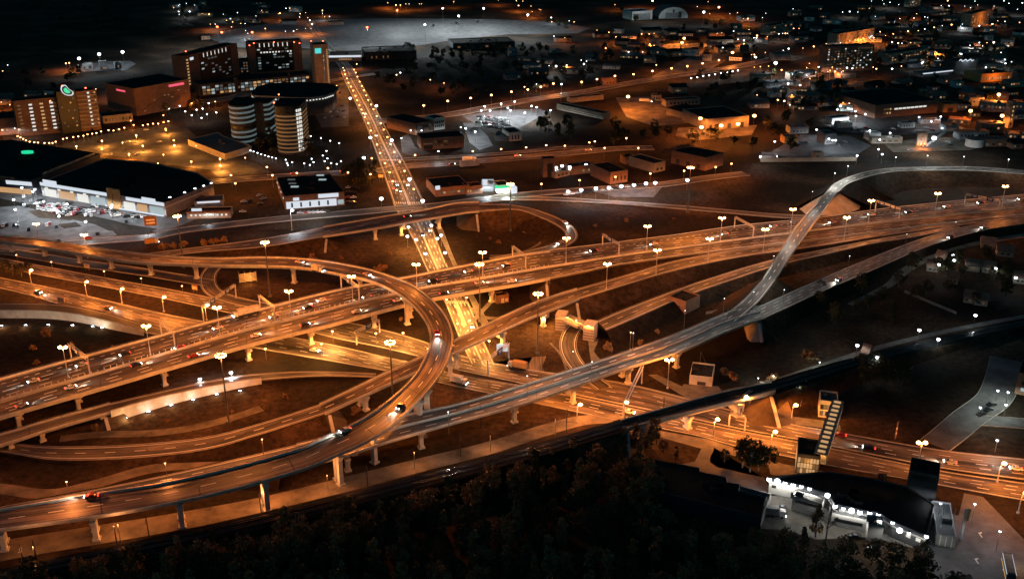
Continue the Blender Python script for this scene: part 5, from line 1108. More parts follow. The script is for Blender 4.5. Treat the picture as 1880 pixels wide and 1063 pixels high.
Blk('shop_row', 'brown shop row left of the petrol station canopy', 'shop', (856, 358), (886, 355), 10, 5, 'brick_brown').windows(6, 1, .05, .95, 1, 4, ['win_warm', 'win_amber_dim'], fx=.5)
b = Blk('store_hall', 'long dark-roofed store in front of the cross street', 'store', (800, 362), (862, 356), 26, 5.5, 'brick_brown'); b.windows(8, 1, .1, .95, 1, 4, ['win_amber_dim', 'win_dim', 'win_warm'], fx=.6); b.panel('store_sign', 0, .13, 5, 7.6, 'sign_white', out=.4)
b = Blk('petrol_station', 'green and white lit petrol station canopy by the tall orange mast', 'petrol station', (914, 356), (936, 354), 12, 5, 'wall_pale'); b.panel('green_canopy', -.2, 1.0, 4.2, 5.4, 'sign_green', out=2, deep=4); b.panel('shop_window', .1, .9, .5, 3.6, 'win_bright'); b.panel('sign_board', 1.1, 1.5, 0, 4.4, 'sign_white', out=3); light(b.root, (b.W / 2, -6, 4.5), 3500, (.8, 1, .88))
b = Blk('glass_canopy', 'bright white slanting canopy left of the green petrol station', 'canopy', (884, 352), (906, 352), 12, 4.5, 'win_cool', 'metal_pale'); b.panel('store_sign', .1, .5, 4.6, 8.5, 'sign_white', out=.5); light(b.root, (b.W / 2, -4, 4), 3000, COOL)
b = Blk('bus_stop', 'long pale shelter by the kerb of the cross street', 'shelter', (846, 307), (880, 304), 4, 3, 'wall_pale', 'metal_pale')
root, lc, c = roofed('warehouse', 'big plain tan warehouse behind the orange mast', 'warehouse', [(1233, 277), (1296, 291), (1329, 281), (1268, 270)], 9.5, 'brick_brown', 'roof_dark', .5, 3)
for f in (.2, .5, .8): edge_panel(root, lc, 0, f - .05, f + .05, .2, 4, 'wall_dark', 'gate')
b = Blk('long_barracks', 'long pale striped low block running down toward the right', 'depot', (1022, 201), (1108, 220), 9, 4.6, 'wall_tan'); [b.panel('window_band', .02, .98, z, z + .6, 'glass_dark') for z in (1.2, 2.8)]
Blk('long_garage', 'narrow orange-lit garage row below the upper street', 'garage', (1048, 189), (1108, 183), 8, 4, 'wall_tan').windows(8, 1, .3, .95, .6, 3, 'wall_orange', name='garage_door')
Blk('depot_office', 'small tan depot building right of the fierce orange floodlight', 'depot', (1197, 186), (1214, 186), 9, 5, 'wall_tan').windows(3, 1, .1, .9, 1, 4, 'glass_dark')
Blk('depot_office', 'long low tan depot building at the yard edge', 'depot', (1222, 196), (1285, 192), 10, 5, 'wall_tan').windows(8, 1, .1, .95, 1, 4, 'glass_dark', fx=.4)
b = Blk('lit_warehouse', 'long warehouse whose orange wall is lit by four floodlights', 'warehouse', (1296, 240), (1374, 233), 42, 9, 'wall_tan'); [b.panel('gate', f, f + .08, .2, 4.5, 'wall_dark') for f in (.2, .5, .8)]
Blk('gabled_shed', 'gabled shed left of the flood-lit warehouse', 'shed', (1252, 218), (1274, 214), 20, 6, 'wall_tan', rise=4).windows(3, 1, .1, .9, 1, 4, 'win_cool')
for i, (u, v, w, l) in enumerate([(1217, 90, 14, 'long orange-lit workshop shed below the far floodlights'), (1226, 105, 12, 'small tan workshop with a bright gable end'), (1180, 64, 16, 'flat workshop at the left of the far orange light'), (1225, 66, 10, 'white-edged workshop beside the far orange light'), (1302, 82, 20, 'long shed running right from the far orange lights'), (1318, 98, 14, 'shed at the end of the upper street lamps'), (1235, 172, 12, 'shed with two white lamps below the upper street')]):
    Blk('workshop', l, 'workshop', (u, v), (u + w * 2.2, v - 1), 14, 6, 'wall_tan', rise=2.5).windows(5, 1, .1, .9, 1, 4, ['win_warm', 'glass_dark', 'win_amber_dim'], fx=.4)
# right-hand industry
b = Blk('factory_hall', 'wide brown factory hall with a glowing window strip', 'factory', (1605, 218), (1720, 207), 60, 11, 'brick_brown'); [b.panel('window_strip', .3 + .065 * k, .355 + .065 * k, 6.2, 7.6, 'win_bright') for k in range(8)]; b.windows(3, 2, .13, .26, 2, 9, ['win_warm', 'win_amber_dim'])
Blk('orange_shed', 'plain bright orange shed right of the factory hall', 'shed', (1731, 207), (1756, 206), 12, 7, 'wall_orange').panel('gate', .3, .7, .2, 4, 'wall_dark')
b = Blk('service_station', 'small bright white service station among dark yards', 'petrol station', (1527, 229), (1557, 226), 9, 5, 'wall_pale'); b.panel('light_band', 0, 1, 3.6, 5.2, 'sign_white', out=.5); b.windows(4, 1, .1, .9, .6, 3, ['win_bright', 'glass_dark']); light(b.root, (b.W / 2, -7, 5), 4000, (.9, .97, 1))
b = Blk('yard_wall', 'long pale compound wall before the upper grey ramp', 'wall', (1396, 298), (1572, 296), .6, 3, 'wall_tan', 'wall_tan', parapet=0)
for i, (u, v, w, dp, h, wl, l) in enumerate([(1440, 264, 25, 9, 5, 'wall_orange', 'yellowish tanker shed in the fenced compound'), (1450, 246, 34, 10, 5, 'wall_grey', 'grey shed at the top of the fenced compound'), (1514, 266, 20, 14, 8, 'wall_grey', 'grey office beside three white yard lamps'), (1496, 292, 15, 6, 4, 'wall_tan', 'tan hut at the lower edge of the compound'), (1600, 264, 56, 6, 4, 'wall_tan', 'long flat shed above the sandy yard'), (1594, 258, 22, 8, 5, 'wall_pale', 'pale small shed at the left of the long flat one'),
                                               (1538, 236, 26, 8, 4, 'wall_grey', 'grey row shed below the white service station'), (1655, 236, 24, 7, 4, 'wall_pale', 'pale hut in the dark yards right of the service station'), (1735, 242, 24, 9, 5, 'wall_grey', 'grey workshop right of the bright white floodlight'), (1690, 228, 36, 6, 3, 'wall_grey', 'low slanting shed between the scattered white lamps'), (1800, 270, 58, 12, 5, 'brick_brown', 'long brown shed right of the round tank'), (1420, 112, 30, 12, 7, 'wall_grey', 'grey hall under the dazzling white floodlight'), (1450, 148, 26, 12, 6, 'wall_tan', 'tan hall right of the dazzling floodlight'), (1415, 180, 20, 8, 4, 'wall_pale', 'pale sharp-roofed hut below the dazzling floodlight'), (1360, 40, 26, 14, 6, 'wall_pale', 'pale shed at the top right of the far floodlight')]):
    Blk('yard_building', l, 'yard building', (u, v), (u + w, v - 1), dp, h, wl, 'roof_grey').windows(4, 1, .1, .9, .8, 3, ['glass_dark', 'win_dim', 'win_amber_dim'], fx=.45)
for k in range(3):
    p = P(1684 + 6 * k, 272); r = thing('silo', None, 'silo', p, 0, 'concrete plant silos'); mb = MB(); mb.tube((0, 0, 4), (0, 0, 13), 1.5, n=12); mb.tube((0, 0, 2.2), (0, 0, 4), .4, 1.5, n=12); mb.build('tank', 'wall_tan', r)
    mb = MB(); [mb.beam((1.2 * sx, 1.2 * sy, 0), (1.2 * sx, 1.2 * sy, 5), .25, .25) for sx in (-1, 1) for sy in (-1, 1)]; mb.build('stand', 'metal', r); row(r, 'silo', 'slim orange-lit silo of the concrete plant, {o}'); light(r, (0, -3, 2), 1500, WARM, False)
p = P(1788, 268); r = thing('round_tank', 'pale ring-shaped tank at the right of the sandy plant yard', 'tank', p); mb = MB(); mb.tube((0, 0, 0), (0, 0, 6), 7, n=20); mb.build('tank_wall', 'wall_pale', r); mb = MB(); mb.tube((0, 0, 6), (0, 0, 7.2), 7.2, 1.0, n=20); mb.build('roof', 'roof_grey', r)
b = Blk('conveyor', 'sloping conveyor beside the plant silos', 'conveyor', (1700, 272), (1730, 268), 2, 2, 'metal', 'metal'); mb = MB(); mb.beam((0, 0, 2), (20, 2, 11), 1.4, 1.4); mb.build('belt_housing', 'metal_pale', b.root)
# flats
b = Blk('apartment_block', 'big dim block of flats with scattered lit windows', 'flats', (1513, 134), (1600, 129), 14, 27, 'brick_brown'); b.windows(14, 9, .02, .98, 2, 26, ['win_warm', 'win_bright', 'win_amber_dim', 'win_amber_dim', 'win_dim'], keep=.62, fx=.4, fz=.45)
b = Blk('apartment_block', 'orange-lit row of flats above the big dim block', 'flats', (1535, 88), (1603, 76), 14, 16, 'wall_tan'); b.windows(12, 5, .02, .98, 2, 15, ['win_warm', 'win_amber_dim', 'glass_dark', 'glass_dark'], keep=.8, fx=.4, fz=.45); light(b.root, (b.W * .3, -12, 9), 12000, WARM, False); light(b.root, (b.W * .75, -12, 9), 12000, WARM, False)
b = Blk('apartment_block', 'low dark row of flats right of the big dim block', 'flats', (1628, 120), (1702, 109), 14, 12, 'wall_tan'); b.windows(14, 4, .02, .98, 1, 11, ['win_amber_dim', 'glass_dark', 'win_warm'], keep=.7, fx=.4, fz=.45)
b = Blk('apartment_block', 'far orange-lit flats at the top right', 'flats', (1780, 54), (1814, 45), 14, 20, 'wall_tan'); b.windows(8, 6, .03, .97, 2, 18, ['win_warm', 'glass_dark', 'win_amber_dim'], keep=.7, fx=.4, fz=.45); light(b.root, (b.W * .5, -14, 10), 16000, WARM, False)
b = Blk('apartment_block', 'thin far flats at the top edge with lit stairwells', 'flats', (1668, 14), (1690, 13), 12, 16, 'wall_tan'); b.windows(4, 5, .05, .95, 2, 15, ['win_warm', 'win_amber_dim'], fx=.4, fz=.45)
b = Blk('apartment_block', 'dim far flats beside four white lamps', 'flats', (1412, 66), (1455, 58), 14, 12, 'wall_tan'); b.windows(8, 3, .03, .97, 2, 11, ['win_warm', 'glass_dark'], keep=.7, fx=.4, fz=.45)
b = Blk('cinema_block', 'dark block crowned by a glowing white script sign', 'cinema', (1752, 138), (1790, 136), 20, 14, 'wall_dark'); mb = MB()
for k in range(9): mb.tube((3 + k * 2.0, -.6, 15.2 + 1.2 * math.sin(k * 2.1)), (5 + k * 2.0, -.6, 15.2 + 1.2 * math.sin(k * 2.1 + 2.1)), .5, n=6)
mb.build('script_sign', 'sign_white', b.root); light(b.root, (b.W / 2, -6, 16), 4000, COOL, False)
b = Blk('stadium_stand', 'long low stand with one bright white roof edge', 'stand', (1694, 143), (1756, 136), 14, 4, 'wall_grey', 'roof_grey'); b.panel('roof_light', 0, 1, 3.6, 4.6, 'sign_white', out=.6)
b = Blk('round_pavilion', 'broad orange-lit pavilion at the far right', 'pavilion', (1800, 152), (1856, 148), 26, 8, 'wall_orange'); b.windows(10, 1, .05, .95, 1, 6, ['win_warm', 'win_amber_dim'], fx=.4); light(b.root, (b.W * .4, -10, 6), 9000, WARM, False)
for i, u in enumerate((1686, 1694)): Blk('chimney_stack', ('left' if i == 0 else 'right') + ' of two short brown stacks above the factory hall', 'chimney', (u, 188), (u + 6, 188), 5, 13, 'brick_brown', parapet=.3).panel('band', 0, 1, 11, 11.8, 'wall_pale')
Blk('column_tower', 'pale orange-lit slim tower at far right', 'tower', (1850, 236), (1858, 235), 6, 22, 'wall_tan').windows(1, 5, .2, .8, 2, 20, ['win_warm', 'glass_dark'])
# hangars
Blk('hangar', 'pale flat hangar at the top edge', 'hangar', (1160, 38), (1197, 36), 30, 12, 'wall_pale', 'roof_grey').panel('gate', .1, .9, .3, 9, 'wall_grey')
p = P(1209, 35); q = P(1263, 34); Wd = (q - p).length; r = thing('hangar', 'pale arched hangar with a round roof', 'hangar', p, math.atan2((q - p).y, (q - p).x)); arc = [(Wd / 2 - Wd / 2 * math.cos(math.pi * k / 14), 15 * math.sin(math.pi * k / 14) + 1.5) for k in range(15)]
mb = MB(); pf = [(x, 0, z) for x, z in arc] + [(Wd, 0, 0), (0, 0, 0)]; pb = [(x, 40, z) for x, _, z in pf]; mb.face(pf)
mb.build('front_wall', 'wall_pale', r); mb = MB(); mb.face(pb[::-1]); mb.build('rear_wall', 'wall_pale', r); mb = MB()
for k in range(14): mb.face([(arc[k][0], -.6, arc[k][1] + .1), (arc[k + 1][0], -.6, arc[k + 1][1] + .1), (arc[k + 1][0], 40, arc[k + 1][1] + .1), (arc[k][0], 40, arc[k][1] + .1)])
mb.build('roof', 'roof_grey', r); mb = MB(); mb.box((Wd / 2, -.2, 4.5), (Wd * .55, .3, 8)); mb.build('gate', 'wall_grey', r); mb = MB(); mb.box((Wd / 2, -.3, 11), (2.5, .4, 4)); mb.build('window', 'glass_dark', r)
light(r, (-20, -50, 18), 26000, (.9, .97, 1), False, 1)
for u, v, l in [(796, 50, 'left dark helicopter parked on the grey apron'), (838, 45, 'middle dark helicopter parked on the grey apron'), (877, 43, 'right dark helicopter parked on the grey apron')]:
    p = P(u, v); r = thing('helicopter', l, 'helicopter', p, rng.uniform(0, 3), 'helicopters on the apron'); mb = MB(); mb.ball((0, 0, 2.2), 2.0, 0, 10, 6, .9); mb.ball((2.2, 0, 2.1), 1.6, 0, 10, 6, .9); mb.tube((-1.5, 0, 2.6), (-9, 0, 3.2), .7, .3, 8); mb.build('fuselage', 'metal_dark', r)
    mb = MB(); [mb.beam((0, 0, 4.4), (8 * math.cos(a), 8 * math.sin(a), 4.3), .4, .08) for a in (0, 1.57, 3.14, 4.71)]; mb.tube((0, 0, 3.8), (0, 0, 4.6), .25, n=6); mb.build('rotor', 'metal', r); mb = MB(); mb.box((-9, 0, 4), (1, .2, 2.2)); mb.build('tail_fin', 'metal_dark', r)
    mb = MB(); [mb.beam((-1.5, s, .2), (2.5, s, .2), .2, .2) for s in (-1.4, 1.4)]; [mb.beam((x, s, .2), (x, s * .6, 1.2), .12, .12) for s in (-1.4, 1.4) for x in (-.8, 1.6)]; mb.build('skid', 'metal', r)
for u, v, w, h, l in [(152, 129, 18, 6, 'small pale hut left in the lonely lit yard'), (184, 130, 14, 9, 'grey stack of sheds in the middle of the lonely yard'), (212, 127, 12, 6, 'hut with a red door right in the lonely yard')]: Blk('yard_hut', l, 'hut', (u, v), (u + w, v - 1), 8, h, 'wall_grey').windows(3, 1, .1, .9, 1, 4, ['win_warm', 'glass_dark'])
for u, v, w, l in [(370, 74, 16, 'dark hut with red lamps near the airfield masts'), (1020, 78, 30, 'long reddish shed right of the airfield apron'), (1092, 70, 28, 'orange-lit wedge-shaped shed past the apron'), (922, 90, 18, 'small hut with an orange glow in the dark woods')]: Blk('airfield_hut', l, 'shed', (u, v), (u + w, v - 1), 10, 5, 'brick_brown', rise=2).windows(3, 1, .1, .9, 1, 4, ['win_amber_dim', 'glass_dark'])
# cottages right of the flyover
for u, v, w, rz, l in [(1772, 497, 26, 0, 'orange-roofed cottage between white lamps'), (1802, 500, 24, 0, 'greenish-lit shed beside the orange-roofed cottage'), (1768, 555, 18, 0, 'small pale cottage above the railway'), (1788, 560, 24, 0, 'cottage with a pale round roof above the railway'), (1700, 498, 22, 0, 'dim cottage left of the white lamps'), (1738, 520, 20, 0, 'low dark cottage below the white lamps'), (1830, 470, 30, 0, 'long brown cottage near the right edge'), (1860, 520, 24, 0, 'pale cottage at the right edge'), (1800, 455, 26, 0, 'dark cottage below the sandy road'), (1716, 480, 14, 0, 'tiny hut beside the two white lamps'), (1580, 658, 12, 0, 'white hut beside the railway track')]:
    Blk('cottage', l, 'cottage', (u, v), (u + w, v + 3), 7, 3.2, 'wall_tan', 'brick_brown', rise=3, group='cottages right of the flyover').windows(2, 1, .15, .85, .9, 2.4, ['glass_dark', 'win_amber_dim'], fx=.4)
b = Blk('corner_house', 'brick house corner at the right edge beside the side road', 'house', (1862, 722), (1920, 735), 14, 9, 'brick_brown', 'roof_dark'); b.windows(3, 2, .1, .9, 1, 7, ['win_cool', 'glass_dark'], fx=.5)
# small buildings inside the interchange
b = Blk('pump_house', 'low brown hut with a pale front wall beside the railway bridge', 'utility building', (1265, 705), (1307, 710), 13, 3.6, 'wall_pale', 'roof_dark'); b.panel('door', .35, .72, .2, 1.8, 'wall_dark'); mb = MB(); mb.beam((3, 16, 0), (3, 16, 8), .2, .2); mb.beam((3, 16, 8), (6, 18, 1), .15, .15); mb.build('mast', 'metal', b.root)
b = Blk('utility_hut', 'small dark-roofed hut with lit orange front under the motorway bridge', 'utility building', (911, 558), (934, 555), 5, 3.6, 'brick_brown', 'roof_dark'); b.panel('door', .4, .62, .2, 2.6, 'sign_face'); b.panel('window', .72, .95, .8, 2.4, 'sign_face')
Blk('shed', 'plain tan shed behind the tunnel portal on the right', 'shed', (1226, 566), (1258, 577), 12, 6, 'brick_brown', 'roof_dark').panel('gate', .3, .7, .2, 3.4, 'wall_dark')

# ------------------------------------------------------------------ stone tunnel portal under the collector road
def pt(u, v, z=0): q = P(u, v, z); return q
root = thing('tunnel_portal', 'stone-clad tunnel portal with two striped buttresses over the curved underpass road', 'tunnel portal', P(1060, 600))
o = P(1060, 600)
def lb(mb, a, b, w, z0, z1):
    a, b = a - o, b - o; mb.beam((a.x, a.y, (z0 + z1) / 2), (b.x, b.y, (z0 + z1) / 2), w, z1 - z0)
for (u0, v0), (u1, v1), nm in (((1019, 606), (1038, 608), 'buttress'), ((1070, 624), (1090, 627), 'buttress')):
    mb = MB(); a, b_ = P(u0, v0), P(u1, v1); n = (b_ - a); n = Vector((-n.y, n.x, 0)).normalized() * 3; lb(mb, a + n, b_ + n, 6, 0, 7.4); ob = mb.build(nm, 'stone', root)
    for k in range(4):
        mb = MB(); lb(mb, a - n * .05, b_ - n * .05, .3, 1 + 1.4 * k, 1.35 + 1.4 * k); mb.build('relief_stripe', 'brick_brown', ob)
    mb = MB(); lb(mb, a + n, b_ + n, 7, 7.4, 7.9); mb.build('coping', 'concrete_pale', root)
mb = MB(); a, b_ = P(1037, 608), P(1071, 623); n = Vector((0, 1, 0)) * 4; lb(mb, a + n, b_ + n, 7, 4.6, 6.0); mb.build('deck', 'concrete', root)
mb = MB(); lb(mb, a + n * .15, b_ + n * .15, .4, 4.6, 7.2); mb.build('parapet', 'stone', root)
for k in range(10):
    mb = MB(); q0, q1 = a.lerp(b_, .06 + .095 * k), a.lerp(b_, .09 + .095 * k); lb(mb, q0 + n * .08, q1 + n * .08, .3, 5.0, 6.8); mb.build('relief_stripe', 'brick_brown', root)
for u, v in ((1042, 583), (1058, 588), (1080, 598)): small_lamp(u, v, 'tp', 'small white lamp on the tunnel portal parapet, {o}', zb=7.2, h=1.2, power=900, col=AMBER, r=.4, name='portal_lamp')

# ------------------------------------------------------------------ covered footbridge over the avenue
fa, fb = P(1505, 846, 6.2), P(1537, 747, 6.2); fd = (fb - fa); fl = fd.length
root = thing('footbridge', 'covered footbridge with a row of lit openings across the avenue', 'footbridge', (fa.x, fa.y, 0), math.atan2(fd.y, fd.x))
mb = MB(); mb.box((fl / 2, 0, 5.6), (fl, 4.4, .9)); mb.build('deck', 'concrete_pale', root); mb = MB(); mb.box((fl / 2, 0, 9.0), (fl, 4.6, .3)); mb.build('roof', 'wall_tan', root)
for s in (-1, 1): mb = MB(); mb.box((fl / 2, s * 2.1, 6.9), (fl, .16, 1.7)); mb.build('side_wall', 'sign_face', root)
for k in range(12):
    x = fl * (k + .5) / 12; mb = MB(); mb.box((0, 0, 0), (1.5, 2.6, .25)); mb.build('ceiling_light', 'win_warm', root, (x, 0, 9.28)); mb = MB(); mb.box((0, -2.1, 0), (.2, .2, 1.5)); mb.box((0, 2.1, 0), (.2, .2, 1.5)); mb.build('roof_post', 'metal', root, (x + 1.5, 0, 8.3))
    if k % 3 == 1: light(root, (x, 0, 8.5), 700, AMBER, False)
mb = MB(); mb.tube((fl * .5, 0, 0), (fl * .5, 0, 5.2), .7, .9, 8); mb.build('pier', 'concrete_pale', root)
b = Blk('stair_pavilion', 'glazed stair pavilion with black roof at the near end of the footbridge', 'pavilion', (1460, 868), (1502, 874), 12, 7.4, 'wall_dark', 'roof_dark'); b.windows(7, 3, .03, .97, .3, 7, ['win_warm', 'win_warm', 'win_amber_dim'], fx=.82, fz=.86); b.windows(4, 3, .05, .95, .3, 7, 'win_warm', 'l', fx=.82, fz=.86); light(b.root, (b.W / 2, -3, 4), 1500, AMBER, False)
b = Blk('stair_pavilion', 'open lit stair pavilion at the far end of the footbridge', 'pavilion', (1502, 765), (1535, 769), 9, 6.8, 'sign_face', 'roof_grey'); b.windows(4, 2, .05, .7, .5, 6, ['win_amber_dim', 'win_warm', 'glass_dark'], fx=.8, fz=.7); light(b.root, (b.W / 2, -4, 4), 1300, AMBER, False)
# pale stairway up the railway bank
sa, sb = P(1461, 750, .2), P(1472, 703, 5.5); d = sb - sa; root = thing('stairway', 'greenish glass-walled stairway climbing the dark railway bank', 'stairs', sa, math.atan2(d.y, d.x)); L2 = math.hypot(d.x, d.y)
mb = MB()
for k in range(24): mb.box((L2 * (k + .5) / 24, 0, d.z * (k + .5) / 24 - .15), (L2 / 24, 3.2, .5))
mb.build('steps', 'concrete', root)
for s in (-1, 1): mb = MB(); mb.beam((0, s * 1.7, 1.0), (L2, s * 1.7, d.z + 1.0), .12, 1.5); mb.build('glass_side', 'metal_pale', root)
for k in range(4): mb = MB(); mb.beam((L2 * (k + .5) / 4, -1.7, d.z * (k + .5) / 4 + 1.8), (L2 * (k + .5) / 4, 1.7, d.z * (k + .5) / 4 + 1.8), .15, .15); mb.build('cross_bar', 'metal_pale', root)
light(root, (L2 * .5, 0, d.z * .5 + 4.0), 420, (.7, 1, .85), False)

# ------------------------------------------------------------------ lower right corner: dark retail building with a row of wall lamps
root, lc, c = roofed('retail_hall', 'black-roofed retail hall whose front edge carries a row of dazzling white lamps', 'retail hall', [(1412, 880), (1470, 893), (1520, 908), (1533, 927), (1590, 940), (1613, 943), (1640, 960), (1700, 985), (1716, 930), (1662, 894), (1600, 880), (1520, 868), (1470, 872)], 5.5, 'wall_dark', units=10)
edge_panel(root, lc, 0, .02, .98, .2, 5.0, 'wall_pale', 'front_cladding', .12)
for i in range(7):
    for f in (.18, .5, .8):
        if rng.random() < .75: edge_panel(root, lc, i, f - .07, f + .07, *((.2, 2.6) if rng.random() < .5 else (2.7, 3.8)), rng.choice(['glass_dark', 'wall_pale', 'metal_dark']), rng.choice(['door', 'window']), .2)
    edge_panel(root, lc, i, .0, 1.0, 4.2, 4.6, 'wall_grey', 'cornice', .25)
k_ = 'rlamp'
for u, v in [(1411, 877), (1426, 880), (1440, 884), (1455, 888), (1470, 890), (1485, 894), (1518, 906), (1532, 926), (1547, 930), (1562, 934), (1577, 937), (1595, 939), (1611, 942), (1637, 956), (1650, 970), (1667, 975), (1699, 981)]:
    p = P(u, v, 6.1); r = thing('wall_floodlight', None, 'floodlight', (p.x, p.y, 5.5), 0, 'white lamps on the retail hall roof edge'); mb = MB(); mb.beam((0, .6, -.4), (0, -.9, .5), .15, .15); mb.build('bracket', 'metal', r); mb = MB(); mb.ball((0, -.9, .55), rng.uniform(.55, 1.05), 0, 8, 5, .85); mb.build('lamp_head', 'dot_white', r); mb = MB(); mb.box((0, -.9, 1.2), (.9, .9, .15)); mb.build('hood', 'metal_dark', r); light(r, (-.6, -5.0, .6), FLW, (1, .95, .84)); row(r, k_, 'dazzling white lamp on the roof edge of the retail hall, {o}')
Blk('dark_tower', 'plain black box rising from the retail hall beside the avenue', 'lift tower', (1660, 918), (1714, 930), 9, 11.5, 'wall_dark', 'roof_dark').panel('louvre', .1, .9, 9.4, 11, 'glass_dark')
Blk('grey_annex', 'long grey container-like annex in the lit yard', 'annex', (1452, 936), (1506, 951), 4, 5, 'wall_grey', 'roof_grey').panel('window', .1, .9, 3.6, 4.6, 'glass_dark')
Blk('grey_annex', 'grey flat annex behind the parked black car', 'annex', (1524, 964), (1588, 977), 3.5, 4, 'wall_grey', 'roof_grey').panel('window', .1, .9, 2.0, 3.2, 'glass_dark')
b = Blk('grey_annex', 'square grey annex with white skylights on its roof', 'annex', (1590, 992), (1618, 996), 6, 5.5, 'wall_grey', 'roof_grey'); [(lambda mb: (mb.box((0, 0, 0), (1.4, 1.6, .5)), mb.build('skylight', 'wall_pale', b.root, (b.W * .75, y, 5.9))))(MB()) for y in (1.8, 4.2)]
root, lc, c = roofed('dark_store', 'stepped black-roofed store with pale parapet corners in the lower right', 'store', [(1202, 846), (1284, 862), (1285, 869), (1333, 879), (1335, 888), (1358, 892), (1356, 904), (1404, 915), (1398, 950), (1330, 935), (1296, 925), (1190, 900)], 6, 'wall_dark', units=4)
for i in (1, 3, 5): edge_panel(root, lc, i, 0, 1, 2, 6.8, 'wall_pale', 'parapet_corner', .15)
Blk('flat_annex', 'flat brown-roofed annex in front of the stepped store', 'annex', (1292, 940), (1396, 968), 14, 4, 'wall_grey', 'roof_grey').panel('door', .75, .85, .2, 3, 'wall_dark')
b = Blk('grey_canopy', 'grey ribbed canopy beside the bottom-right driveway', 'canopy', (1716, 1000), (1752, 1006), 20, 3.5, 'wall_grey', 'roof_grey'); [b.panel('rib', f, f + .04, 0, 4, 'metal_pale', out=.3) for f in (.2, .5, .8)]
root = thing('pylon_sign', 'slim orange and white pylon beside the bottom-right driveway', 'sign', P(1764, 990)); mb = MB(); mb.box((0, 0, 6), (.5, .5, 12)); mb.build('post', 'metal_pale', root); mb = MB(); mb.box((.7, 0, 9.6), (1.0, .35, 4.5)); mb.build('banner', 'wall_orange', root)
for k, u in enumerate((1724, 1744, 1760)): 
    r = thing('flagpole', None, 'flagpole', P(u, 985 + 2 * k), 0, 'flagpoles at the driveway'); mb = MB(); mb.tube((0, 0, 0), (0, 0, 11), .14, .08); mb.build('pole', 'metal_pale', r); mb = MB(); mb.ball((0, 0, 11.1), .18); mb.build('finial', 'metal_pale', r); row(r, 'fp', 'thin pale flagpole beside the bottom-right driveway, {o}')
for k, u in enumerate((1608, 1613, 1619)):
    r = thing('banner', None, 'banner', P(u, 899), 0, 'three banners before the retail hall'); mb = MB(); mb.tube((0, 0, 0), (0, 0, 7), .1); mb.build('pole', 'metal', r); mb = MB(); mb.box((.45, 0, 4.6), (.8, .08, 4.4)); mb.build('cloth', 'sign_red' if k < 2 else 'wall_orange', r); row(r, 'bn', 'narrow upright banner before the black retail hall, {o}'); 

# ------------------------------------------------------------------ gantries, boards, billboards
def gantry(a, b, h, label, boards=0, z=0.0, half=False):
    A, B = P(a[0], a[1], z), P(b[0], b[1], z); d = B - A; root = thing('sign_gantry', label, 'sign gantry', A, math.atan2(d.y, d.x)); L = d.length
    for x in ((0,) if half else (0, L)): mb = MB(); mb.box((x, 0, h / 2), (.5, .5, h)); mb.build('post', 'metal_pale', root)
    mb = MB(); [mb.beam((0, s * .5, h + t), (L, s * .5, h + t), .2, .2) for s in (-1, 1) for t in (0, .9)]
    n = max(3, int(L / 2))
    for k in range(n): mb.beam((L * k / n, -.5, h), (L * (k + 1) / n, -.5, h + .9), .12, .12); mb.beam((L * k / n, .5, h + .9), (L * (k + 1) / n, .5, h), .12, .12)
    mb.build('beam', 'metal_pale', root)
    for k in range(boards): 
        x = L * (k + .6) / (boards + .2); mb = MB(); mb.box((0, 0, 0), (4.2, .2, 2.6)); o2 = mb.build('sign_board', 'sign_blue', root, (x, -.75, h + .5)); mb = MB(); mb.box((0, -.13, .5), (3, .05, .35)); mb.box((0, -.13, -.3), (2.2, .05, .35)); mb.build('lettering', 'paint', o2)
    return root
gantry((132, 662), (166, 690), 7.5, 'sign gantry over the far motorway lanes beside the left lamp', 1, 8)
gantry((297, 616), (322, 640), 7, 'thin gantry over the far motorway lanes near the second lamp', 0, 8)
gantry((478, 569), (505, 592), 7, 'thin gantry over the motorway left of the flyover', 0, 8)
gantry((627, 531), (660, 555), 7.5, 'pale gantry over the motorway just left of the loop flyover', 1, 8)
gantry((941, 473), (965, 492), 6, 'small gantry at the merge of the boulevard loop', 0, 8)
gantry((1106, 452), (1136, 470), 6.5, 'gantry over the motorway right of the boulevard loop', 1, 6.5)
gantry((1348, 419), (1382, 438), 6.5, 'pale gantry over the motorway left of the narrow bridge', 0, 4.5)
gantry((1606, 390), (1650, 405), 7, 'broad gantry over the motorway right of the narrow bridge', 2, 4)
gantry((1770, 376), (1832, 388), 6.5, 'long truss gantry over the motorway near the right edge', 2, 4)
gantry((374, 590), (434, 548), 7, 'lit gantry with two boards over the avenue at left', 2)
gantry((655, 633), (697, 610), 6, 'dark gantry over the avenue behind the loop flyover', 1)
gantry((896, 690), (934, 660), 7.5, 'gantry with a bright board over the avenue mouth', 1)
gantry((1145, 776), (1178, 704), 8, 'orange-lit gantry over the avenue under the grey flyover', 0)
gantry((1364, 757), (1376, 748), 7, 'narrow gantry leg right of the railway bridge', 0)
gantry((1338, 783), (1367, 790), 5.5, 'T-shaped sign frame on the avenue median', 0)
def board(u, v, w, h, leg, label, mat='sign_face', rz=-.3, name='sign_board', cat='road sign', lit=False):
    p = P(u, v); root = thing(name, label, cat, p, rz); mb = MB(); [mb.box((x, 0, leg / 2), (.22, .22, leg)) for x in ((-w * .3, w * .3) if w > 3 else (0,))]; mb.build('post', 'metal', root)
    mb = MB(); mb.box((0, -.2, leg + h / 2 - .2), (w, .25, h)); o2 = mb.build('board', mat, root); mb = MB(); [mb.box((0, -.35, leg + h * f), (w * .7, .04, h * .14)) for f in (.25, .55)]; mb.build('lettering', 'metal_dark' if mat == 'sign_face' else 'paint', o2); return root
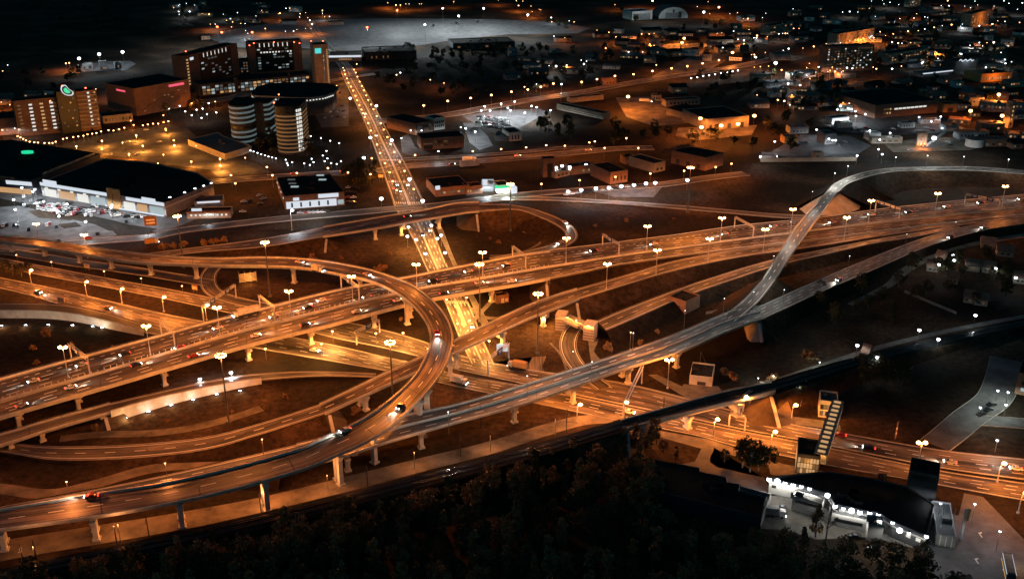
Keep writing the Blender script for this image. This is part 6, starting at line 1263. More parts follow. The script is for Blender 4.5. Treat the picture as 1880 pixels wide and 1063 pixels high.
board(114, 559, 4.2, 2.6, 1.6, 'yellowish road sign before the curved noise wall'); board(161, 496, 3.4, 2.0, 1.8, 'pale road sign under the upper flyover at left'); board(359, 537, 3.2, 3.0, 1.8, 'orange-lit square road sign beside the small loop road', 'wall_orange')
board(281, 440, 7, 6, 9, 'tall brown billboard on one leg by the mall car park', 'brick_brown', .25, 'billboard', 'billboard'); board(700, 337, 3.6, 2.4, 4.5, 'orange board on a post left of the boulevard', 'wall_orange', 0, 'billboard', 'billboard')
board(1004, 590, 2.2, 2.6, 2.2, 'small white lit sign at the edge of the slip road bridge', 'paint', 0); board(922, 652, 5, 3.6, 2.2, 'bright white two-part sign by the avenue mouth', 'sign_white', 0, 'lit_sign', 'lit sign')
board(1643, 806, .6, 7, 1, 'thin dark totem beside the avenue right of the footbridge', 'brick_brown', 0, 'totem', 'totem')
# louvred lit panel and white column under the loop road
root = thing('louvre_screen', 'slatted lit screen under the upper flyover beside the small loop road', 'screen', P(440, 520), .1); mb = MB(); [mb.beam((0, 0, .6 + .7 * k), (9, 0, 1.6 + .7 * k), .2, .35) for k in range(7)]; mb.build('slats', 'sign_face', root); mb = MB(); [mb.box((x, .3, 3.2), (.3, .3, 6.4)) for x in (0, 3, 6, 9)]; mb.build('frame', 'metal', root); light(root, (5, -4, 3), 1500, AMBER, False)
# railway masts
for u, v in [(-30, 1020), (70, 1040), (47, 1048), (216, 1005), (275, 992), (480, 945), (675, 893), (845, 838), (882, 785), (1040, 792), (1217, 770), (1363, 735)]:
    p = P(u, v); r = thing('catenary_mast', None, 'railway mast', p, .25, 'masts along the railway'); mb = MB(); mb.tube((0, 0, 0), (0, 0, 10), .22, .15); mb.build('pole', 'metal_dark', r); mb = MB(); mb.beam((0, 0, 9), (0, -3.5, 9.2), .14, .14); mb.beam((0, 0, 7.4), (0, -3.2, 9), .1, .1); mb.build('bracket', 'metal_dark', r); row(r, 'cat', 'dark thin mast beside the railway track, {o}')
for i, (pts, l) in enumerate([([(1384, 533), (1420, 522)], 'pale retaining curb at the foot of the narrow bridge'), ([(1296, 578), (1338, 570)], 'dark guard fence on the bank left of the merging ramps'), ([(1660, 538), (1755, 578)], 'long thin pale fence among the dark cottages')]):
    a, b_ = P(*pts[0]), P(*pts[1]); d = b_ - a; r = thing('fence', l, 'fence', a, math.atan2(d.y, d.x)); mb = MB(); n = int(d.length / 3); [mb.box((d.length * k / n, 0, .8), (.12, .12, 1.6)) for k in range(n + 1)]; mb.build('post', 'metal', r)['kind'] = 'stuff'; mb = MB(); [mb.beam((0, 0, z), (d.length, 0, z), .06, .14) for z in (.5, 1.0, 1.5)]; mb.build('rail', 'metal_pale', r)
# ------------------------------------------------------------------ cars
CARP = {}
def car_meshes(col):
    if col in CARP: return CARP[col]
    mb = MB(); prof = [(-2.2, .35), (-2.25, .75), (-1.9, 1.0), (-1.35, 1.05), (-.85, 1.5), (.45, 1.52), (1.15, 1.05), (2.05, .88), (2.2, .6), (2.15, .35)]
    for s in range(len(prof)):
        a, b = prof[s], prof[(s + 1) % len(prof)]
        mb.face([(a[0], -.88, a[1]), (b[0], -.88, b[1]), (b[0], .88, b[1]), (a[0], .88, a[1])])
    mb.face([(x, -.88, z) for x, z in prof][::-1]); mb.face([(x, .88, z) for x, z in prof])
    body = mb
    g = MB()
    for y in (-.89, .89): q = [(-1.2, y, 1.06), (-.8, y, 1.42), (.4, y, 1.44), (1.0, y, 1.08)]; g.face(q if y < 0 else q[::-1])
    g.face([(.50, -.75, 1.505), (1.12, -.75, 1.085), (1.12, .75, 1.085), (.50, .75, 1.505)]); g.face([(-.90, .75, 1.50), (-1.32, .75, 1.09), (-1.32, -.75, 1.09), (-.90, -.75, 1.50)])
    wl = MB(); wl.tube((0, -.12, 0), (0, .12, 0), .33, n=10)
    hl = MB(); hl.ball((0, 0, 0), .20, 0, 6, 4)
    full = MB(); full.v = list(body.v); full.f = list(body.f); full.m = [0] * len(body.f)
    k = len(full.v); full.v += g.v; full.f += [tuple(i + k for i in f) for f in g.f]; full.m += [1] * len(g.f)
    for x in (-1.35, 1.35):
        for y in (-.82, .82): full.tube((x, y - .12, .33), (x, y + .12, .33), .33, n=8, mi=2)
    CARP[col] = dict(body=body.mesh('body', 'car_' + col), glass=g.mesh('windows', 'glass_dark'), wheel=wl.mesh('wheel', 'rubber'), head=hl.mesh('headlight', 'headlight'), tail=hl.mesh('taillight', 'taillight'), full=full.mesh('parked_car', ['car_' + col, 'glass_dark', 'rubber']))
    return CARP[col]
def parked(u, v, rz, key, tmpl, col=None, group=None):
    col = col or rng.choice(['white', 'white', 'white', 'silver', 'silver', 'silver', 'black', 'black', 'black', 'black', 'red']); p = P(u, v, .06)
    o = link('parked_car', car_meshes(col)['full'], None, p, rz); tag(o, None, 'car', group); row(o, key, tmpl.replace('{c}', col)); return o
def driving(u, v, z, rd, fwd, key, tmpl, col='white', power=500):
    p = P(u, v, z + .05); l = rd.near(u, v); d = rd.dirat(l) * (1 if fwd else -1); r = thing('car', None, 'car', p, math.atan2(d.y, d.x), 'cars on the roads'); m = car_meshes(col)
    link('body', m['body'], r); link('windows', m['glass'], r)
    for x in (-1.35, 1.35):
        for y in (-.82, .82): link('wheel', m['wheel'], r, (x, y, .33))
    for y in (-.6, .6): link('headlight', m['head'], r, (2.15, y, .68)); link('taillight', m['tail'], r, (-2.2, y, .8))
    k = 'headlight_spot'
    if power:
        if k not in LIGHTS:
            s = bpy.data.lights.new('headlight_beam', 'SPOT'); s.energy = power * 12; s.color = (1, .93, .8); s.spot_size = R(60); s.spot_blend = .7; s.shadow_soft_size = .2; LIGHTS[k] = s
        o = bpy.data.objects.new('headlight_beam', LIGHTS[k]); C.objects.link(o); o.parent = r; o.location = (2.7, 0, .75); o.rotation_euler = (0, R(-83), 0)
    row(r, key, tmpl.replace('{c}', col)); return r
def truck(u, v, z, rd, fwd, label, box='paint', L=9.0):
    p = P(u, v, z + .05); l = rd.near(u, v) if rd else 0; d = rd.dirat(l) * (1 if fwd else -1) if rd else Vector((1, -.2, 0)); r = thing('truck', label, 'truck', p, math.atan2(d.y, d.x))
    mb = MB(); mb.box((-1.2, 0, 2.3), (L - 2.6, 2.4, 2.6)); mb.build('cargo_box', box, r); mb = MB(); mb.box((L / 2 - 1.2, 0, 1.6), (2.0, 2.3, 2.2), 0, 0, .9); mb.build('cab', 'car_white', r); mb = MB(); mb.box((L / 2 - .18, 0, 2.0), (.1, 1.9, .8)); mb.build('windscreen', 'glass_dark', r)
    mb = MB(); mb.box((0, 0, .75), (L - .4, 2.0, .4)); mb.build('chassis', 'metal_dark', r); m = car_meshes('white')
    for x in (-L / 2 + 1.2, -L / 2 + 2.4, L / 2 - 1.3):
        for y in (-1.05, 1.05): link('wheel', m['wheel'], r, (x, y, .45), 0, (1.35, 1.35, 1.35))
    for y in (-.8, .8): link('headlight', m['head'], r, (L / 2 - .15, y, .9)); link('taillight', m['tail'], r, (-L / 2 + .3, y, 1.0))
    return r
t = '{c} car with its headlights on crossing the motorway bridge, {o}'
for u, v, c in [(62, 701, 'white'), (503, 583, 'silver'), (565, 566, 'black'), (590, 553, 'white'), (674, 547, 'silver'), (795, 517, 'black'), (330, 640, 'red'), (150, 672, 'silver'), (230, 652, 'black'), (400, 604, 'white'), (720, 527, 'white'), (860, 500, 'silver'), (930, 489, 'black')]: driving(u, v, 8, far_b, False, 'dm', t, c)
t = '{c} car with lit headlights on the right part of the motorway, {o}'
for u, v, z, c in [(1330, 431, 4.8, 'white'), (1528, 410, 4, 'silver'), (1668, 391, 4, 'black'), (1738, 381, 4, 'white'), (1874, 367, 4, 'silver'), (1090, 462, 7, 'black'), (1200, 450, 6, 'white'), (1420, 417, 4.3, 'silver'), (1600, 396, 4, 'white'), (1800, 374, 4, 'black')]: driving(u, v, z, far_r, False, 'dr', t, c)
for u, v, c in [(40, 746, 'silver'), (130, 713, 'white'), (250, 672, 'black'), (355, 655, 'red'), (470, 618, 'white'), (560, 598, 'black'), (655, 574, 'silver'), (730, 553, 'white'), (815, 540, 'black'), (880, 521, 'silver'), (940, 518, 'white')]: driving(u, v, 8, near_b, True, 'dn', '{c} car on the nearer lanes of the motorway bridge, {o}', c)
for u, v, c in [(70, 538, 'white'), (199, 567, 'silver'), (152, 574, 'black'), (578, 645, 'white')]: driving(u, v, 0, avn, True, 'da', '{c} car with bright headlights on the avenue at left, {o}', c)
for u, v, z, c in [(550, 483, 11, 'white'), (674, 506, 13.3, 'silver'), (802, 613, 16, 'red'), (634, 792, 14.6, 'white'), (735, 748, 15.8, 'black'), (168, 913, 9.6, 'red')]: driving(u, v, z, loop, True, 'dl', '{c} car following the curve of the tall loop flyover, {o}', c)
for u, v, f, c in [(1155, 758, True, 'white'), (1744, 850, False, 'silver'), (1865, 862, False, 'white'), (1595, 824, False, 'black'), (1542, 800, False, 'red')]: driving(u, v, 0, avf if v < 800 or u > 1580 else avf, f, 'dx', '{c} car with its headlights on along the lower-right avenue, {o}', c)
driving(1037, 410, 6.4, jlp, True, 'dj', '{c} car rounding the boulevard loop ramp, {o}', 'white'); driving(1028, 448, 6.6, jlp, True, 'dj', '{c} car rounding the boulevard loop ramp, {o}', 'silver'); driving(748, 399, 8, jb, True, 'dj', '{c} car on the boulevard overpass, {o}', 'black')
for u, v, z, c in [(1806, 419, 4, 'white'), (1745, 437, 4.2, 'black'), (1540, 515, 5.7, 'silver')]: driving(u, v, z, g2, False, 'dg', '{c} car on the grey ramp at right, {o}', c)
for u, v, c in [(722, 347, 'white'), (735, 352, 'black'), (729, 340, 'silver'), (748, 340, 'white'), (690, 250, 'silver'), (670, 210, 'white'), (776, 432, 'black'), (789, 424, 'white'), (866, 600, 'silver')]: driving(u, v, 0, blv, v % 2 == 0, 'db', '{c} car on the golden boulevard, {o}', c, 0)
for u, v, c in [(540, 320, 'red'), (630, 316, 'white'), (640, 318, 'yellow'), (950, 287, 'white'), (1080, 277, 'silver'), (830, 303, 'black')]: driving(u, v, 0, xst, True, 'dc', '{c} car on the orange cross street, {o}', c, 0)
truck(452, 578, 8, far_b, False, 'long cream truck on the far lanes of the motorway bridge', 'sign_face', 13); truck(843, 704, 0, avn, True, 'white box truck on the avenue beside the loop flyover', 'paint', 8); truck(950, 676, 0, avf, False, 'cream box truck turning at the avenue mouth', 'wall_orange', 9)
truck(279, 448, 0, mst, True, 'orange-lit box van parked below the brown billboard', 'wall_orange', 8); truck(1423, 947, 0, None, True, 'small dark truck with a white cab in the lit yard', 'wall_grey', 7); truck(584, 499, 11.6, loop, True, 'pale van on the upper flyover left of the motorway', 'sign_face', 7); truck(862, 296, 0, xst, True, 'white bus-like truck standing on the cross street', 'paint', 11)
for i, (u, v, l) in enumerate([(1412, 289, 'topmost white lorry trailer parked in the fenced compound'), (1408, 294, 'lowest white lorry trailer parked in the fenced compound'), (1185, 188, 'orange-lit lorry beside the fierce depot floodlight')]): truck(u, v, 0, None, True, l, 'paint', 12)
# bus at the lower right corner
p = P(1850, 1050); bd = (P(1862, 1120) - P(1838, 1000)).normalized(); r = thing('bus', 'dark bus with white and orange side lights leaving at the bottom right corner', 'bus', p, math.atan2(bd.y, bd.x))
mb = MB(); mb.box((0, 0, 1.9), (12, 2.6, 2.7), 0, 0, .96); mb.build('body', 'wall_dark', r); mb = MB(); mb.box((0, 0, 3.3), (10, 2.0, .25)); mb.build('roof_unit', 'brick_brown', r)
for y in (-1.32, 1.32): mb = MB(); mb.box((0, 0, 0), (11, .06, .9)); mb.build('windows', 'glass_dark', r, (0, y, 2.3)); mb = MB(); mb.box((0, 0, 0), (11, .12, .14)); mb.build('side_light', 'sign_white', r, (0, y * 1.02, 3.1)); mb = MB(); mb.box((0, 0, 0), (11, .12, .10)); mb.build('side_light', 'sign_amber', r, (0, y * 1.02, 1.1))
for x in (-4, 4):
    for y in (-1.15, 1.15): link('wheel', car_meshes('white')['wheel'], r, (x, y, .5), 0, (1.5, 1.5, 1.5))
light(r, (-2, 3, 3.2), 500, (1, .6, .3), False)
# parked cars
ML = [(265, 565), (335, 570), (365, 560), (415, 600), (445, 595), (475, 600), (500, 595), (615, 625), (640, 620), (690, 630), (712, 622), (770, 650), (795, 645), (820, 605), (870, 655), (895, 650), (930, 640), (965, 640), (575, 580), (240, 610), (210, 606), (490, 655), (590, 670), (620, 670), (650, 665), (740, 690), (790, 690), (990, 695), (1020, 675), (1050, 680), (1080, 700), (1110, 695), (1140, 700), (1165, 680), (1195, 705), (1225, 700), (1255, 710), (960, 680), (1090, 745), (205, 525), (185, 585), (30, 780), (60, 775), (125, 775), (150, 784), (250, 815), (405, 775), (430, 762), (490, 790), (840, 850), (765, 885), (510, 910), (905, 575), (945, 585), (1005, 605), (1035, 612), (1095, 610), (320, 590), (540, 640), (700, 660)]
ML += [(a + 18 + rng.uniform(-4, 4), b_ + 8 + rng.uniform(-2, 2)) for a, b_ in ML if 380 < a < 1200 and b_ < 690][:26] + [(a - 20, b_ + 14) for a, b_ in ML if 560 < a < 1000 and b_ < 660][:14]
ML += [(330 + 24 * (k % 12) + rng.uniform(-5, 5), 578 + 26 * (k // 12) + 5.2 * (k % 12) + rng.uniform(-3, 3)) for k in range(36)]
for i, (a, b_) in enumerate(ML): parked(a * .2128, 250 + b_ * .2128, rng.choice([1.9, 1.9, 2.0, .3, -1.2]), 'ml', '{c} car parked in the shopping centre car park, {o}', None, 'cars in the mall car park')
for i in range(46):
    u = 878 + (i % 12) * 5.0 + rng.uniform(-1, 1); v = 215 + (i // 12) * 5.2 + (i % 12) * .45 + rng.uniform(-.8, .8); parked(u, v, rng.choice([1.2, 1.3, -.4]), 'pk', '{c} car standing in the white-lit vehicle yard, {o}', None, 'cars in the vehicle yard')
for i in range(14): parked(1040 + i * 11 + rng.uniform(-3, 3), 358.5 - i * 1.4, .1, 'wp', '{c} car parked under the white globe row, {o}', None, 'cars under the globe row')
for i in range(12): parked(1268 + (i % 6) * 11 + rng.uniform(-3, 3), 242 + (i // 6) * 5, rng.uniform(0, 2), 'wc', '{c} car before the flood-lit orange warehouse, {o}', None, 'cars before the lit warehouse')
for i in range(20): parked(588 + (i % 4) * 12 + (i // 4) * 2.2, 172 + (i // 4) * 11 + rng.uniform(-2, 2), 1.4, 'oc', '{c} car in the dark car park right of the round hall, {o}', None, 'cars beside the round hall')
for i in range(7): parked(552 + i * 8, 392 - i * .3, .1, 'sf', '{c} car parked in front of the white-fronted supermarket, {o}', None, 'cars before the supermarket')
for i in range(8): parked(640 + (i % 2) * 9, 346 + (i // 2) * 9, .1, 'sr', '{c} car parked at the right flank of the supermarket, {o}', None, 'cars beside the supermarket')
for u, v in [(1540, 268), (1552, 262), (1576, 240), (1565, 238), (1590, 236), (1640, 238), (1650, 232), (1700, 236), (1712, 240), (1530, 290), (1480, 262), (1668, 276), (1740, 262), (1745, 268)]: parked(u, v, rng.uniform(0, 3), 'iy', '{c} car in the dark industrial yards at right, {o}', None, 'cars in the industrial yards')
for u, v, c, a in [(1820, 744, 'black', .4), (1814, 754, 'black', .5), (1801, 762, 'black', .5)]: parked(u, v, a, 'sd', '{c} car parked on the verge of the lit side road, {o}', c)
parked(1570, 986, -.15, 'ya', 'black saloon car parked against the grey annex', 'black'); parked(1605, 1008, -.15, 'yb', 'dark car half hidden by trees below the square annex', 'black'); parked(1437, 935, 1.4, 'yc', 'black car standing beside the small truck in the yard', 'black')
for i in range(8): parked(170 + i * 17 + rng.uniform(-4, 4), 240 + (i % 3) * 22, rng.uniform(0, 3), 'oc2', '{c} car in the orange car park with bright pools, {o}', None, 'cars in the orange car park')
for u, v in [(352, 388), (372, 386), (390, 384), (476, 360), (484, 366), (478, 376), (446, 390), (448, 372), (458, 370)]: parked(u, v, rng.uniform(0, 3), 'mr', '{c} car between the mall flank and the supermarket, {o}', None, 'cars by the mall flank')

# ------------------------------------------------------------------ trees
def tree_proto(kind, seed):
    r = random.Random(seed); tr = MB(); cr_ = MB()
    H = {'broad': 9.0, 'poplar': 12.0, 'conifer': 12.0, 'bush': 3.0, 'bare': 11.0}[kind]
    tr.tube((0, 0, -.3), (r.uniform(-.2, .2), r.uniform(-.2, .2), H * .55), .26 if kind != 'bush' else .1, .12, 6); tr.tube((0, 0, H * .5), (0, 0, H * .88), .13, .04, 5)
    cl = []
    n = {'broad': 34, 'poplar': 30, 'conifer': 34, 'bush': 14, 'bare': 8}[kind]
    for i in range(n):
        a = r.uniform(0, 6.283)
        if kind == 'broad': z = r.uniform(.34, 1.0); rad = 3.6 * math.sqrt(max(.02, 1 - ((z - .62) / .42) ** 2)) * r.uniform(.35, 1)
        elif kind == 'poplar': z = r.uniform(.2, 1.0); rad = 1.5 * math.sqrt(max(.05, 1 - ((z - .55) / .5) ** 2)) * r.uniform(.2, 1)
        elif kind == 'conifer': z = r.uniform(.15, 1.0); rad = 2.6 * (1.04 - z) * r.uniform(.4, 1)
        elif kind == 'bush': z = r.uniform(.15, .9); rad = 1.7 * r.uniform(.1, 1) * (1.1 - z * .6)
        else: z = r.uniform(.5, 1.0); rad = 2.4 * r.uniform(.3, 1)
        c = Vector((rad * math.cos(a), rad * math.sin(a), z * H)); cl.append(c)
        if kind in ('broad', 'bare') and i % 2 == 0 or kind == 'bare': tr.tube((0, 0, H * r.uniform(.3, .55)), c * .92, .08, .03, 4)
        s0 = {'broad': 1.25, 'poplar': .9, 'conifer': .85, 'bush': .8, 'bare': .7}[kind] * r.uniform(.7, 1.25)
        for k in range(26 if kind != 'bare' else 9):
            d = Vector((r.gauss(0, 1), r.gauss(0, 1), r.gauss(0, .75))); d = d.normalized() * s0 * r.uniform(.35, 1.0); q = c + d
            x = Vector((r.gauss(0, 1), r.gauss(0, 1), r.gauss(0, 1))).normalized(); y = x.cross(Vector((r.gauss(0, 1), r.gauss(0, 1), r.gauss(0, 1)))).normalized(); w = r.uniform(.16, .34)
            cr_.face([q - x * w - y * w * .6, q + x * w - y * w * .6, q + x * w * .7 + y * w, q - x * w * .7 + y * w])
    return tr, cr_
TP = {}
def tree(u, v, kind, key, tmpl, sc=1.0, var=None, fol='foliage', bark='bark', group=None, base=None):
    var = rng.randrange(3) if var is None else var; k = (kind, var, fol, bark)
    if k not in TP:
        a, b_ = tree_proto(kind, hash((len(kind), var)) & 255); TP[k] = (a.mesh('trunk', bark), b_.mesh('crown', fol))
    p = base or P(u, v); nm = {'broad': 'tree', 'poplar': 'poplar_tree', 'conifer': 'conifer_tree', 'bush': 'bush', 'bare': 'sparse_tree'}[kind]; r = thing(nm, None, 'bush' if kind == 'bush' else 'tree', p, rng.uniform(0, 6), group); r.scale = (sc, sc, sc * rng.uniform(.9, 1.15))
    link('trunk', TP[k][0], r); link('crown', TP[k][1], r); row(r, key, tmpl); return r
for u, v, s in [(1363, 858, 1.1), (1377, 866, 1.25), (1392, 864, 1.0), (1411, 858, .8), (1330, 848, .5)]: tree(u, v, 'broad', 'isl', 'tree with a pale trunk on the dark lawn by the driveway, {o}', s * 1.05, None, 'foliage', 'bark_pale')
for u, v in [(12, 500), (24, 505), (40, 508), (52, 503)]: tree(u, v, 'broad', 'lt', 'dark tree standing in front of the avenue at the left edge, {o}', .75)
for u, v in [(297, 458), (305, 457), (318, 456), (334, 454), (341, 452), (375, 450), (388, 448), (398, 446), (412, 445)]: tree(u, v, 'bush', 'bu', 'round orange-lit bush beside the ramp toward the overpass, {o}', 1.1, None, 'foliage_dry')
for u, v in [(86, 618), (695, 500), (706, 498), (574, 478), (1115, 645), (655, 760), (1420, 700), (1345, 700), (1330, 690), (1480, 655), (1490, 662)]: tree(u, v, 'bush', 'bl', 'lone low bush on a dark lawn between the roads, {o}', 1.3, None, 'foliage_dry')
YL = [(-100, 1130), (0, 1080), (240, 1035), (480, 990), (740, 930), (1000, 870), (1130, 830), (1190, 850), (1200, 930), (1290, 1000), (1420, 1034), (1560, 1056), (1700, 1062), (1790, 1085), (1900, 1200)]
def ylow(u):
    for (a, b_), (c_, d) in zip(YL, YL[1:]):
        if a <= u <= c_: return b_ + (d - b_) * (u - a) / (c_ - a)
    return 1200
placed = []; cnt = 0; tries = 0
while cnt < 270 and tries < 6000:
    tries += 1; u = rng.uniform(-60, 1800); v = rng.uniform(840, 1150)
    if v < ylow(u) + 14: continue
    p = P(u, v)
    if any((p - q).length < 4.2 for q in placed): continue
    placed.append(p); cnt += 1
    kd = 'poplar' if u < 1230 and rng.random() < .45 else ('conifer' if rng.random() < .12 else 'broad')
    ar = 'below the left flyover' if u < 500 else ('below the earth strip' if u < 900 else ('below the railway bridge' if u < 1250 else 'around the lit yard'))
    nm = {'broad': 'broad rust-brown tree', 'poplar': 'slim poplar-like tree', 'conifer': 'pointed dark conifer'}[kd]
    tree(u, v, kd, 'fo', nm + ' in the night wood %s, {o}' % ar, rng.uniform(.75, 1.3), None, 'foliage_dry' if rng.random() < .6 else 'foliage', 'bark', 'trees of the dark wood at the bottom')
for u, v, kd, s in [(1497, 985, 'conifer', 1.1), (1516, 992, 'bare', 1.2), (1472, 1012, 'conifer', .8), (1550, 1030, 'broad', .9), (1440, 1020, 'broad', 1.0), (1600, 1036, 'broad', .9), (1640, 1042, 'broad', 1.0), (1690, 1045, 'broad', .9), (1385, 1015, 'broad', .9), (1240, 850, 'poplar', .6), (1205, 815, 'poplar', .9), (1195, 822, 'poplar', 1.0), (1183, 830, 'broad', .9), (1218, 832, 'broad', .6), (1165, 822, 'poplar', .9), (1145, 826, 'poplar', .8), (975, 868, 'poplar', .9), (1012, 862, 'poplar', .7), (1050, 850, 'poplar', .8), (895, 900, 'poplar', .9), (836, 912, 'broad', .6), (695, 945, 'broad', .6), (612, 975, 'broad', .8), (590, 982, 'broad', .6)]:
    tree(u, v, kd, 'fe', {'broad': 'rounded', 'poplar': 'slim', 'conifer': 'pointed', 'bare': 'sparse'}[kd] + ' tree at the front edge of the dark wood, {o}', s, None, 'foliage_dry', 'bark', 'trees at the edge of the dark wood')
for u, v in [(430, 760), (520, 735), (300, 775), (180, 790), (60, 640), (140, 632), (210, 640), (60, 668), (660, 470), (600, 455), (560, 452), (720, 470), (900, 440), (920, 445), (1000, 430), (1090, 420), (1150, 410), (1230, 405), (1000, 555), (1040, 540), (1180, 630), (1210, 610), (1350, 545), (1380, 530), (340, 470), (620, 480), (800, 600), (730, 590)]:
    tree(u + rng.uniform(-8, 8), v + rng.uniform(-3, 3), 'bush', 'bl2', 'small scruffy shrub on the grass between the ramps, {o}', rng.uniform(.5, .9), None, 'foliage_dry')
# scattered trees of the town
TT = [(1440, 250, 60, 45, 14), (1330, 170, 70, 25, 12), (860, 140, 140, 45, 30), (1180, 235, 70, 14, 10), (1060, 235, 60, 10, 10), (660, 330, 30, 20, 8), (1560, 80, 250, 50, 30), (1650, 170, 200, 25, 22), (320, 200, 60, 15, 8), (520, 270, 60, 20, 10), (60, 150, 120, 20, 12), (1620, 560, 120, 40, 14), (1760, 520, 90, 50, 16), (1620, 700, 60, 20, 8)]
for cx, cy, sx, sy, n in TT:
    for i in range(n if cy > 300 else 0): tree(cx + rng.uniform(-sx, sx), cy + rng.uniform(-sy, sy), 'broad', 'tt', 'dark tree among the cottages and fields at right, {o}', rng.uniform(.7, 1.1), None, 'foliage', 'bark', 'dark trees of the town')
# ------------------------------------------------------------------ the dense low town in the distance: small houses and sheds
ZONES = [('among the far upper-right streets', 1440, 1870, 16, 78, 44), ('around the dim flats at upper right', 1620, 1875, 82, 132, 22), ('between the white floodlight and the factory', 1385, 1560, 140, 205, 18), ('beyond the upper diagonal street', 1130, 1400, 55, 118, 26),
         ('in the dark woods at upper centre', 930, 1130, 96, 165, 12), ('behind the factory hall', 1600, 1870, 150, 195, 16), ('at the left edge beyond the hotel', 5, 110, 175, 200, 8), ('right of the concrete plant', 1760, 1878, 200, 272, 10), ('beside the airfield taxiways', 320, 620, 8, 50, 12)]
taken = [(o.location.x, o.location.y) for o in C.objects if o.parent is None and o.get('category') and o.type == 'EMPTY' and o.get('category') not in ('tree', 'bush', 'street lamp', 'car')]
for where, u0, u1, v0, v1, n in ZONES:
    done = 0
    for t_ in range(400):
        if done >= n: break
        u, v = rng.uniform(u0, u1), rng.uniform(v0, v1); p = P(u, v)
        if any((p.x - x) ** 2 + (p.y - y) ** 2 < 24 ** 2 for x, y in taken): continue
        taken.append((p.x, p.y)); done += 1
        W, D, Hh = rng.uniform(9, 26), rng.uniform(8, 13), rng.choice([3.5, 4, 5, 6, 8]); wl = rng.choice(['brick_brown', 'wall_tan', 'wall_grey', 'wall_grey', 'wall_pale', 'wall_dark']); gable = Hh < 5.5 and rng.random() < .6
        r = thing('town_house' if gable else 'town_block', None, 'house' if gable else 'building', p, rng.uniform(-.5, .5), 'low houses of the far town')
        mb = MB(); mb.box((0, 0, Hh / 2), (W, D, Hh)); mb.build('wall', wl, r); mb = MB()
        if gable: mb.hull8([(-W / 2 - .5, -D / 2 - .5, Hh), (W / 2 + .5, -D / 2 - .5, Hh), (W / 2 + .5, D / 2 + .5, Hh), (-W / 2 - .5, D / 2 + .5, Hh), (-W / 2 - .5, -.1, Hh + 3), (W / 2 + .5, -.1, Hh + 3), (W / 2 + .5, .1, Hh + 3), (-W / 2 - .5, .1, Hh + 3)])
        else: mb.box((0, 0, Hh + .2), (W + .3, D + .3, .4)); mb.box((W * .2, 0, Hh + 1), (2.5, 2, 1.4))
        mb.build('roof', rng.choice(['roof_dark', 'roof_grey', 'brick_brown']), r)
        for k in range(int(W / 3.2)):
            m = rng.choice(['glass_dark', 'glass_dark', 'glass_dark', 'win_warm', 'win_amber_dim', 'win_dim']); mb = MB(); mb.box((0, 0, 0), (1.5, .16, 1.5)); mb.build('window', m, r, (-W / 2 + 1.8 + k * 3.1, -D / 2 - .02, Hh * .55))
        mat = 'flat-roofed block' if not gable else 'gabled house'
        tone = {'brick_brown': 'brown', 'wall_tan': 'tan', 'wall_grey': 'grey', 'wall_pale': 'pale', 'wall_dark': 'dark'}[wl]
        row(r, 'hs' + where + tone + mat, '%s %s %s, {o}' % (tone, mat, where))
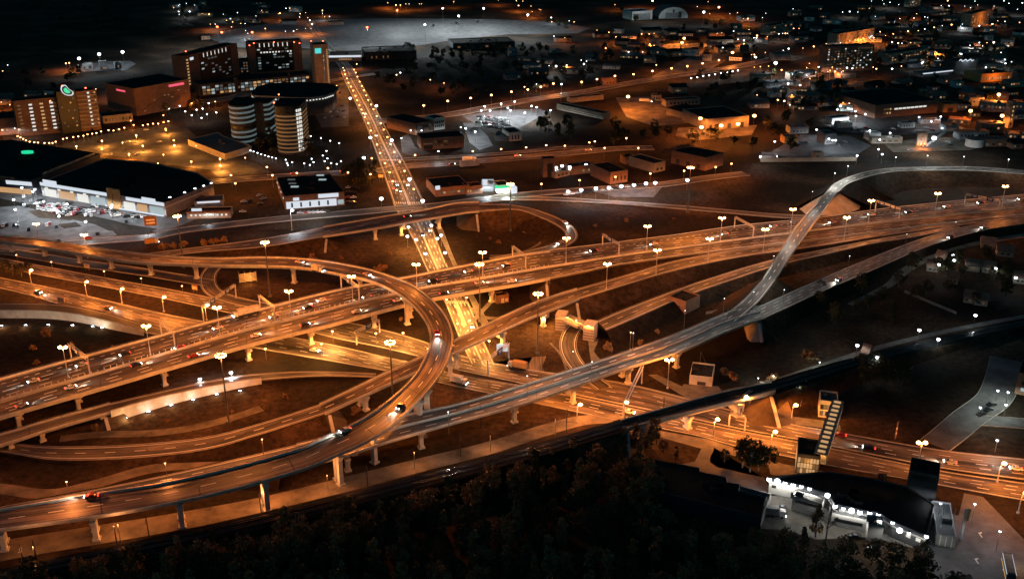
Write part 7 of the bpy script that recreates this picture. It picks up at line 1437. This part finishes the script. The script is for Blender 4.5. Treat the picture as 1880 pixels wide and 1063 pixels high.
# groves of the far town: one mass nobody could count
fr = random.Random(5); wood = MB()
for cx, cy, sx, sy, n in [(1660, 45, 200, 30, 44), (1740, 105, 130, 25, 28), (1470, 170, 80, 30, 22), (1280, 85, 120, 30, 24), (800, 130, 110, 40, 40), (1040, 130, 90, 35, 30), (1740, 175, 130, 20, 18), (1230, 255, 120, 14, 18), (990, 245, 60, 14, 10), (250, 40, 220, 26, 18), (1200, 45, 200, 20, 14), (1440, 250, 60, 45, 14), (1330, 170, 70, 25, 12), (860, 140, 140, 45, 20), (660, 330, 30, 20, 8), (320, 200, 60, 15, 8), (520, 270, 60, 20, 10), (60, 150, 120, 20, 12)]:
    for i in range(n):
        p = P(cx + fr.uniform(-sx, sx), cy + fr.uniform(-sy, sy)); H = fr.uniform(7, 13)
        if any((p.x - x) ** 2 + (p.y - y) ** 2 < 11 ** 2 for x, y in taken): continue
        wood.tube((p.x, p.y, -.3), (p.x, p.y, H * .6), .25, .1, 5, 1)
        for k in range(16):
            a = fr.uniform(0, 6.283); z = fr.uniform(.3, 1); rad = H * .36 * math.sqrt(max(.05, 1 - ((z - .6) / .42) ** 2)) * fr.uniform(.3, 1); c = p + Vector((rad * math.cos(a), rad * math.sin(a), z * H))
            for j in range(18):
                d = Vector((fr.gauss(0, 1), fr.gauss(0, 1), fr.gauss(0, .8))).normalized() * fr.uniform(.5, 1.5); q = c + d
                x = Vector((fr.gauss(0, 1), fr.gauss(0, 1), fr.gauss(0, 1))).normalized(); y = x.cross(Vector((fr.gauss(0, 1), fr.gauss(0, 1), 1))).normalized(); w = fr.uniform(.3, .6); wood.face([q - x * w - y * w, q + x * w - y * w, q + x * w * .6 + y * w, q - x * w * .6 + y * w])
o = wood.build('far_woodland', ['foliage', 'bark']); o['kind'] = 'stuff'
# ------------------------------------------------------------------ night sky and render settings
finish_rows()
w = bpy.data.worlds.new('World'); scene.world = w; w.use_nodes = True
nt = w.node_tree; bg = nt.nodes['Background']; sky = nt.nodes.new('ShaderNodeTexSky'); sky.sky_type = 'NISHITA'
sky.sun_disc = False; sky.sun_elevation = R(SUNEL); sky.sun_rotation = R(200)
tn = nt.nodes.new('ShaderNodeMix'); tn.data_type = 'RGBA'; tn.blend_type = 'MULTIPLY'; tn.inputs[0].default_value = 1.0; tn.inputs[7].default_value = (.09, .60, .92, 1)   # cold night sky
nt.links.new(sky.outputs[0], tn.inputs[6]); nt.links.new(tn.outputs[2], bg.inputs['Color']); bg.inputs['Strength'].default_value = SKY
scene.view_settings.view_transform = 'Standard'; scene.view_settings.look = 'None'; scene.view_settings.gamma = 1; scene.view_settings.exposure = 0
scene.view_settings.use_curve_mapping = False
scene.cycles.use_denoising = True; scene.cycles.max_bounces = 4; scene.cycles.diffuse_bounces = 2; scene.cycles.glossy_bounces = 2
scene.cycles.sample_clamp_indirect = 3.0; scene.cycles.use_light_tree = True
scene.cycles.caustics_reflective = False; scene.cycles.caustics_refractive = False
